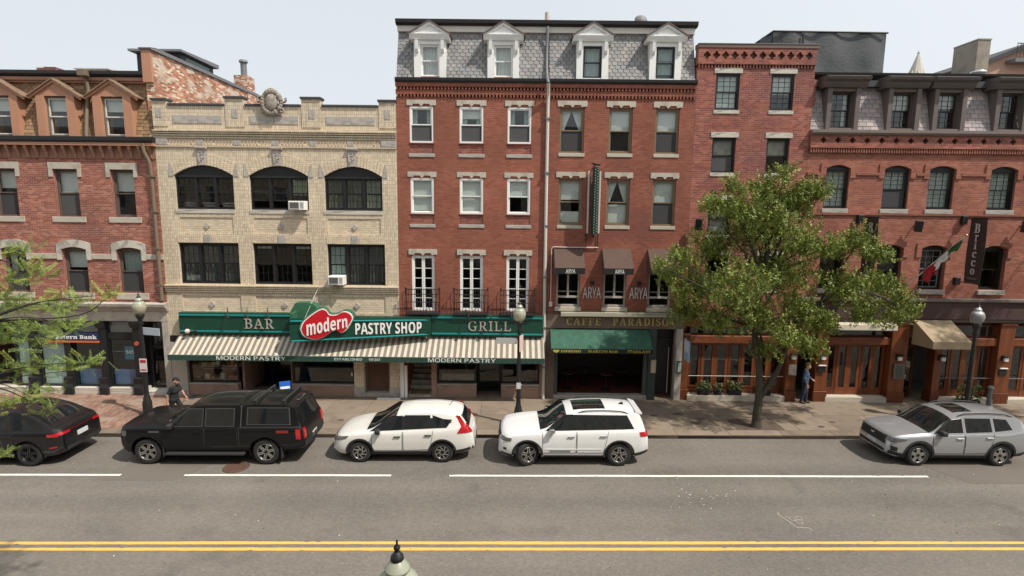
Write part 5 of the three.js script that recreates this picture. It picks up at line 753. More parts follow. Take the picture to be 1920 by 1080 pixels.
lampPost(.28, 3.0, 'black acorn street lamp between the white cars', frosted, frostCap, (l, pm) => {
  add('name_plate', rbx(-.56, .2, 3.22, 3.44, 2.99, 3.012, .004), mat([.40, .40, .39], .5), l); add('parking_sign', (() => { const g = rbx(-.15, .15, 2.95, 3.55, -.006, .006, .003); g.rotateY(1.1); g.translate(.36, 0, 3.02); return g; })(), mat([.62, .45, .42], .6), l); add('sticker', rbx(.2, .36, 1.55, 1.78, 3.08, 3.09, .003), mat([.6, .6, .6], .6), l);
});
lampPost(17.15, 2.6, 'black acorn street lamp with grey glass globe by the restaurant entrance', mat([.42, .42, .42], .12, { transmission: .5, thickness: 0, ior: 1.45 }), mat([.5, .5, .5], .25, { metalness: .5 }));
lampPost(-1.09, 17.87, 'street lamp with pale green ribbed globe on the camera side of the street', frosted, frostCap);
{
  const s = thing('sandwich_board', 'blue folding sandwich board on the pavement behind the black pickup', 'sign', [-9.2, .14, .9]); for (const k of [-1, 1]) { const g = rbx(-.21, .21, 0, .92, -.015, .015, .01); g.rotateX(-k * .2); g.translate(0, 0, k * .19); g.rotateY(.45); g.translate(-9.2, .145, .9); add(k > 0 ? 'front_panel' : 'back_panel', g, mat([.01, .10, .42], .45), s); } { const g = join(bx(-.18, .18, .62, .72, .016, .02), bx(-.14, .14, .4, .44, .016, .02)); g.rotateX(-.2); g.translate(0, 0, .19); g.rotateY(.45); g.translate(-9.2, .145, .9); add('print', g, mat([.65, .68, .7], .6), s); }
  const b = thing('grey_bollard', 'grey pavement bollard beside the mahogany pier', 'bollard', [19.85, .14, .5]); add('post', cyl(.09, .08, .8, 19.85, .14, .5, 14), MT.pipeGrey, b); add('cap', lathe([[.12, 0], [.12, .04], [.07, .1], [.001, .12]], 19.85, .94, .5, 14), MT.pipeGrey, b);
  const r = rng(31), leafM = [mat([.05, .10, .025], .8), mat([.09, .13, .04], .8)], flM = mat([.5, .2, .25], .8);
  for (const [x, w, l, h] of [[8.15, .5, 'planter of mixed flowers on the stone sill nearest the blue blade sign', .5], [9.46, .56, 'planter of mixed flowers on the stone sill left of the tree trunk', .5], [10.72, .5, 'planter of flowers on the stone sill just past the tree trunk', .45], [19.1, .9, 'wide leafy planter under the restaurant window by the lamp post', .85], [8.75, .3, 'small flower pot on the stone sill between two planters', .35]]) {
    const y0 = x > 15 ? .14 : .385, z = x > 15 ? .35 : .0, p = thing('flower_planter', l, 'planter', [x, y0, z]); add('trough', rbx(x - w / 2, x + w / 2, y0, y0 + .24, z - .11, z + .11, .02), MT.blackMatt, p);
    for (let q = 0; q < 2; q++) { const L = []; for (let i = 0; i < 130 * w; i++) { const g = new THREE.PlaneGeometry(.05, .1); g.rotateX((r() - .5) * 2.6); g.rotateY(r() * 6); g.rotateZ((r() - .5) * 1.5); const t = r(); g.translate(x + (r() - .5) * w * 1.15, y0 + .22 + t * h * .75, z + (r() - .4) * .34); L.push(g); } const m = add('foliage', join(L), leafM[q], p); m.userData.kind = 'stuff'; }
    const F = []; for (let i = 0; i < 26 * w; i++) F.push(plain(new THREE.SphereGeometry(.018, 5, 4).translate(x + (r() - .5) * w * 1.1, y0 + .3 + r() * h * .7, z + (r() - .3) * .34))); const fm = add('blossoms', join(F), flM, p); fm.userData.kind = 'stuff';
  }
}
// ---------- vehicles ----------
function pchip(pts) {                                 // smooth, overshoot-free curve through points
  const n = pts.length, x = pts.map(p => p[0]), y = pts.map(p => p[1]), h = [], d = [], m = [];
  for (let i = 0; i < n - 1; i++) { h[i] = x[i + 1] - x[i]; d[i] = (y[i + 1] - y[i]) / h[i]; }
  m[0] = d[0]; m[n - 1] = d[n - 2]; for (let i = 1; i < n - 1; i++) m[i] = d[i - 1] * d[i] <= 0 ? 0 : 2 / (1 / d[i - 1] + 1 / d[i]);
  return t => { if (t <= x[0]) return y[0]; if (t >= x[n - 1]) return y[n - 1]; let i = 0; while (t > x[i + 1]) i++; const s = (t - x[i]) / h[i], s2 = s * s, s3 = s2 * s; return y[i] * (2 * s3 - 3 * s2 + 1) + h[i] * m[i] * (s3 - 2 * s2 + s) + y[i + 1] * (3 * s2 - 2 * s3) + h[i] * m[i + 1] * (s3 - s2); };
}
const tyreM = mottled([.022, .021, .02], .2, .4, { seed: 401, rough: .9 }), rimDark = mat([.018, .018, .02], .35, { metalness: .5 }), rimLight = mat([.48, .47, .45], .3, { metalness: .8 }), trimM = mottled([.022, .022, .023], .12, .5, { seed: 402, rough: .7 }), carGlass = mat([.010, .012, .013], .03, { clearcoat: 1, clearcoatRoughness: .02 }), redLens = mat([.42, .008, .014], .12, { clearcoat: 1 }), chrome = mat([.62, .62, .62], .12, { metalness: 1 }), lensM = mat([.10, .10, .105], .06, { clearcoat: 1 }), plateM = mat([.58, .58, .60], .5);
function makeCar(name, label, x, z, yaw, C) {
  const root = thing(name, label, C.cat || 'car', [x, 0, z], undefined, true); root.rotation.y = yaw;
  const top = pchip(C.top), belt = pchip(C.belt), bot = pchip(C.bot), plan = pchip(C.plan), x0 = C.top[0][0], x1 = C.top[C.top.length - 1][0], tum = C.tumble ?? .30;
  const sec = X => { const b = bot(X), t = top(X), s = Math.min(belt(X), t - .03), W = C.w * plan(X), gh = t - s, e = t - Math.min(.075, gh * .4), wr = Math.max(.12, W * .93 - .03 - Math.max(0, gh - .12) * tum), my = b + (s - b) * .58; return { b, t, s, W, e, wr, side: [[b, W * .86], [b + .05, W * .94], [b + (my - b) * .45, W * .985], [my, W], [s - .06, W * .982], [s, W * .945], [e, wr]] }; };
  const sideZ = (X, y) => { const p = sec(X).side; if (y <= p[0][0]) return p[0][1]; for (let i = 1; i < p.length; i++) if (y <= p[i][0]) { const k = (y - p[i - 1][0]) / (p[i][0] - p[i - 1][0]); return p[i - 1][1] + (p[i][1] - p[i - 1][1]) * k; } return p[p.length - 1][1]; };
  const topY = (X, zz) => { const s = sec(X), r = Math.min(1, Math.abs(zz) / s.wr); return s.e + (s.t - s.e) * (1 - Math.pow(r, 2.4)); };
  const endX = (y, zz, dir) => { let lo = 0, hi = dir > 0 ? x1 : x0; for (let i = 0; i < 26; i++) { const m = (lo + hi) / 2, s = sec(m), inside = y >= s.b - .02 && (y <= s.e ? sideZ(m, y) >= Math.abs(zz) : topY(m, zz) >= y && Math.abs(zz) <= s.wr); if (inside) lo = m; else hi = m; } return lo; };
  // body shell, lofted, with wheel arches cut out
  const N = 72, xs = []; for (let i = 0; i <= N; i++) { const t = i / N; xs.push(x0 + (x1 - x0) * (.5 - .5 * Math.cos(Math.PI * t)) * .5 + (x1 - x0) * t * .5); }
  const ring = X => { const s = sec(X), P = [[s.b, 0], [s.b, s.side[0][1] * .5]]; for (let i = 0; i < s.side.length; i++) { P.push(s.side[i]); if (i >= 2 && i < s.side.length - 1) P.push([(s.side[i][0] + s.side[i + 1][0]) / 2, (s.side[i][1] + s.side[i + 1][1]) / 2 + (i < 3 ? .004 : 0)]); } for (const f of [.94, .86, .72, .5, .25]) { const zz = s.wr * f; P.push([topY(X, zz), zz]); } P.push([s.t, 0]); const L = P.slice(1, -1).reverse().map(([y, q]) => [y, -q]); return [...P, ...L]; };
  const pos = [], idx = [], R = ring(0).length; xs.forEach(X => ring(X).forEach(([y, q]) => pos.push(X, y, q)));
  for (let i = 0; i < N; i++) for (let j = 0; j < R; j++) { const a = i * R + j, b = i * R + (j + 1) % R, c = a + R, d = b + R; idx.push(a, b, c, b, d, c); }
  for (const i of [0, N]) { const k = pos.length / 3; let cy = 0; for (let j = 0; j < R; j++) cy += pos[(i * R + j) * 3 + 1]; pos.push(xs[i] + (i ? .015 : -.015), cy / R, 0); for (let j = 0; j < R; j++) { const a = i * R + j, b = i * R + (j + 1) % R; i ? idx.push(k, a, b) : idx.push(k, b, a); } }
  let g = new THREE.BufferGeometry(); g.setAttribute('position', new THREE.Float32BufferAttribute(pos, 3)); g.setAttribute('uv', new THREE.Float32BufferAttribute(new Array(pos.length / 3 * 2).fill(0), 2)); g.setIndex(idx); g.computeVertexNormals();
  { // make sure faces point outwards
    const p = new THREE.Vector3(), n = new THREE.Vector3(); const k = Math.floor(N / 2) * R + 7; p.fromBufferAttribute(g.attributes.position, k); n.fromBufferAttribute(g.attributes.normal, k); if (n.z * p.z < 0) { const I = g.index.array; for (let t = 0; t < I.length; t += 3) { const q = I[t]; I[t] = I[t + 1]; I[t + 1] = q; } g.computeVertexNormals(); } }
  const ev = new Evaluator(); ev.useGroups = false; ev.attributes = ['position', 'normal', 'uv']; let br = new Brush(g); br.updateMatrixWorld();
  const wy = C.R, aR = C.aR || C.R + .07;
  for (const ax of C.axles) for (const s of [-1, 1]) { const cg = new THREE.CylinderGeometry(aR, aR, .5, 28); cg.rotateX(Math.PI / 2); cg.translate(ax, wy + .01, s * (C.w - .13)); const cb = new Brush(cg); cb.updateMatrixWorld(); br = ev.evaluate(br, cb, SUBTRACTION); }
  const body = add('body', plain(toCreasedNormals(plain(br.geometry), .62)), C.paint, root);
  add('underbody', bx(x0 + .4, x1 - .4, Math.max(.2, wy - .12), wy + .2, -C.w + .42, C.w - .42), MT.blackMatt, root);
  // surface patches following the shell: corners run round the quad
  const sheet = (fn, nu, nv) => { const P = [], I = [], k = (i, j, l) => (l * (nu + 1) + i) * (nv + 1) + j; for (let l = 0; l < 2; l++) for (let i = 0; i <= nu; i++) for (let j = 0; j <= nv; j++) P.push(...fn(i / nu, j / nv, l)); const quad = (a, b, c, d) => I.push(a, b, c, a, c, d);
    for (let i = 0; i < nu; i++) for (let j = 0; j < nv; j++) quad(k(i, j, 0), k(i + 1, j, 0), k(i + 1, j + 1, 0), k(i, j + 1, 0)); for (let i = 0; i < nu; i++) { quad(k(i, 0, 1), k(i + 1, 0, 1), k(i + 1, 0, 0), k(i, 0, 0)); quad(k(i, nv, 0), k(i + 1, nv, 0), k(i + 1, nv, 1), k(i, nv, 1)); } for (let j = 0; j < nv; j++) { quad(k(0, j, 0), k(0, j + 1, 0), k(0, j + 1, 1), k(0, j, 1)); quad(k(nu, j, 1), k(nu, j + 1, 1), k(nu, j + 1, 0), k(nu, j, 0)); }
    const q = new THREE.BufferGeometry(); q.setAttribute('position', new THREE.Float32BufferAttribute(P, 3)); q.setAttribute('uv', new THREE.Float32BufferAttribute(new Array(P.length / 3 * 2).fill(0), 2)); q.setIndex(I); q.computeVertexNormals(); return plain(toCreasedNormals(plain(q), .6)); };
  const lerp4 = (Q, u, v) => [0, 1].map(k => (Q[0][k] * (1 - u) + Q[1][k] * u) * (1 - v) + (Q[3][k] * (1 - u) + Q[2][k] * u) * v);
  const side = (Q, s, off, nu = 8, nv = 6) => sheet((u, v, l) => { const [X, y] = lerp4(Q, u, v); return [X, y, s * (sideZ(X, y) + (l ? -.03 : off))]; }, nu, nv);
  const topP = (xa, xb, fa, fb, off, nu = 8, nv = 10) => sheet((u, v, l) => { const X = xa + (xb - xa) * u, f = (fa + (fb - fa) * u) * (2 * v - 1), zz = f * sec(X).wr; return [X, topY(X, zz) + (l ? -.03 : off), zz]; }, nu, nv);
  const endP = (Q, dir, off, nu = 8, nv = 6) => sheet((u, v, l) => { const [y, zz] = lerp4(Q, u, v); return [endX(y, zz, dir) + dir * (l ? -.03 : off), y, zz]; }, nu, nv);
  for (const Q of C.windows) for (const s of [-1, 1]) add('side_window', side(Q, s, .006), carGlass, root);
  if (C.windowTrim) for (const Q of C.windowTrim) for (const s of [-1, 1]) add('window_trim', side(Q, s, .004), C.trimPaint || trimM, root);
  for (const Q of C.doors) for (const s of [-1, 1]) { const d = add('door', side(Q, s, .005, 10, 8), C.paint, root); const hx = Math.max(Q[1][0], Q[2][0]) - .16, hy = C.handleY(hx); add('door_handle', rbx(hx - .11, hx + .11, hy - .016, hy + .016, s * (sideZ(hx, hy) + .025) - .022, s * (sideZ(hx, hy) + .025) + .022, .012), C.handleM || C.paint, d); }
  for (const Q of C.doors) for (const s of [-1, 1]) { const e = .007; for (const [p, q] of [[Q[0], Q[3]], [Q[1], Q[2]]]) add('door_seam', side([[p[0] - e, p[1]], [p[0] + e, p[1]], [q[0] + e, q[1]], [q[0] - e, q[1]]], s, .0065, 1, 10), MT.blackMatt, root); add('door_seam', side([[Q[0][0], Q[0][1] - e], [Q[1][0], Q[1][1] - e], [Q[1][0], Q[1][1] + e], [Q[0][0], Q[0][1] + e]], s, .0065, 10, 1), MT.blackMatt, root); }
  add('windscreen', topP(...C.screen, .006), carGlass, root);
  if (C.rearGlass) add('rear_window', C.rearGlass.length === 4 && !Array.isArray(C.rearGlass[0]) ? topP(...C.rearGlass, .008) : endP(C.rearGlass, 1, .008), carGlass, root);
  if (C.sunroof) add('sunroof', topP(...C.sunroof, .006, 8, 6), carGlass, root);
  if (C.clad) for (const Q of C.clad) for (const s of [-1, 1]) add('sill_cladding', side(Q, s, .012, 12, 3), trimM, root);
  if (C.arch) for (const ax of C.axles) for (const s of [-1, 1]) add('arch_trim', sheet((u, v, l) => { const a = -.35 + (Math.PI + .7) * u, r = aR - .01 + C.arch * v, X = ax + r * Math.cos(a), y = Math.max(wy * .62, wy + .01 + r * Math.sin(a)); return [X, y, s * (sideZ(X, y) + (l ? -.04 : .014))]; }, 24, 2), C.archM || trimM, root);
  for (const [n, Q, m] of C.endParts || []) add(n, endP(Q, n.startsWith('rear') || n.startsWith('tail') ? 1 : -1, .012, 12, 6), m, root);
  for (const [n, Q, m] of C.sideParts || []) for (const s of [-1, 1]) add(n, side(Q, s, .013, 8, 5), m, root);
  // mirrors, rails
  for (const s of [-1, 1]) { const [mx, my] = C.mirror, mz = s * (sideZ(mx, my) + .13), mr = part('mirror', root); add('housing', rbx(mx - .08, mx + .09, my - .07, my + .09, mz - .11, mz + .11, .05), C.mirrorM || trimM, mr); add('mirror_glass', bx(mx + .091, mx + .095, my - .05, my + .07, mz - .09, mz + .09), chrome, mr); add('stalk', rbx(mx - .03, mx + .05, my - .085, my - .04, s > 0 ? mz - .2 : mz, s > 0 ? mz : mz + .2, .015), trimM, mr); }
  if (C.rails) for (const s of [-1, 1]) { const [a, b] = C.rails, p = []; for (let i = 0; i <= 8; i++) { const X = a + (b - a) * i / 8, zz = s * sec(X).wr * .93; p.push([X, topY(X, zz) + (i === 0 || i === 8 ? .0 : .05), zz]); } add('roof_rail', tube(p, .02, 24, 6), C.railM || trimM, root); }
  // wheels
  C.axles.forEach((ax, i) => { for (const s of [-1, 1]) {
    const w = part('wheel', root); w.position.set(ax, wy, s * (C.w - .15)); w.rotation.y = (s < 0 ? Math.PI : 0) + (i === 0 ? C.steer || 0 : 0);
    const Rr = C.R, hw = .115, lg = pts => { const q = new THREE.LatheGeometry(pts.map(p => new THREE.Vector2(...p)), 36); q.rotateX(Math.PI / 2); return plain(q); };
    add('tyre', lg([[Rr * .66, -hw], [Rr * .9, -hw], [Rr * .985, -hw + .03], [Rr, -hw + .06], [Rr, hw - .06], [Rr * .985, hw - .03], [Rr * .9, hw], [Rr * .72, hw + .004], [Rr * .66, hw - .01]].reverse()), tyreM, w);
    add('rim', join(lg([[.001, hw - .09], [Rr * .5, hw - .09], [Rr * .62, hw - .05], [Rr * .665, hw - .005], [Rr * .64, hw - .012]].reverse()), lg([[.001, -.02], [Rr * .66, -.02], [Rr * .66, -.06], [.001, -.06]])), C.rimBack || rimDark, w);
    const sp = []; for (let k = 0; k < C.spokes; k++) for (const o of C.pair) { const q = new THREE.BoxGeometry(Rr * .53, C.spokeW, .02); q.rotateZ(C.swirl || 0); q.translate(Rr * .36, o * Rr * .5, hw - .028); q.rotateZ(k / C.spokes * 6.2832 + .3); sp.push(q); }
    const ringG = new THREE.TorusGeometry(Rr * .63, .009, 5, 36); ringG.translate(0, 0, hw - .01); sp.push(ringG);
    add('spokes', join(sp), C.rimM || rimLight, w); add('hub_cap', (() => { const q = new THREE.CylinderGeometry(Rr * .11, Rr * .13, .03, 14); q.rotateX(Math.PI / 2); q.translate(0, 0, hw - .012); return plain(q); })(), rimDark, w);
  } });
  return { root, side, endP, topP, sideZ, topY, endX, sec };
}
const paint = (c, o = {}) => mat(c, .32, { clearcoat: 1, clearcoatRoughness: .04, ...o });
const P5 = [[-3, .8]];
{ // black pickup with a canopy
  const c = mat([.006, .006, .0065], .35, { clearcoat: .3, clearcoatRoughness: .05, specularIntensity: .5 });
  const C = { cat: 'pickup truck', trimPaint: mat([.05, .05, .052], .35), windowTrim: [[[-1.22, 1.235], [-.09, 1.235], [-.09, 1.79], [-.55, 1.79]], [[-.03, 1.245], [.89, 1.245], [.89, 1.8], [-.03, 1.8]], [[1.26, 1.30], [2.65, 1.30], [2.59, 1.83], [1.26, 1.83]]], paint: c, w: 1.0, R: .42, axles: [-1.84, 1.84], aR: .51, arch: .05, archM: c, tumble: .2, spokes: 6, pair: [-.12, .12], spokeW: .028,
    top: [[-2.72, 1.0], [-2.70, 1.2], [-2.6, 1.27], [-2.0, 1.33], [-1.32, 1.35], [-.55, 1.84], [-.3, 1.92], [.2, 1.95], [1.04, 1.95], [1.08, 1.90], [1.12, 1.96], [1.7, 1.98], [2.4, 1.96], [2.72, 1.88], [2.86, 1.55], [2.98, 1.22], [3.03, 1.12], [3.06, .8]],
    belt: [[-2.72, .97], [-2.6, 1.18], [-1.35, 1.22], [0, 1.22], [3, 1.24]], bot: [[-2.72, .5], [-2.45, .36], [0, .38], [2.6, .46], [3.06, .55]], plan: [[-2.72, .82], [-2.65, .91], [-2.4, .985], [-1.5, 1], [2.6, 1], [2.97, .985], [3.06, .95]],
    windows: [[[-1.16, 1.26], [-.12, 1.26], [-.12, 1.76], [-.52, 1.76]], [[0, 1.27], [.86, 1.27], [.86, 1.77], [0, 1.77]], [[1.3, 1.33], [2.6, 1.33], [2.55, 1.8], [1.3, 1.8]]],
    doors: [[[-1.25, .5], [-.06, .5], [-.06, 1.2], [-1.25, 1.18]], [[-.03, .5], [.98, .5], [.98, 1.2], [-.03, 1.2]]], handleY: () => 1.1, screen: [-1.32, -.52, .9, .92], rearGlass: [[1.3, -.78], [1.3, .78], [1.8, .66], [1.8, -.66]], mirror: [-1.05, 1.28], clad: null, steer: 0,
    endParts: [['front_grille', [[.72, -.62], [.72, .62], [1.08, .62], [1.08, -.62]], trimM], ['headlight_lens', [[.84, .64], [.84, .86], [1.08, .84], [1.08, .64]], lensM], ['headlight_lens', [[.84, -.86], [.84, -.64], [1.08, -.64], [1.08, -.84]], lensM], ['rear_bumper', [[.56, -.9], [.56, .9], [.76, .9], [.76, -.9]], trimM], ['rear_plate', [[.66, -.2], [.66, .2], [.8, .2], [.8, -.2]], plateM], ['tail_light', [[.86, .74], [.86, .92], [1.18, .9], [1.18, .74]], redLens], ['tail_light', [[.86, -.92], [.86, -.74], [1.18, -.74], [1.18, -.9]], redLens]],
    sideParts: [['tail_light', [[2.82, .86], [2.97, .86], [2.94, 1.18], [2.8, 1.18]], redLens], ['badge', [[2.2, 1.06], [2.58, 1.06], [2.58, 1.14], [2.2, 1.14]], mat([.22, .02, .02], .4)], ['headlight_lens', [[-2.62, .94], [-2.46, .94], [-2.44, 1.1], [-2.6, 1.1]], lensM], ['fender_vent', [[-1.75, 1.06], [-1.42, 1.06], [-1.42, 1.11], [-1.75, 1.11]], mat([.08, .08, .085], .4)], ['bed_gap', [[1.02, .5], [1.05, .5], [1.05, 1.23], [1.02, 1.23]], MT.blackMatt], ['canopy_base_seam', [[1.05, 1.225], [2.95, 1.235], [2.95, 1.25], [1.05, 1.24]], mat([.05, .05, .052], .4)], ['canopy_seam', [[1.08, 1.24], [1.1, 1.24], [1.1, 1.86], [1.08, 1.86]], mat([.08, .08, .085], .5)]] };
  const k = makeCar('pickup_truck', 'black crew cab pickup with a matching canopy over its bed', -9.55, 5.25, .018, C), r = k.root;
  for (const s of [-1, 1]) { add('running_board', rbx(-1.25, 1.2, .34, .42, s * .98 - .09, s * .98 + .09, .03), trimM, r); add('mud_flap', bx(2.33, 2.36, .22, .6, s * .88 - .13, s * .88 + .13), MT.blackMatt, r); add('mud_flap', bx(-1.34, -1.31, .24, .6, s * .88 - .13, s * .88 + .13), MT.blackMatt, r); }
  for (const x of [1.5, 2.4]) { const b = part('roof_bar', r); add('crossbar', rbx(x - .035, x + .035, 2.03, 2.06, -.82, .82, .012), trimM, b); for (const s of [-1, 1]) add('foot', rbx(x - .05, x + .05, 1.88, 2.03, s * .7 - .04, s * .7 + .04, .015), trimM, b); } add('brake_lamp', rbx(2.62, 2.72, 1.9, 1.93, -.3, .3, .01), chrome, r); add('antenna', bar([-1.7, 1.25, -.8], [-1.5, 1.85, -.8], .006, 4), MT.black, r);
}
{ // white compact crossover
  const c = paint([.70, .69, .645]);
  const C = { paint: c, w: .915, R: .345, axles: [-1.31, 1.31], aR: .41, arch: .055, spokes: 8, pair: [-.1], swirl: .42, spokeW: .03, tumble: .34,
    top: [[-2.22, .55], [-2.17, .78], [-2.0, .90], [-1.6, 1.0], [-1.12, 1.08], [-.55, 1.38], [-.12, 1.57], [.3, 1.64], [.9, 1.655], [1.5, 1.60], [1.85, 1.52], [1.98, 1.4], [2.16, 1.1], [2.28, .92], [2.34, .55]],
    belt: [[-2.22, .5], [-2.0, .80], [-1.1, .99], [0, 1.03], [1.2, 1.10], [1.9, 1.18], [2.34, 1.0]], bot: [[-2.22, .34], [-1.9, .24], [0, .24], [1.9, .28], [2.34, .42]], plan: [[-2.22, .66], [-2.12, .80], [-1.85, .93], [-1.2, .99], [0, 1], [1.4, 1], [1.95, .95], [2.2, .86], [2.34, .74]],
    windows: [[[-.86, 1.07], [.02, 1.10], [.02, 1.50], [-.30, 1.44]], [[.10, 1.10], [.92, 1.14], [.92, 1.52], [.10, 1.51]], [[.99, 1.15], [1.38, 1.20], [1.62, 1.33], [.99, 1.52]]], windowTrim: [[[-1.0, 1.03], [1.45, 1.16], [1.62, 1.4], [-.3, 1.5]]], trimPaint: mat([.02, .02, .022], .2),
    doors: [[[-.92, .42], [.04, .42], [.04, 1.02], [-.92, .96]], [[.07, .42], [.92, .46], [1.02, 1.08], [.07, 1.03]]], handleY: h => .89 + .05 * h, handleM: trimM, screen: [-1.10, -.16, .93, .93], rearGlass: [[1.12, -.62], [1.12, .62], [1.46, .55], [1.46, -.55]], mirror: [-.72, 1.06], clad: [[[-.95, .24], [.95, .24], [.95, .40], [-.95, .38]], [[1.74, .28], [2.2, .40], [2.2, .5], [1.74, .42]]],
    endParts: [['front_grille', [[.62, -.5], [.62, .5], [.80, .5], [.80, -.5]], trimM], ['front_intake', [[.36, -.6], [.36, .6], [.5, .6], [.5, -.6]], trimM], ['headlight_lens', [[.66, .42], [.66, .68], [.84, .72], [.80, .42]], lensM], ['headlight_lens', [[.66, -.68], [.66, -.42], [.80, -.42], [.84, -.72]], lensM], ['tail_light', [[.98, .60], [.98, .80], [1.25, .74], [1.25, .62]], redLens], ['tail_light', [[.98, -.80], [.98, -.60], [1.25, -.62], [1.25, -.74]], redLens], ['rear_plate', [[.84, -.22], [.84, .22], [.96, .22], [.96, -.22]], plateM], ['rear_bumper', [[.42, -.72], [.42, .72], [.56, .72], [.56, -.72]], trimM]],
    sideParts: [['tail_light', [[1.78, .99], [2.2, .99], [2.1, 1.22], [1.92, 1.22]], redLens], ['tail_light_blade', [[1.92, 1.2], [2.07, 1.2], [1.86, 1.5], [1.74, 1.52]], redLens], ['headlight_lens', [[-2.1, .70], [-1.74, .80], [-1.66, .88], [-2.0, .84]], lensM]] };
  const k = makeCar('parked_car', 'white compact crossover with black mirror and tall red tail lights', -3.50, 5.05, .018, C), r = k.root;
  add('antenna', bar([1.45, 1.6, 0], [1.62, 1.82, 0], .008, 5), MT.black, r); add('wiper', bar([1.95, 1.42, -.1], [2.1, 1.2, .2], .01, 4), MT.black, r);
}
{ // white large SUV
  const c = paint([.74, .74, .73]);
  const C = { paint: c, w: .97, R: .385, axles: [-1.457, 1.457], aR: .455, arch: .05, spokes: 5, pair: [-.17, .17], spokeW: .028, tumble: .3, steer: .42,
    top: [[-2.37, .62], [-2.33, .92], [-2.2, 1.05], [-1.8, 1.13], [-1.08, 1.2], [-.55, 1.48], [-.2, 1.66], [.2, 1.74], [1.0, 1.765], [1.8, 1.72], [2.12, 1.66], [2.22, 1.45], [2.30, 1.15], [2.37, 1.0], [2.40, .62]],
    belt: [[-2.37, .58], [-2.1, .98], [-1.1, 1.11], [0, 1.14], [2, 1.19], [2.46, 1.05]], bot: [[-2.37, .38], [-2.05, .28], [0, .28], [2.0, .30], [2.46, .45]], plan: [[-2.37, .72], [-2.27, .85], [-2.0, .95], [-1.4, 1], [1.5, 1], [2.1, .97], [2.35, .9], [2.46, .8]],
    windows: [[[-.82, 1.18], [.06, 1.2], [.06, 1.62], [-.28, 1.60]], [[.13, 1.2], [1.02, 1.22], [1.0, 1.63], [.13, 1.62]], [[1.1, 1.22], [1.86, 1.25], [1.66, 1.6], [1.08, 1.63]]], windowTrim: [[[-.9, 1.16], [1.92, 1.23], [1.7, 1.63], [-.3, 1.64]]], trimPaint: mat([.02, .02, .022], .2),
    doors: [[[-.98, .46], [.08, .46], [.08, 1.13], [-.98, 1.1]], [[.11, .46], [.95, .46], [1.1, 1.16], [.11, 1.13]]], handleY: h => 1.0 + .02 * h, handleM: chrome, screen: [-1.06, -.22, .94, .93], rearGlass: [[1.22, -.68], [1.22, .68], [1.56, .6], [1.56, -.6]], sunroof: [.02, 1.05, .62, .62], mirror: [-.70, 1.2], mirrorM: chrome, clad: [[[-.95, .27], [.97, .27], [.97, .37], [-.95, .37]], [[1.95, .34], [2.38, .42], [2.38, .54], [1.95, .44]], [[-2.3, .4], [-1.95, .3], [-1.95, .38], [-2.3, .46]]], rails: [.15, 1.75], railM: MT.black,
    endParts: [['front_grille', [[.80, -.56], [.80, .56], [.96, .56], [.96, -.56]], trimM], ['front_intake', [[.46, -.6], [.46, .6], [.6, .6], [.6, -.6]], trimM], ['headlight_lens', [[.82, .6], [.82, .8], [.95, .8], [.95, .6]], lensM], ['headlight_lens', [[.82, -.8], [.82, -.6], [.95, -.6], [.95, -.8]], lensM], ['front_plate', [[.62, -.18], [.62, .18], [.74, .18], [.74, -.18]], MT.black], ['tail_light', [[1.0, .62], [1.0, .86], [1.14, .84], [1.14, .62]], redLens], ['tail_light', [[1.0, -.86], [1.0, -.62], [1.14, -.62], [1.14, -.84]], redLens], ['rear_plate', [[.86, -.2], [.86, .2], [1.0, .2], [1.0, -.2]], plateM]],
    sideParts: [['tail_light', [[2.12, 1.0], [2.4, .98], [2.36, 1.14], [2.08, 1.14]], redLens], ['headlight_lens', [[-2.27, .82], [-1.98, .82], [-1.95, .92], [-2.24, .95]], lensM], ['side_moulding', [[-.92, .56], [.9, .56], [.9, .6], [-.92, .6]], c], ['side_badge', [[-.75, .505], [-.1, .505], [-.1, .545], [-.75, .545]], mat([.14, .14, .14], .5)], ['fog_lamp', [[-2.22, .55], [-2.12, .53], [-2.12, .6], [-2.22, .62]], MT.black]] };
  const k = makeCar('parked_car', 'white sport utility with chrome mirrors and dark glass sunroof', 1.98, 5.13, .018, C), r = k.root;
  add('spoiler', (() => { const q = extr(poly([[0, -.02], [.2, -.07], [.22, -.03], [0, .05]]), -.62, .62); q.translate(2.0, 1.68, 0); return q; })(), c, r); add('antenna_fin', (() => { const q = extr(poly([[0, 0], [.18, 0], [.16, .07], [.12, .08]]), -.02, .02); q.translate(1.55, 1.73, 0); return q; })(), MT.black, r);
}
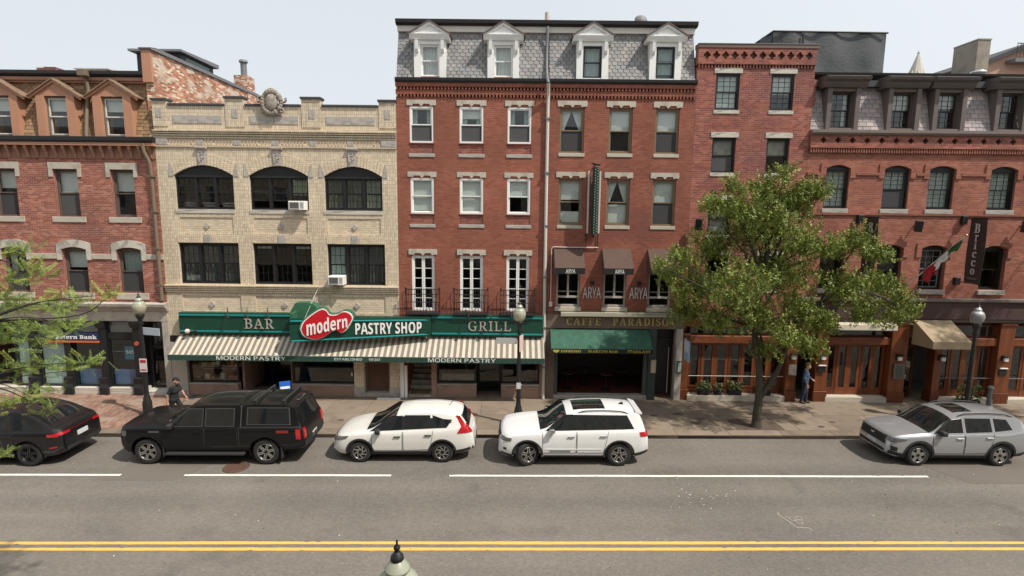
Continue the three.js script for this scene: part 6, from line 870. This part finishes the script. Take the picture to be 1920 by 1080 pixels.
{ // silver crossover
  const c = mat([.41, .42, .435], .3, { metalness: .5, clearcoat: 1, clearcoatRoughness: .04 });
  const C = { paint: c, w: .915, R: .365, axles: [-1.335, 1.335], aR: .44, arch: .07, spokes: 5, pair: [-.16, .16], spokeW: .05, tumble: .3,
    top: [[-2.29, .62], [-2.25, .90], [-2.1, 1.0], [-1.6, 1.07], [-1.05, 1.12], [-.55, 1.42], [-.22, 1.6], [.2, 1.68], [.9, 1.70], [1.6, 1.66], [1.98, 1.58], [2.1, 1.4], [2.24, 1.12], [2.33, .98], [2.37, .6]],
    belt: [[-2.29, .58], [-2.05, .92], [-1.1, 1.03], [0, 1.06], [1.5, 1.10], [2.1, 1.18], [2.37, 1.0]], bot: [[-2.29, .36], [-1.95, .26], [0, .26], [2.0, .3], [2.37, .44]], plan: [[-2.29, .72], [-2.2, .85], [-1.95, .95], [-1.3, 1], [1.4, 1], [2.0, .96], [2.25, .88], [2.37, .78]],
    windows: [[[-.84, 1.10], [.06, 1.12], [.06, 1.54], [-.28, 1.5]], [[.16, 1.12], [1.0, 1.15], [.98, 1.55], [.16, 1.55]], [[1.1, 1.16], [1.66, 1.22], [1.5, 1.52], [1.08, 1.55]]], windowTrim: [[[-.9, 1.08], [-.82, 1.08], [-.26, 1.52], [-.34, 1.52]]],
    doors: [[[-.92, .44], [.09, .44], [.09, 1.05], [-.92, 1.02]], [[.12, .44], [.92, .46], [1.05, 1.09], [.12, 1.06]]], handleY: h => .95 + .03 * h, screen: [-1.02, -.26, .94, .93], rearGlass: [[1.15, -.62], [1.15, .62], [1.5, .56], [1.5, -.56]], sunroof: [.0, .62, .6, .6], mirror: [-.68, 1.12], mirrorM: trimM, clad: [[[-.9, .25], [.9, .25], [.9, .38], [-.9, .38]], [[1.78, .3], [2.3, .42], [2.3, .52], [1.78, .42]], [[-2.24, .38], [-1.78, .28], [-1.78, .40], [-2.24, .5]]], rails: [-.05, 1.75], railM: trimM,
    endParts: [['front_grille', [[.66, -.62], [.66, .62], [.92, .58], [.92, -.58]], trimM], ['front_intake', [[.40, -.62], [.40, .62], [.50, .62], [.50, -.62]], trimM], ['front_plate', [[.50, -.2], [.50, .2], [.63, .2], [.63, -.2]], plateM], ['headlight_lens', [[.78, .6], [.78, .78], [.92, .76], [.92, .58]], lensM], ['headlight_lens', [[.78, -.78], [.78, -.6], [.92, -.58], [.92, -.76]], lensM], ['tail_light', [[.98, .56], [.98, .80], [1.12, .76], [1.12, .56]], redLens], ['tail_light', [[.98, -.80], [.98, -.56], [1.12, -.56], [1.12, -.76]], redLens]],
    sideParts: [['tail_light', [[2.06, .98], [2.3, .94], [2.26, 1.12], [2.04, 1.12]], redLens], ['headlight_lens', [[-2.2, .76], [-1.78, .86], [-1.72, .92], [-2.18, .92]], lensM], ['fog_scoop', [[-2.2, .5], [-2.02, .48], [-2.02, .62], [-2.2, .66]], trimM]] };
  const k = makeCar('parked_car', 'silver grey crossover with black wheel arch cladding parked by the restaurant', 14.45, 4.9, .012, C), r = k.root;
  add('antenna_fin', (() => { const q = extr(poly([[0, 0], [.18, 0], [.16, .06], [.12, .07]]), -.02, .02); q.translate(1.5, 1.655, 0); return q; })(), c, r); add('grille_emblem', rbx(-2.3, -2.27, .8, .86, -.07, .07, .01), chrome, r); add('dashboard', rbx(-.95, -.6, 1.0, 1.12, -.6, .6, .02), MT.black, r);
}
{ // black coupe-roofed SUV at the left
  const c = mat([.0045, .0045, .006], .35, { clearcoat: .55, clearcoatRoughness: .05 });
  const C = { paint: c, w: .995, R: .39, axles: [-1.5, 1.5], aR: .46, arch: .04, archM: c, spokes: 5, pair: [-.14, .14], spokeW: .03, rimM: mat([.06, .06, .065], .3, { metalness: .7 }), tumble: .36,
    top: [[-2.46, .62], [-2.4, .86], [-2.2, 1.0], [-1.2, 1.13], [-.6, 1.42], [-.2, 1.64], [.4, 1.75], [.9, 1.74], [1.5, 1.6], [2.05, 1.33], [2.32, 1.22], [2.43, 1.15], [2.48, .95], [2.5, .6]],
    belt: [[-2.46, .6], [-2.1, .94], [-1.1, 1.07], [0, 1.1], [1.5, 1.13], [2.2, 1.12], [2.5, .95]], bot: [[-2.46, .36], [-2.1, .25], [0, .25], [2.1, .28], [2.5, .42]], plan: [[-2.46, .7], [-2.3, .85], [-1.9, .96], [-1.3, 1], [1.6, 1], [2.1, .97], [2.38, .9], [2.5, .8]],
    windows: [[[-.9, 1.11], [.1, 1.12], [.1, 1.53], [-.3, 1.48]], [[.18, 1.14], [1.0, 1.16], [.95, 1.56], [.18, 1.58]], [[1.08, 1.16], [1.7, 1.18], [1.4, 1.42], [1.04, 1.54]]], doors: [[[-1.0, .44], [.12, .44], [.12, 1.06], [-1.0, 1.03]], [[.15, .44], [1.0, .46], [1.12, 1.07], [.15, 1.07]]], handleY: () => .98, screen: [-1.16, -.26, .94, .93], rearGlass: [1.15, 2.08, .86, .88], mirror: [-.72, 1.14], clad: [[[-.95, .25], [.98, .25], [.98, .33], [-.95, .33]]],
    endParts: [['tail_light', [[.98, .5], [.98, .86], [1.06, .86], [1.05, .5]], redLens], ['tail_light', [[.98, -.86], [.98, -.5], [1.05, -.5], [1.06, -.86]], redLens], ['tail_light_strip', [[1.03, -.5], [1.03, .5], [1.05, .5], [1.05, -.5]], mat([.14, .006, .01], .2)], ['rear_plate', [[.74, -.22], [.74, .22], [.88, .22], [.88, -.22]], plateM], ['rear_diffuser', [[.44, -.7], [.44, .7], [.56, .7], [.56, -.7]], trimM], ['front_grille', [[.6, -.55], [.6, .55], [.86, .55], [.86, -.55]], trimM]],
    sideParts: [['tail_light', [[2.12, .95], [2.4, .94], [2.38, 1.04], [2.1, 1.03]], redLens], ['rear_reflector', [[2.16, .58], [2.36, .6], [2.36, .64], [2.16, .62]], redLens]] };
  const k = makeCar('parked_car', 'glossy black coupe-roofed SUV under the feathery tree branches', -16.42, 5.55, .018, C), r = k.root;
  for (const s of [-1, 1]) add('exhaust_tip', (() => { const q = new THREE.CylinderGeometry(.05, .05, .08, 12); q.rotateZ(1.57); q.translate(2.46, .47, s * .55); return plain(q); })(), chrome, r);
}
// ---------- trees ----------
const bark = mottled([.062, .05, .036], .25, .6, { seed: 501, alt: [.055, .045, .035], bump: .012 });
function limb(pts, r0, r1, n = 14, m = 8) {           // tapering branch through points
  const c = new THREE.CatmullRomCurve3(pts.map(p => V(...p))), g = new THREE.TubeGeometry(c, n, 1, m), p = g.attributes.position, q = c.getSpacedPoints(n);
  for (let i = 0; i <= n; i++) { const P = c.getPointAt(i / n), r = r0 + (r1 - r0) * i / n; for (let j = 0; j <= m; j++) { const k = i * (m + 1) + j; p.setXYZ(k, P.x + (p.getX(k) - P.x) * r, P.y + (p.getY(k) - P.y) * r, P.z + (p.getZ(k) - P.z) * r); } }
  g.computeVertexNormals(); return plain(g);
}
function leafQuad(L, W, bend) { // pointed leaf folded along its midrib, base at origin, tip along +y
  const P = [0, 0, 0, W / 2, L * .42, bend, 0, L * .5, 0, -W / 2, L * .42, bend, 0, L, -bend * .6], I = [0, 1, 2, 0, 2, 3, 2, 1, 4, 2, 4, 3], g = new THREE.BufferGeometry(); g.setAttribute('position', new THREE.Float32BufferAttribute(P, 3)); g.setAttribute('uv', new THREE.Float32BufferAttribute(new Array(10).fill(0), 2)); g.setIndex(I); g.computeVertexNormals(); return plain(g);
}
function spray(n, L, W, len, seed) { const r = rng(seed), l = []; for (let i = 0; i < n; i++) { const q = leafQuad(L * (.75 + r() * .5), W * (.8 + r() * .4), .012); q.rotateX((r() - .5) * 1.2 + .5); q.rotateZ((i % 2 ? 1 : -1) * (.5 + r() * .8)); q.rotateY((r() - .5) * 1.6); q.translate((r() - .5) * .03, len * i / n, (r() - .5) * .03); l.push(q); } return join(l); }
function crown(parent, blobs, perArea, geos, m, base, seed, opt = {}) {
  const r = rng(seed), per = geos.map(() => []), d = new THREE.Object3D(), root = rootOf(parent), u = V(0, 0, 0);
  for (const [bx_, by, bz, R] of blobs) {
    const n = Math.round(perArea * R * R); const hx = r() * 9;
    for (let i = 0; i < n; i++) {
      u.set(r() * 2 - 1, r() * 2 - 1, r() * 2 - 1); if (u.lengthSq() > 1 || u.lengthSq() < .01) { i--; continue; } u.normalize(); const wob = .74 + .42 * Math.sin(u.x * 3.1 + hx) * Math.sin(u.y * 4.3 + hx * 2) + .3 * (noise((u.x + 1) / 2, (u.y + 1) / 2, 5, 5, seed + Math.round(hx * 10)) - .5), q = R * wob * Math.pow(r(), .42);
      d.position.set(bx_ + u.x * q - root.position.x, by + u.y * q * (opt.flat || .8) - root.position.y, bz + u.z * q - root.position.z);
      if (opt.droop) d.rotation.set((r() - .5) * 1.4, r() * 6.28, (r() - .5) * 1.6 + (r() < .5 ? 1.25 : -1.25)); else d.rotation.set((r() - .5) * 1.7, r() * 6.28, (r() - .5) * 1.9);
      d.scale.setScalar(.75 + r() * .5); d.updateMatrix(); const k = Math.floor(r() * geos.length); const t = .72 + r() * .56, yl = r() < .18 ? 1.25 : 1; per[k].push([d.matrix.clone(), new THREE.Color(base[0] * t * yl, base[1] * t * (yl > 1 ? 1.1 : 1), base[2] * t)]);
    }
  }
  per.forEach((l, k) => { const im = new THREE.InstancedMesh(geos[k], m, l.length); l.forEach(([M, c], i) => { im.setMatrixAt(i, M); im.setColorAt(i, c); }); im.name = 'crown'; im.userData.kind = 'stuff'; im.castShadow = im.receiveShadow = true; parent.add(im); });
}
const leafMat = () => { const m = mat([1, 1, 1], .4, { transmission: .25, thickness: 0, ior: 1.3 }); m.side = THREE.DoubleSide; return m; };
{
  const t = thing('street_tree', 'leafy green street tree with forked trunk in the pavement before the mahogany front', 'tree', [9.15, .14, 2.95]);
  const B = [[9.24, 8.69, 2.32, 1.08], [7.91, 8.01, 3.11, 1.04], [10.07, 8.32, 2.66, 1.12], [10.47, 8.68, 3.27, 0.71], [6.89, 8.15, 3.33, 0.63], [9.15, 7.23, 1.87, 1.56], [7.54, 6.6, 1.73, 1.11], [5.71, 6.43, 3.88, 0.62], [6.71, 5.26, 2.37, 1.29], [5.76, 5.6, 2.31, 0.59], [7.6, 5.53, 4.29, 1.38], [9.67, 5.75, 2.92, 1.48], [9.85, 6.87, 3.87, 1.0], [7.46, 4.07, 2.94, 0.95], [8.72, 4.27, 3.36, 1.12], [6.56, 4.2, 2.09, 0.83], [10.22, 4.48, 3.35, 0.93], [10.81, 6.8, 3.96, 0.58], [12.15, 6.97, 3.06, 0.79], [12.57, 6.61, 3.63, 0.66], [11.69, 5.37, 3.45, 0.96], [13.74, 5.26, 1.87, 1.04], [13.55, 4.91, 3.67, 0.66], [12.6, 4.44, 3.24, 0.86], [14.25, 4.15, 2.48, 0.62], [12.0, 3.74, 1.78, 0.8], [9.52, 3.64, 3.95, 0.79], [9.23, 3.0, 2.93, 0.61], [10.59, 3.27, 3.57, 0.66], [13.76, 4.73, 3.98, 0.32], [8.94, 7.66, 3.56, 1.11], [5.03, 6.21, 4.09, 0.36], [7.82, 8.85, 2.73, 0.54], [9.07, 9.27, 3.78, 0.4]];
  add('trunk', join(limb([[9.15, .08, 2.95], [9.13, .5, 2.95], [9.17, 1.3, 2.95], [9.12, 2.0, 2.97], [9.05, 2.6, 3.0], [8.85, 3.5, 2.98], [8.95, 5, 2.9], [9.15, 6.8, 2.8], [9.2, 8.4, 2.6]], .155, .03, 40, 10), limb([[9.18, 1.2, 2.96], [9.45, 1.75, 3.0], [9.8, 2.5, 3.05], [10.05, 3.3, 3.0], [10.7, 4.4, 3.0], [11.8, 5.3, 2.9], [12.8, 5.9, 2.8]], .10, .03, 30, 9), lathe([[.25, 0], [.19, .1], [.155, .3]], 9.15, .12, 2.95, 12)), bark, t);
  for (const [x, y, z, R] of B) { const from = x > 10.9 ? [10.9 + (x > 12.4 ? .9 : 0), 4.5 + (x > 12.4 ? .85 : 0), 2.98] : y > 6.5 ? [9.05, 5.6, 2.88] : [8.88, 3.9 + Math.max(0, y - 5) * .3, 2.97]; add('branch', limb([from, [(from[0] * .5 + x * .5), (from[1] * .55 + y * .45) + .15, (from[2] + z) / 2], [x, y, z], [x + (x - from[0]) * .12, y + R * .5, z]], .05, .008, 12, 6), bark, t); }
  crown(t, B.map(([x, y, z, R]) => [x, y, z, R * 1.03]), 255, [spray(8, .10, .056, .34, 1), spray(7, .105, .058, .32, 2), spray(9, .095, .054, .36, 3)], leafMat(), [.20, .25, .056], 17);
  const pit = add('tree_pit', (() => { const g = strip(8.3, 10.1, 2.35, 3.42, .1, .146); return g; })(), mottled([.12, .085, .065], .3, 1, { seed: 502, bump: .02 })); structure(pit);
}
{ // a second street tree stands just beyond the frame; its shade falls on the restaurant front and pavement
  const t = thing('street_tree', 'leafy green street tree further along the pavement past the acorn lamp with grey globe', 'tree', [22.6, .14, 2.9]);
  const B = [[22.4, 6.0, 3.0, 1.5], [21.0, 6.9, 3.2, 1.2], [23.9, 6.8, 3.1, 1.3], [22.2, 8.2, 2.7, 1.5], [20.9, 8.5, 3.4, 1.0], [23.5, 9.0, 3.0, 1.1], [22.5, 9.9, 2.9, .9], [22.1, 7.2, 4.2, 1.1], [21.6, 7.6, 1.8, 1.1], [20.6, 7.6, 4.0, .8], [21.3, 9.6, 2.4, .8]];
  add('trunk', limb([[22.6, .08, 2.9], [22.55, 1.6, 2.9], [22.6, 3.2, 2.92], [22.4, 5.2, 2.95], [22.4, 8.6, 2.9]], .15, .03, 30, 10), bark, t);
  for (const [x, y, z] of B) add('branch', limb([[22.5, 3.8 + Math.max(0, y - 6) * .4, 2.93], [(22.5 + x) / 2, (3.9 + y) / 2 + .4, (2.93 + z) / 2], [x, y, z]], .05, .008, 10, 6), bark, t);
  crown(t, B, 200, [spray(8, .10, .056, .34, 4), spray(7, .105, .058, .32, 5)], leafMat(), [.20, .25, .056], 37);
}
{
  const t = thing('locust_tree', 'feathery honey locust branches reaching in over the black SUV', 'tree', [-12.6, .14, 18.2]);
  const B = [[-8.46, 7.26, 13.32, 0.26], [-7.59, 6.98, 14.01, 0.29], [-8.15, 6.85, 13.93, 0.21], [-8.95, 6.22, 12.84, 0.38], [-8.22, 6.28, 12.89, 0.36], [-7.74, 6.4, 13.0, 0.19], [-6.44, 6.65, 14.05, 0.19], [-8.77, 5.83, 13.31, 0.37], [-7.99, 5.85, 13.58, 0.37], [-7.88, 5.94, 13.12, 0.24], [-8.56, 5.23, 13.41, 0.32], [-8.05, 5.19, 13.24, 0.28], [-7.56, 5.28, 13.19, 0.24], [-8.34, 4.74, 13.52, 0.23], [-8.13, 4.5, 13.52, 0.2], [-8.36, 4.76, 13.97, 0.22], [-7.84, 4.89, 13.65, 0.16], [-8.47, 3.93, 14.0, 0.17], [-8.3, 6.54, 13.9, 0.26]];
  add('trunk', join(limb([[-12.6, .1, 18.2], [-12.55, 2, 18.2], [-12.4, 4, 18.0], [-12.0, 5.6, 17.5], [-11.4, 7.4, 16.8], [-11, 9, 16.4]], .17, .05, 24, 10)), bark, t);
  const main = [[-12.1, 5.2, 17.6], [-10.9, 5.9, 16.2], [-9.8, 6.1, 14.8], [-8.8, 6.1, 13.6], [-7.4, 6.2, 13.5], [-6.5, 6.6, 14]], low = [[-12.3, 4.4, 17.9], [-10.9, 5.0, 16.2], [-9.6, 5.1, 14.6], [-8.6, 5.1, 13.5], [-7.7, 5.15, 13.2]];
  add('limb', limb(main, .04, .005, 30, 7), bark, t); add('limb', limb(low, .03, .005, 30, 7), bark, t); add('limb', limb([[-11.8, 6.2, 17.2], [-10.2, 7.0, 15.4], [-8.8, 7.2, 13.8], [-7.5, 7.0, 14]], .03, .004, 24, 6), bark, t);
  for (const [x, y, z] of B) { const b = y > 6.7 ? [-8.9, 7.15, 13.9] : y > 5.6 ? [-8.9, 6.1, 13.7] : [-9.0, 5.1, 13.9]; add('twig', limb([b, [(b[0] + x) / 2, (b[1] + y) / 2 + .12, (b[2] + z) / 2], [x, y, z]], .014, .004, 10, 5), bark, t); }
  const frond = s => { const r = rng(s), l = [bar([0, 0, 0], [0, .22, 0], .0025, 4)]; for (let i = 0; i < 11; i++) for (const k of [-1, 1]) { const q = leafQuad(.036, .013, .003); q.rotateZ(-k * (1.15 + (r() - .5) * .3)); q.rotateY(k * .3 + (r() - .5) * .4); q.translate(k * .003, .02 + i * .019, 0); l.push(q); } return join(l); };
  crown(t, B.map(([x, y, z, R]) => [x, y, z, R * 1.3]), 250, [frond(1), frond(2)], leafMat(), [.25, .335, .085], 23, { droop: true, flat: .55 });
  crown(t, [[-12.5, 6.5, 17, 1.3], [-11.3, 8, 16, 1.5], [-13.5, 7.5, 18, 1.6], [-11.0, 6.2, 15.6, .8], [-12.2, 9, 17.5, 1.4]], 260, [frond(3)], leafMat(), [.20, .255, .05], 29, { droop: true, flat: .6 });
}
// ---------- people ----------
function sdfGeo(prims, k, cell) {                      // smooth union of tapered capsules [ax,ay,az,bx,by,bz,ra,rb], meshed
  const lo = [1e9, 1e9, 1e9], hi = [-1e9, -1e9, -1e9]; for (const p of prims) for (let a = 0; a < 3; a++) { lo[a] = Math.min(lo[a], p[a] - p[6], p[a + 3] - p[7]); hi[a] = Math.max(hi[a], p[a] + p[6], p[a + 3] + p[7]); }
  const c = lo.map((v, a) => (v + hi[a]) / 2), half = Math.max(...hi.map((v, a) => v - lo[a])) / 2 + cell * 4, res = Math.min(120, Math.ceil(2 * half / cell));
  const sd = (x, y, z) => { let d = 9; for (const p of prims) { const bx = p[3] - p[0], by = p[4] - p[1], bz = p[5] - p[2], px = x - p[0], py = y - p[1], pz = z - p[2], l = bx * bx + by * by + bz * bz, t = l ? Math.min(1, Math.max(0, (px * bx + py * by + pz * bz) / l)) : 0; const e = Math.hypot(px - bx * t, py - by * t, pz - bz * t) - (p[6] + (p[7] - p[6]) * t); const h = Math.max(0, k - Math.abs(d - e)) / k; d = Math.min(d, e) - h * h * k * .25; } return d; };
  const mc = new MarchingCubes(res, mat([1, 1, 1]), false, false, 120000); mc.isolation = 0; const S = mc.size, H = mc.halfsize;
  for (let z = 0; z < S; z++) for (let y = 0; y < S; y++) for (let x = 0; x < S; x++) mc.field[(z * S + y) * S + x] = -sd(c[0] + (x - H) / H * half, c[1] + (y - H) / H * half, c[2] + (z - H) / H * half);
  mc.update(); const n = mc.count * 3, P = new Float32Array(mc.positionArray.slice(0, n)), Nn = new Float32Array(n), h = cell * .4;
  for (let i = 0; i < n; i += 3) { for (let a = 0; a < 3; a++) P[i + a] = c[a] + P[i + a] * half; const g = [sd(P[i] + h, P[i + 1], P[i + 2]) - sd(P[i] - h, P[i + 1], P[i + 2]), sd(P[i], P[i + 1] + h, P[i + 2]) - sd(P[i], P[i + 1] - h, P[i + 2]), sd(P[i], P[i + 1], P[i + 2] + h) - sd(P[i], P[i + 1], P[i + 2] - h)], L = Math.hypot(...g) || 1; for (let a = 0; a < 3; a++) Nn[i + a] = g[a] / L; }
  const g = new THREE.BufferGeometry(); g.setAttribute('position', new THREE.BufferAttribute(P, 3)); g.setAttribute('normal', new THREE.BufferAttribute(Nn, 3)); g.setAttribute('uv', new THREE.BufferAttribute(new Float32Array(n / 3 * 2), 2)); return g;
}
const seg = (a, b, r, q = r) => [...a, ...b, r, q];
function hand(w, dir, thumb) {                         // palm with four curled fingers and a thumb; w wrist, dir pointing down the hand
  const D = V(...dir).normalize(), T = V(...thumb).normalize(), O = D.clone().cross(T), W = V(...w), at = (d, t, o) => { const p = W.clone().addScaledVector(D, d).addScaledVector(T, t).addScaledVector(O, o); return [p.x, p.y, p.z]; }, l = [seg(at(0, 0, 0), at(.075, .0, 0), .026, .03), seg(at(.03, .018, 0), at(.08, .02, 0), .018, .016), seg(at(.03, -.018, 0), at(.08, -.02, 0), .018, .016)];
  [[.028, .07], [.010, .08], [-.009, .075], [-.026, .06]].forEach(([t, L]) => l.push(seg(at(.085, t, 0), at(.085 + L * .5, t * 1.1, .012), .0095, .009), seg(at(.085 + L * .5, t * 1.1, .012), at(.085 + L * .85, t * 1.05, .04), .009, .0075)));
  l.push(seg(at(.02, .026, 0), at(.05, .05, .012), .012, .0105), seg(at(.05, .05, .012), at(.08, .055, .024), .0105, .009)); return l;
}
function person(label, pos, turn, J, cols) {
  const p = thing('person', label, 'person', pos, undefined, true); p.rotation.y = turn; const skin = mat(cols.skin, .6), m = (c, s) => mottled(c, .12, .6, { seed: s, rough: .9 });
  const { pelvis, chest, neck, head, sh, el, wr, hip, kn, an } = J, k = .05, fw = [1, 0, 0], up = (a, dy, dx = 0, dz = 0) => [a[0] + dx, a[1] + dy, a[2] + dz];
  const body = [seg(neck, up(neck, .07, .01), .055, .052)]; for (const i of [0, 1]) { body.push(seg([(sh[i][0] + el[i][0]) / 2, (sh[i][1] + el[i][1]) / 2, (sh[i][2] + el[i][2]) / 2], el[i], .047, .041), seg(el[i], wr[i], .04, .028)); }
  const hg = [seg(up(head, .03, -.012), up(head, .045, .01), .088, .086), seg(up(head, -.07, .03), up(head, 0, .02), .055, .076), seg(up(head, .0, .098), up(head, -.028, .112), .012, .017), seg(up(head, -.062, .082, -.02), up(head, -.062, .082, .02), .01, .01), seg(up(head, .0, -.01, .088), up(head, -.035, -.005, .085), .014, .012), seg(up(head, .0, -.01, -.088), up(head, -.035, -.005, -.085), .014, .012), seg(up(head, -.1, 0), neck, .05, .054)];
  add('body', join(sdfGeo(body, .03, .012), sdfGeo(hg, .022, .006), ...[0, 1].map(i => sdfGeo(hand(wr[i], [wr[i][0] - el[i][0], wr[i][1] - el[i][1], wr[i][2] - el[i][2]], [1, .2, 0]), .012, .004))), skin, p);
  const shirt = [seg(up(pelvis, .0, 0, -.06), up(pelvis, .0, 0, .06), .125, .125), seg(up(pelvis, .14, .01, -.05), up(pelvis, .14, .01, .05), .12, .12), seg(up(chest, -.04, .01, -.07), up(chest, -.04, .01, .07), .125, .125), seg(up(chest, .08, 0, -.12), up(chest, .08, 0, .12), .085, .085)]; for (const i of [0, 1]) { const t = cols.longSleeve ? 1 : .72, e = [0, 1, 2].map(a => sh[i][a] + (el[i][a] - sh[i][a]) * t); shirt.push(seg(sh[i], e, .072, .06)); if (cols.longSleeve) shirt.push(seg(el[i], [0, 1, 2].map(a => el[i][a] + (wr[i][a] - el[i][a]) * .92), .056, .042)); }
  add('shirt', sdfGeo(shirt, k, .014), m(cols.shirt, 520), p);
  const tr = [seg(up(pelvis, -.02, 0, -.07), up(pelvis, -.02, 0, .07), .122, .122)]; for (const i of [0, 1]) tr.push(seg(hip[i], kn[i], .098, .07), seg(kn[i], up(an[i], .04), .072, .058)); add('trousers', sdfGeo(tr, k, .014), m(cols.trousers, 521), p);
  for (const i of [0, 1]) { const tl = J.toe?.[i] ?? [.15, 0]; add('shoe', sdfGeo([seg(up(an[i], -.02, -.04), up(an[i], -.045 + tl[1] * .5, .06), .05, .043), seg(up(an[i], -.045, .05), up(an[i], -.05 + tl[1], tl[0]), .043, .034)], .03, .008), mat(cols.shoes, .6), p); }
  add(cols.cap ? 'cap' : 'hair', sdfGeo([seg(up(head, .062, -.02), up(head, .075, .005), .094, .088), ...(cols.cap ? [seg(up(head, .05, .07, -.04), up(head, .05, .07, .04), .03, .03), seg(up(head, .045, .12), up(head, .04, .15), .035, .02)] : [seg(up(head, .0, -.05), up(head, -.04, -.05), .07, .05)])], .02, .007), mat(cols.hair, .85), p);
  if (cols.beard) add('beard', sdfGeo([seg(up(head, -.085, .06), up(head, -.075, .08), .036, .03), seg(up(head, -.06, .03, .06), up(head, -.08, .06, .02), .022, .025), seg(up(head, -.06, .03, -.06), up(head, -.08, .06, -.02), .022, .025)], .02, .006), mat(cols.beard, .9), p);
  add('eyes', join([-1, 1].map(s => plain(new THREE.SphereGeometry(.011, 8, 6).translate(head[0] + .086, head[1] + .012, head[2] + s * .032)))), mat([.03, .025, .02], .2), p);
  return p;
}
person('person in black cap, black t-shirt and black trousers striding along the pavement', [-12.35, .142, 3.15], 0, { pelvis: [0, .93, 0], chest: [.05, 1.28, 0], neck: [.07, 1.46, 0], head: [.11, 1.59, 0], sh: [[.05, 1.39, -.18], [.04, 1.39, .18]], el: [[.17, 1.14, -.24], [-.08, 1.12, .25]], wr: [[.30, .94, -.22], [-.10, .86, .26]], hip: [[.01, .90, -.09], [-.01, .90, .09]], kn: [[.24, .52, -.09], [-.06, .50, .10]], an: [[.34, .10, -.09], [-.36, .16, .10]], toe: [[.16, .02], [.12, -.06]] }, { skin: [.42, .24, .17], shirt: [.016, .016, .018], trousers: [.014, .013, .014], shoes: [.02, .02, .02], hair: [.012, .012, .013], cap: true, beard: [.16, .06, .03] });
person('person in a blue shirt and navy trousers standing at the wooden doorway behind the tree', [12.3, .142, .25], -.5, { pelvis: [0, .93, 0], chest: [.0, 1.28, 0], neck: [.02, 1.46, 0], head: [.05, 1.59, 0], sh: [[0, 1.39, -.18], [0, 1.39, .18]], el: [[.05, 1.12, -.26], [-.04, 1.11, .26]], wr: [[.22, 1.02, -.18], [.06, .88, .25]], hip: [[0, .90, -.09], [0, .90, .09]], kn: [[.06, .5, -.1], [-.03, .49, .1]], an: [[.06, .09, -.1], [-.1, .09, .11]] }, { skin: [.45, .27, .19], shirt: [.055, .085, .14], trousers: [.02, .032, .06], shoes: [.05, .025, .015], hair: [.10, .06, .035], longSleeve: true });
// ---------- the row the camera looks out of: it shades the street from half the sky ----------
{
  const bm = [MT.stoneLight, MT.creamRun, MT.stoneGrey, MT.stoneLight, MT.creamRun]; let x = -46, k = 0;
  for (const [w, h] of [[17, 14], [14, 14.6], [9, 13.6], [20, 14.4], [15, 13.6], [18, 14.2]]) {
    const b = thing('opposite_building', `pale building ${['with plain parapet at the far west end', 'beside the locust tree', 'holding the viewpoint window', 'facing the slate-roofed pair', 'facing the mahogany front', 'closing the far end'][k]} across the street`, 'building', [x + w / 2, 0, 23.6]), holes = []; const n = Math.floor(w / 2.4);
    for (let r = 0; r < 2; r++) for (let i = 0; i < n; i++) { const c = x + (i + .5) * w / n; holes.push([c - .5, c + .5, 4.6 + r * 3.2, 6.5 + r * 3.2]); }
    wall(b, 'front_wall', x + .01, x + w - .01, 0, h, holes, bm[k % 5], 24.0, 23.6); add('shell', bx(x + .01, x + w - .01, 0, h - .02, 24.15, 34), MT.interior, b);
    for (const [a, c, y, q] of holes) { const g = part('window', b); add('frame', barsRect(a + .003, c - .003, y + .003, q - .003, .07, 23.7, 23.78), MT.white, g); add('pane', bx(a + .07, c - .07, y + .07, q - .07, 23.735, 23.74), carGlass, g); }
    add('cornice', bx(x, x + w - .02, h + .002, h + .3, 23.3, 24.2), MT.stoneGrey, b); add('shopfront', bx(x + .6, x + w - .6, .3, 3.2, 23.56, 23.598), MT.blackMatt, b); x += w; k++;
  }
}
renderer.render(scene, camera);
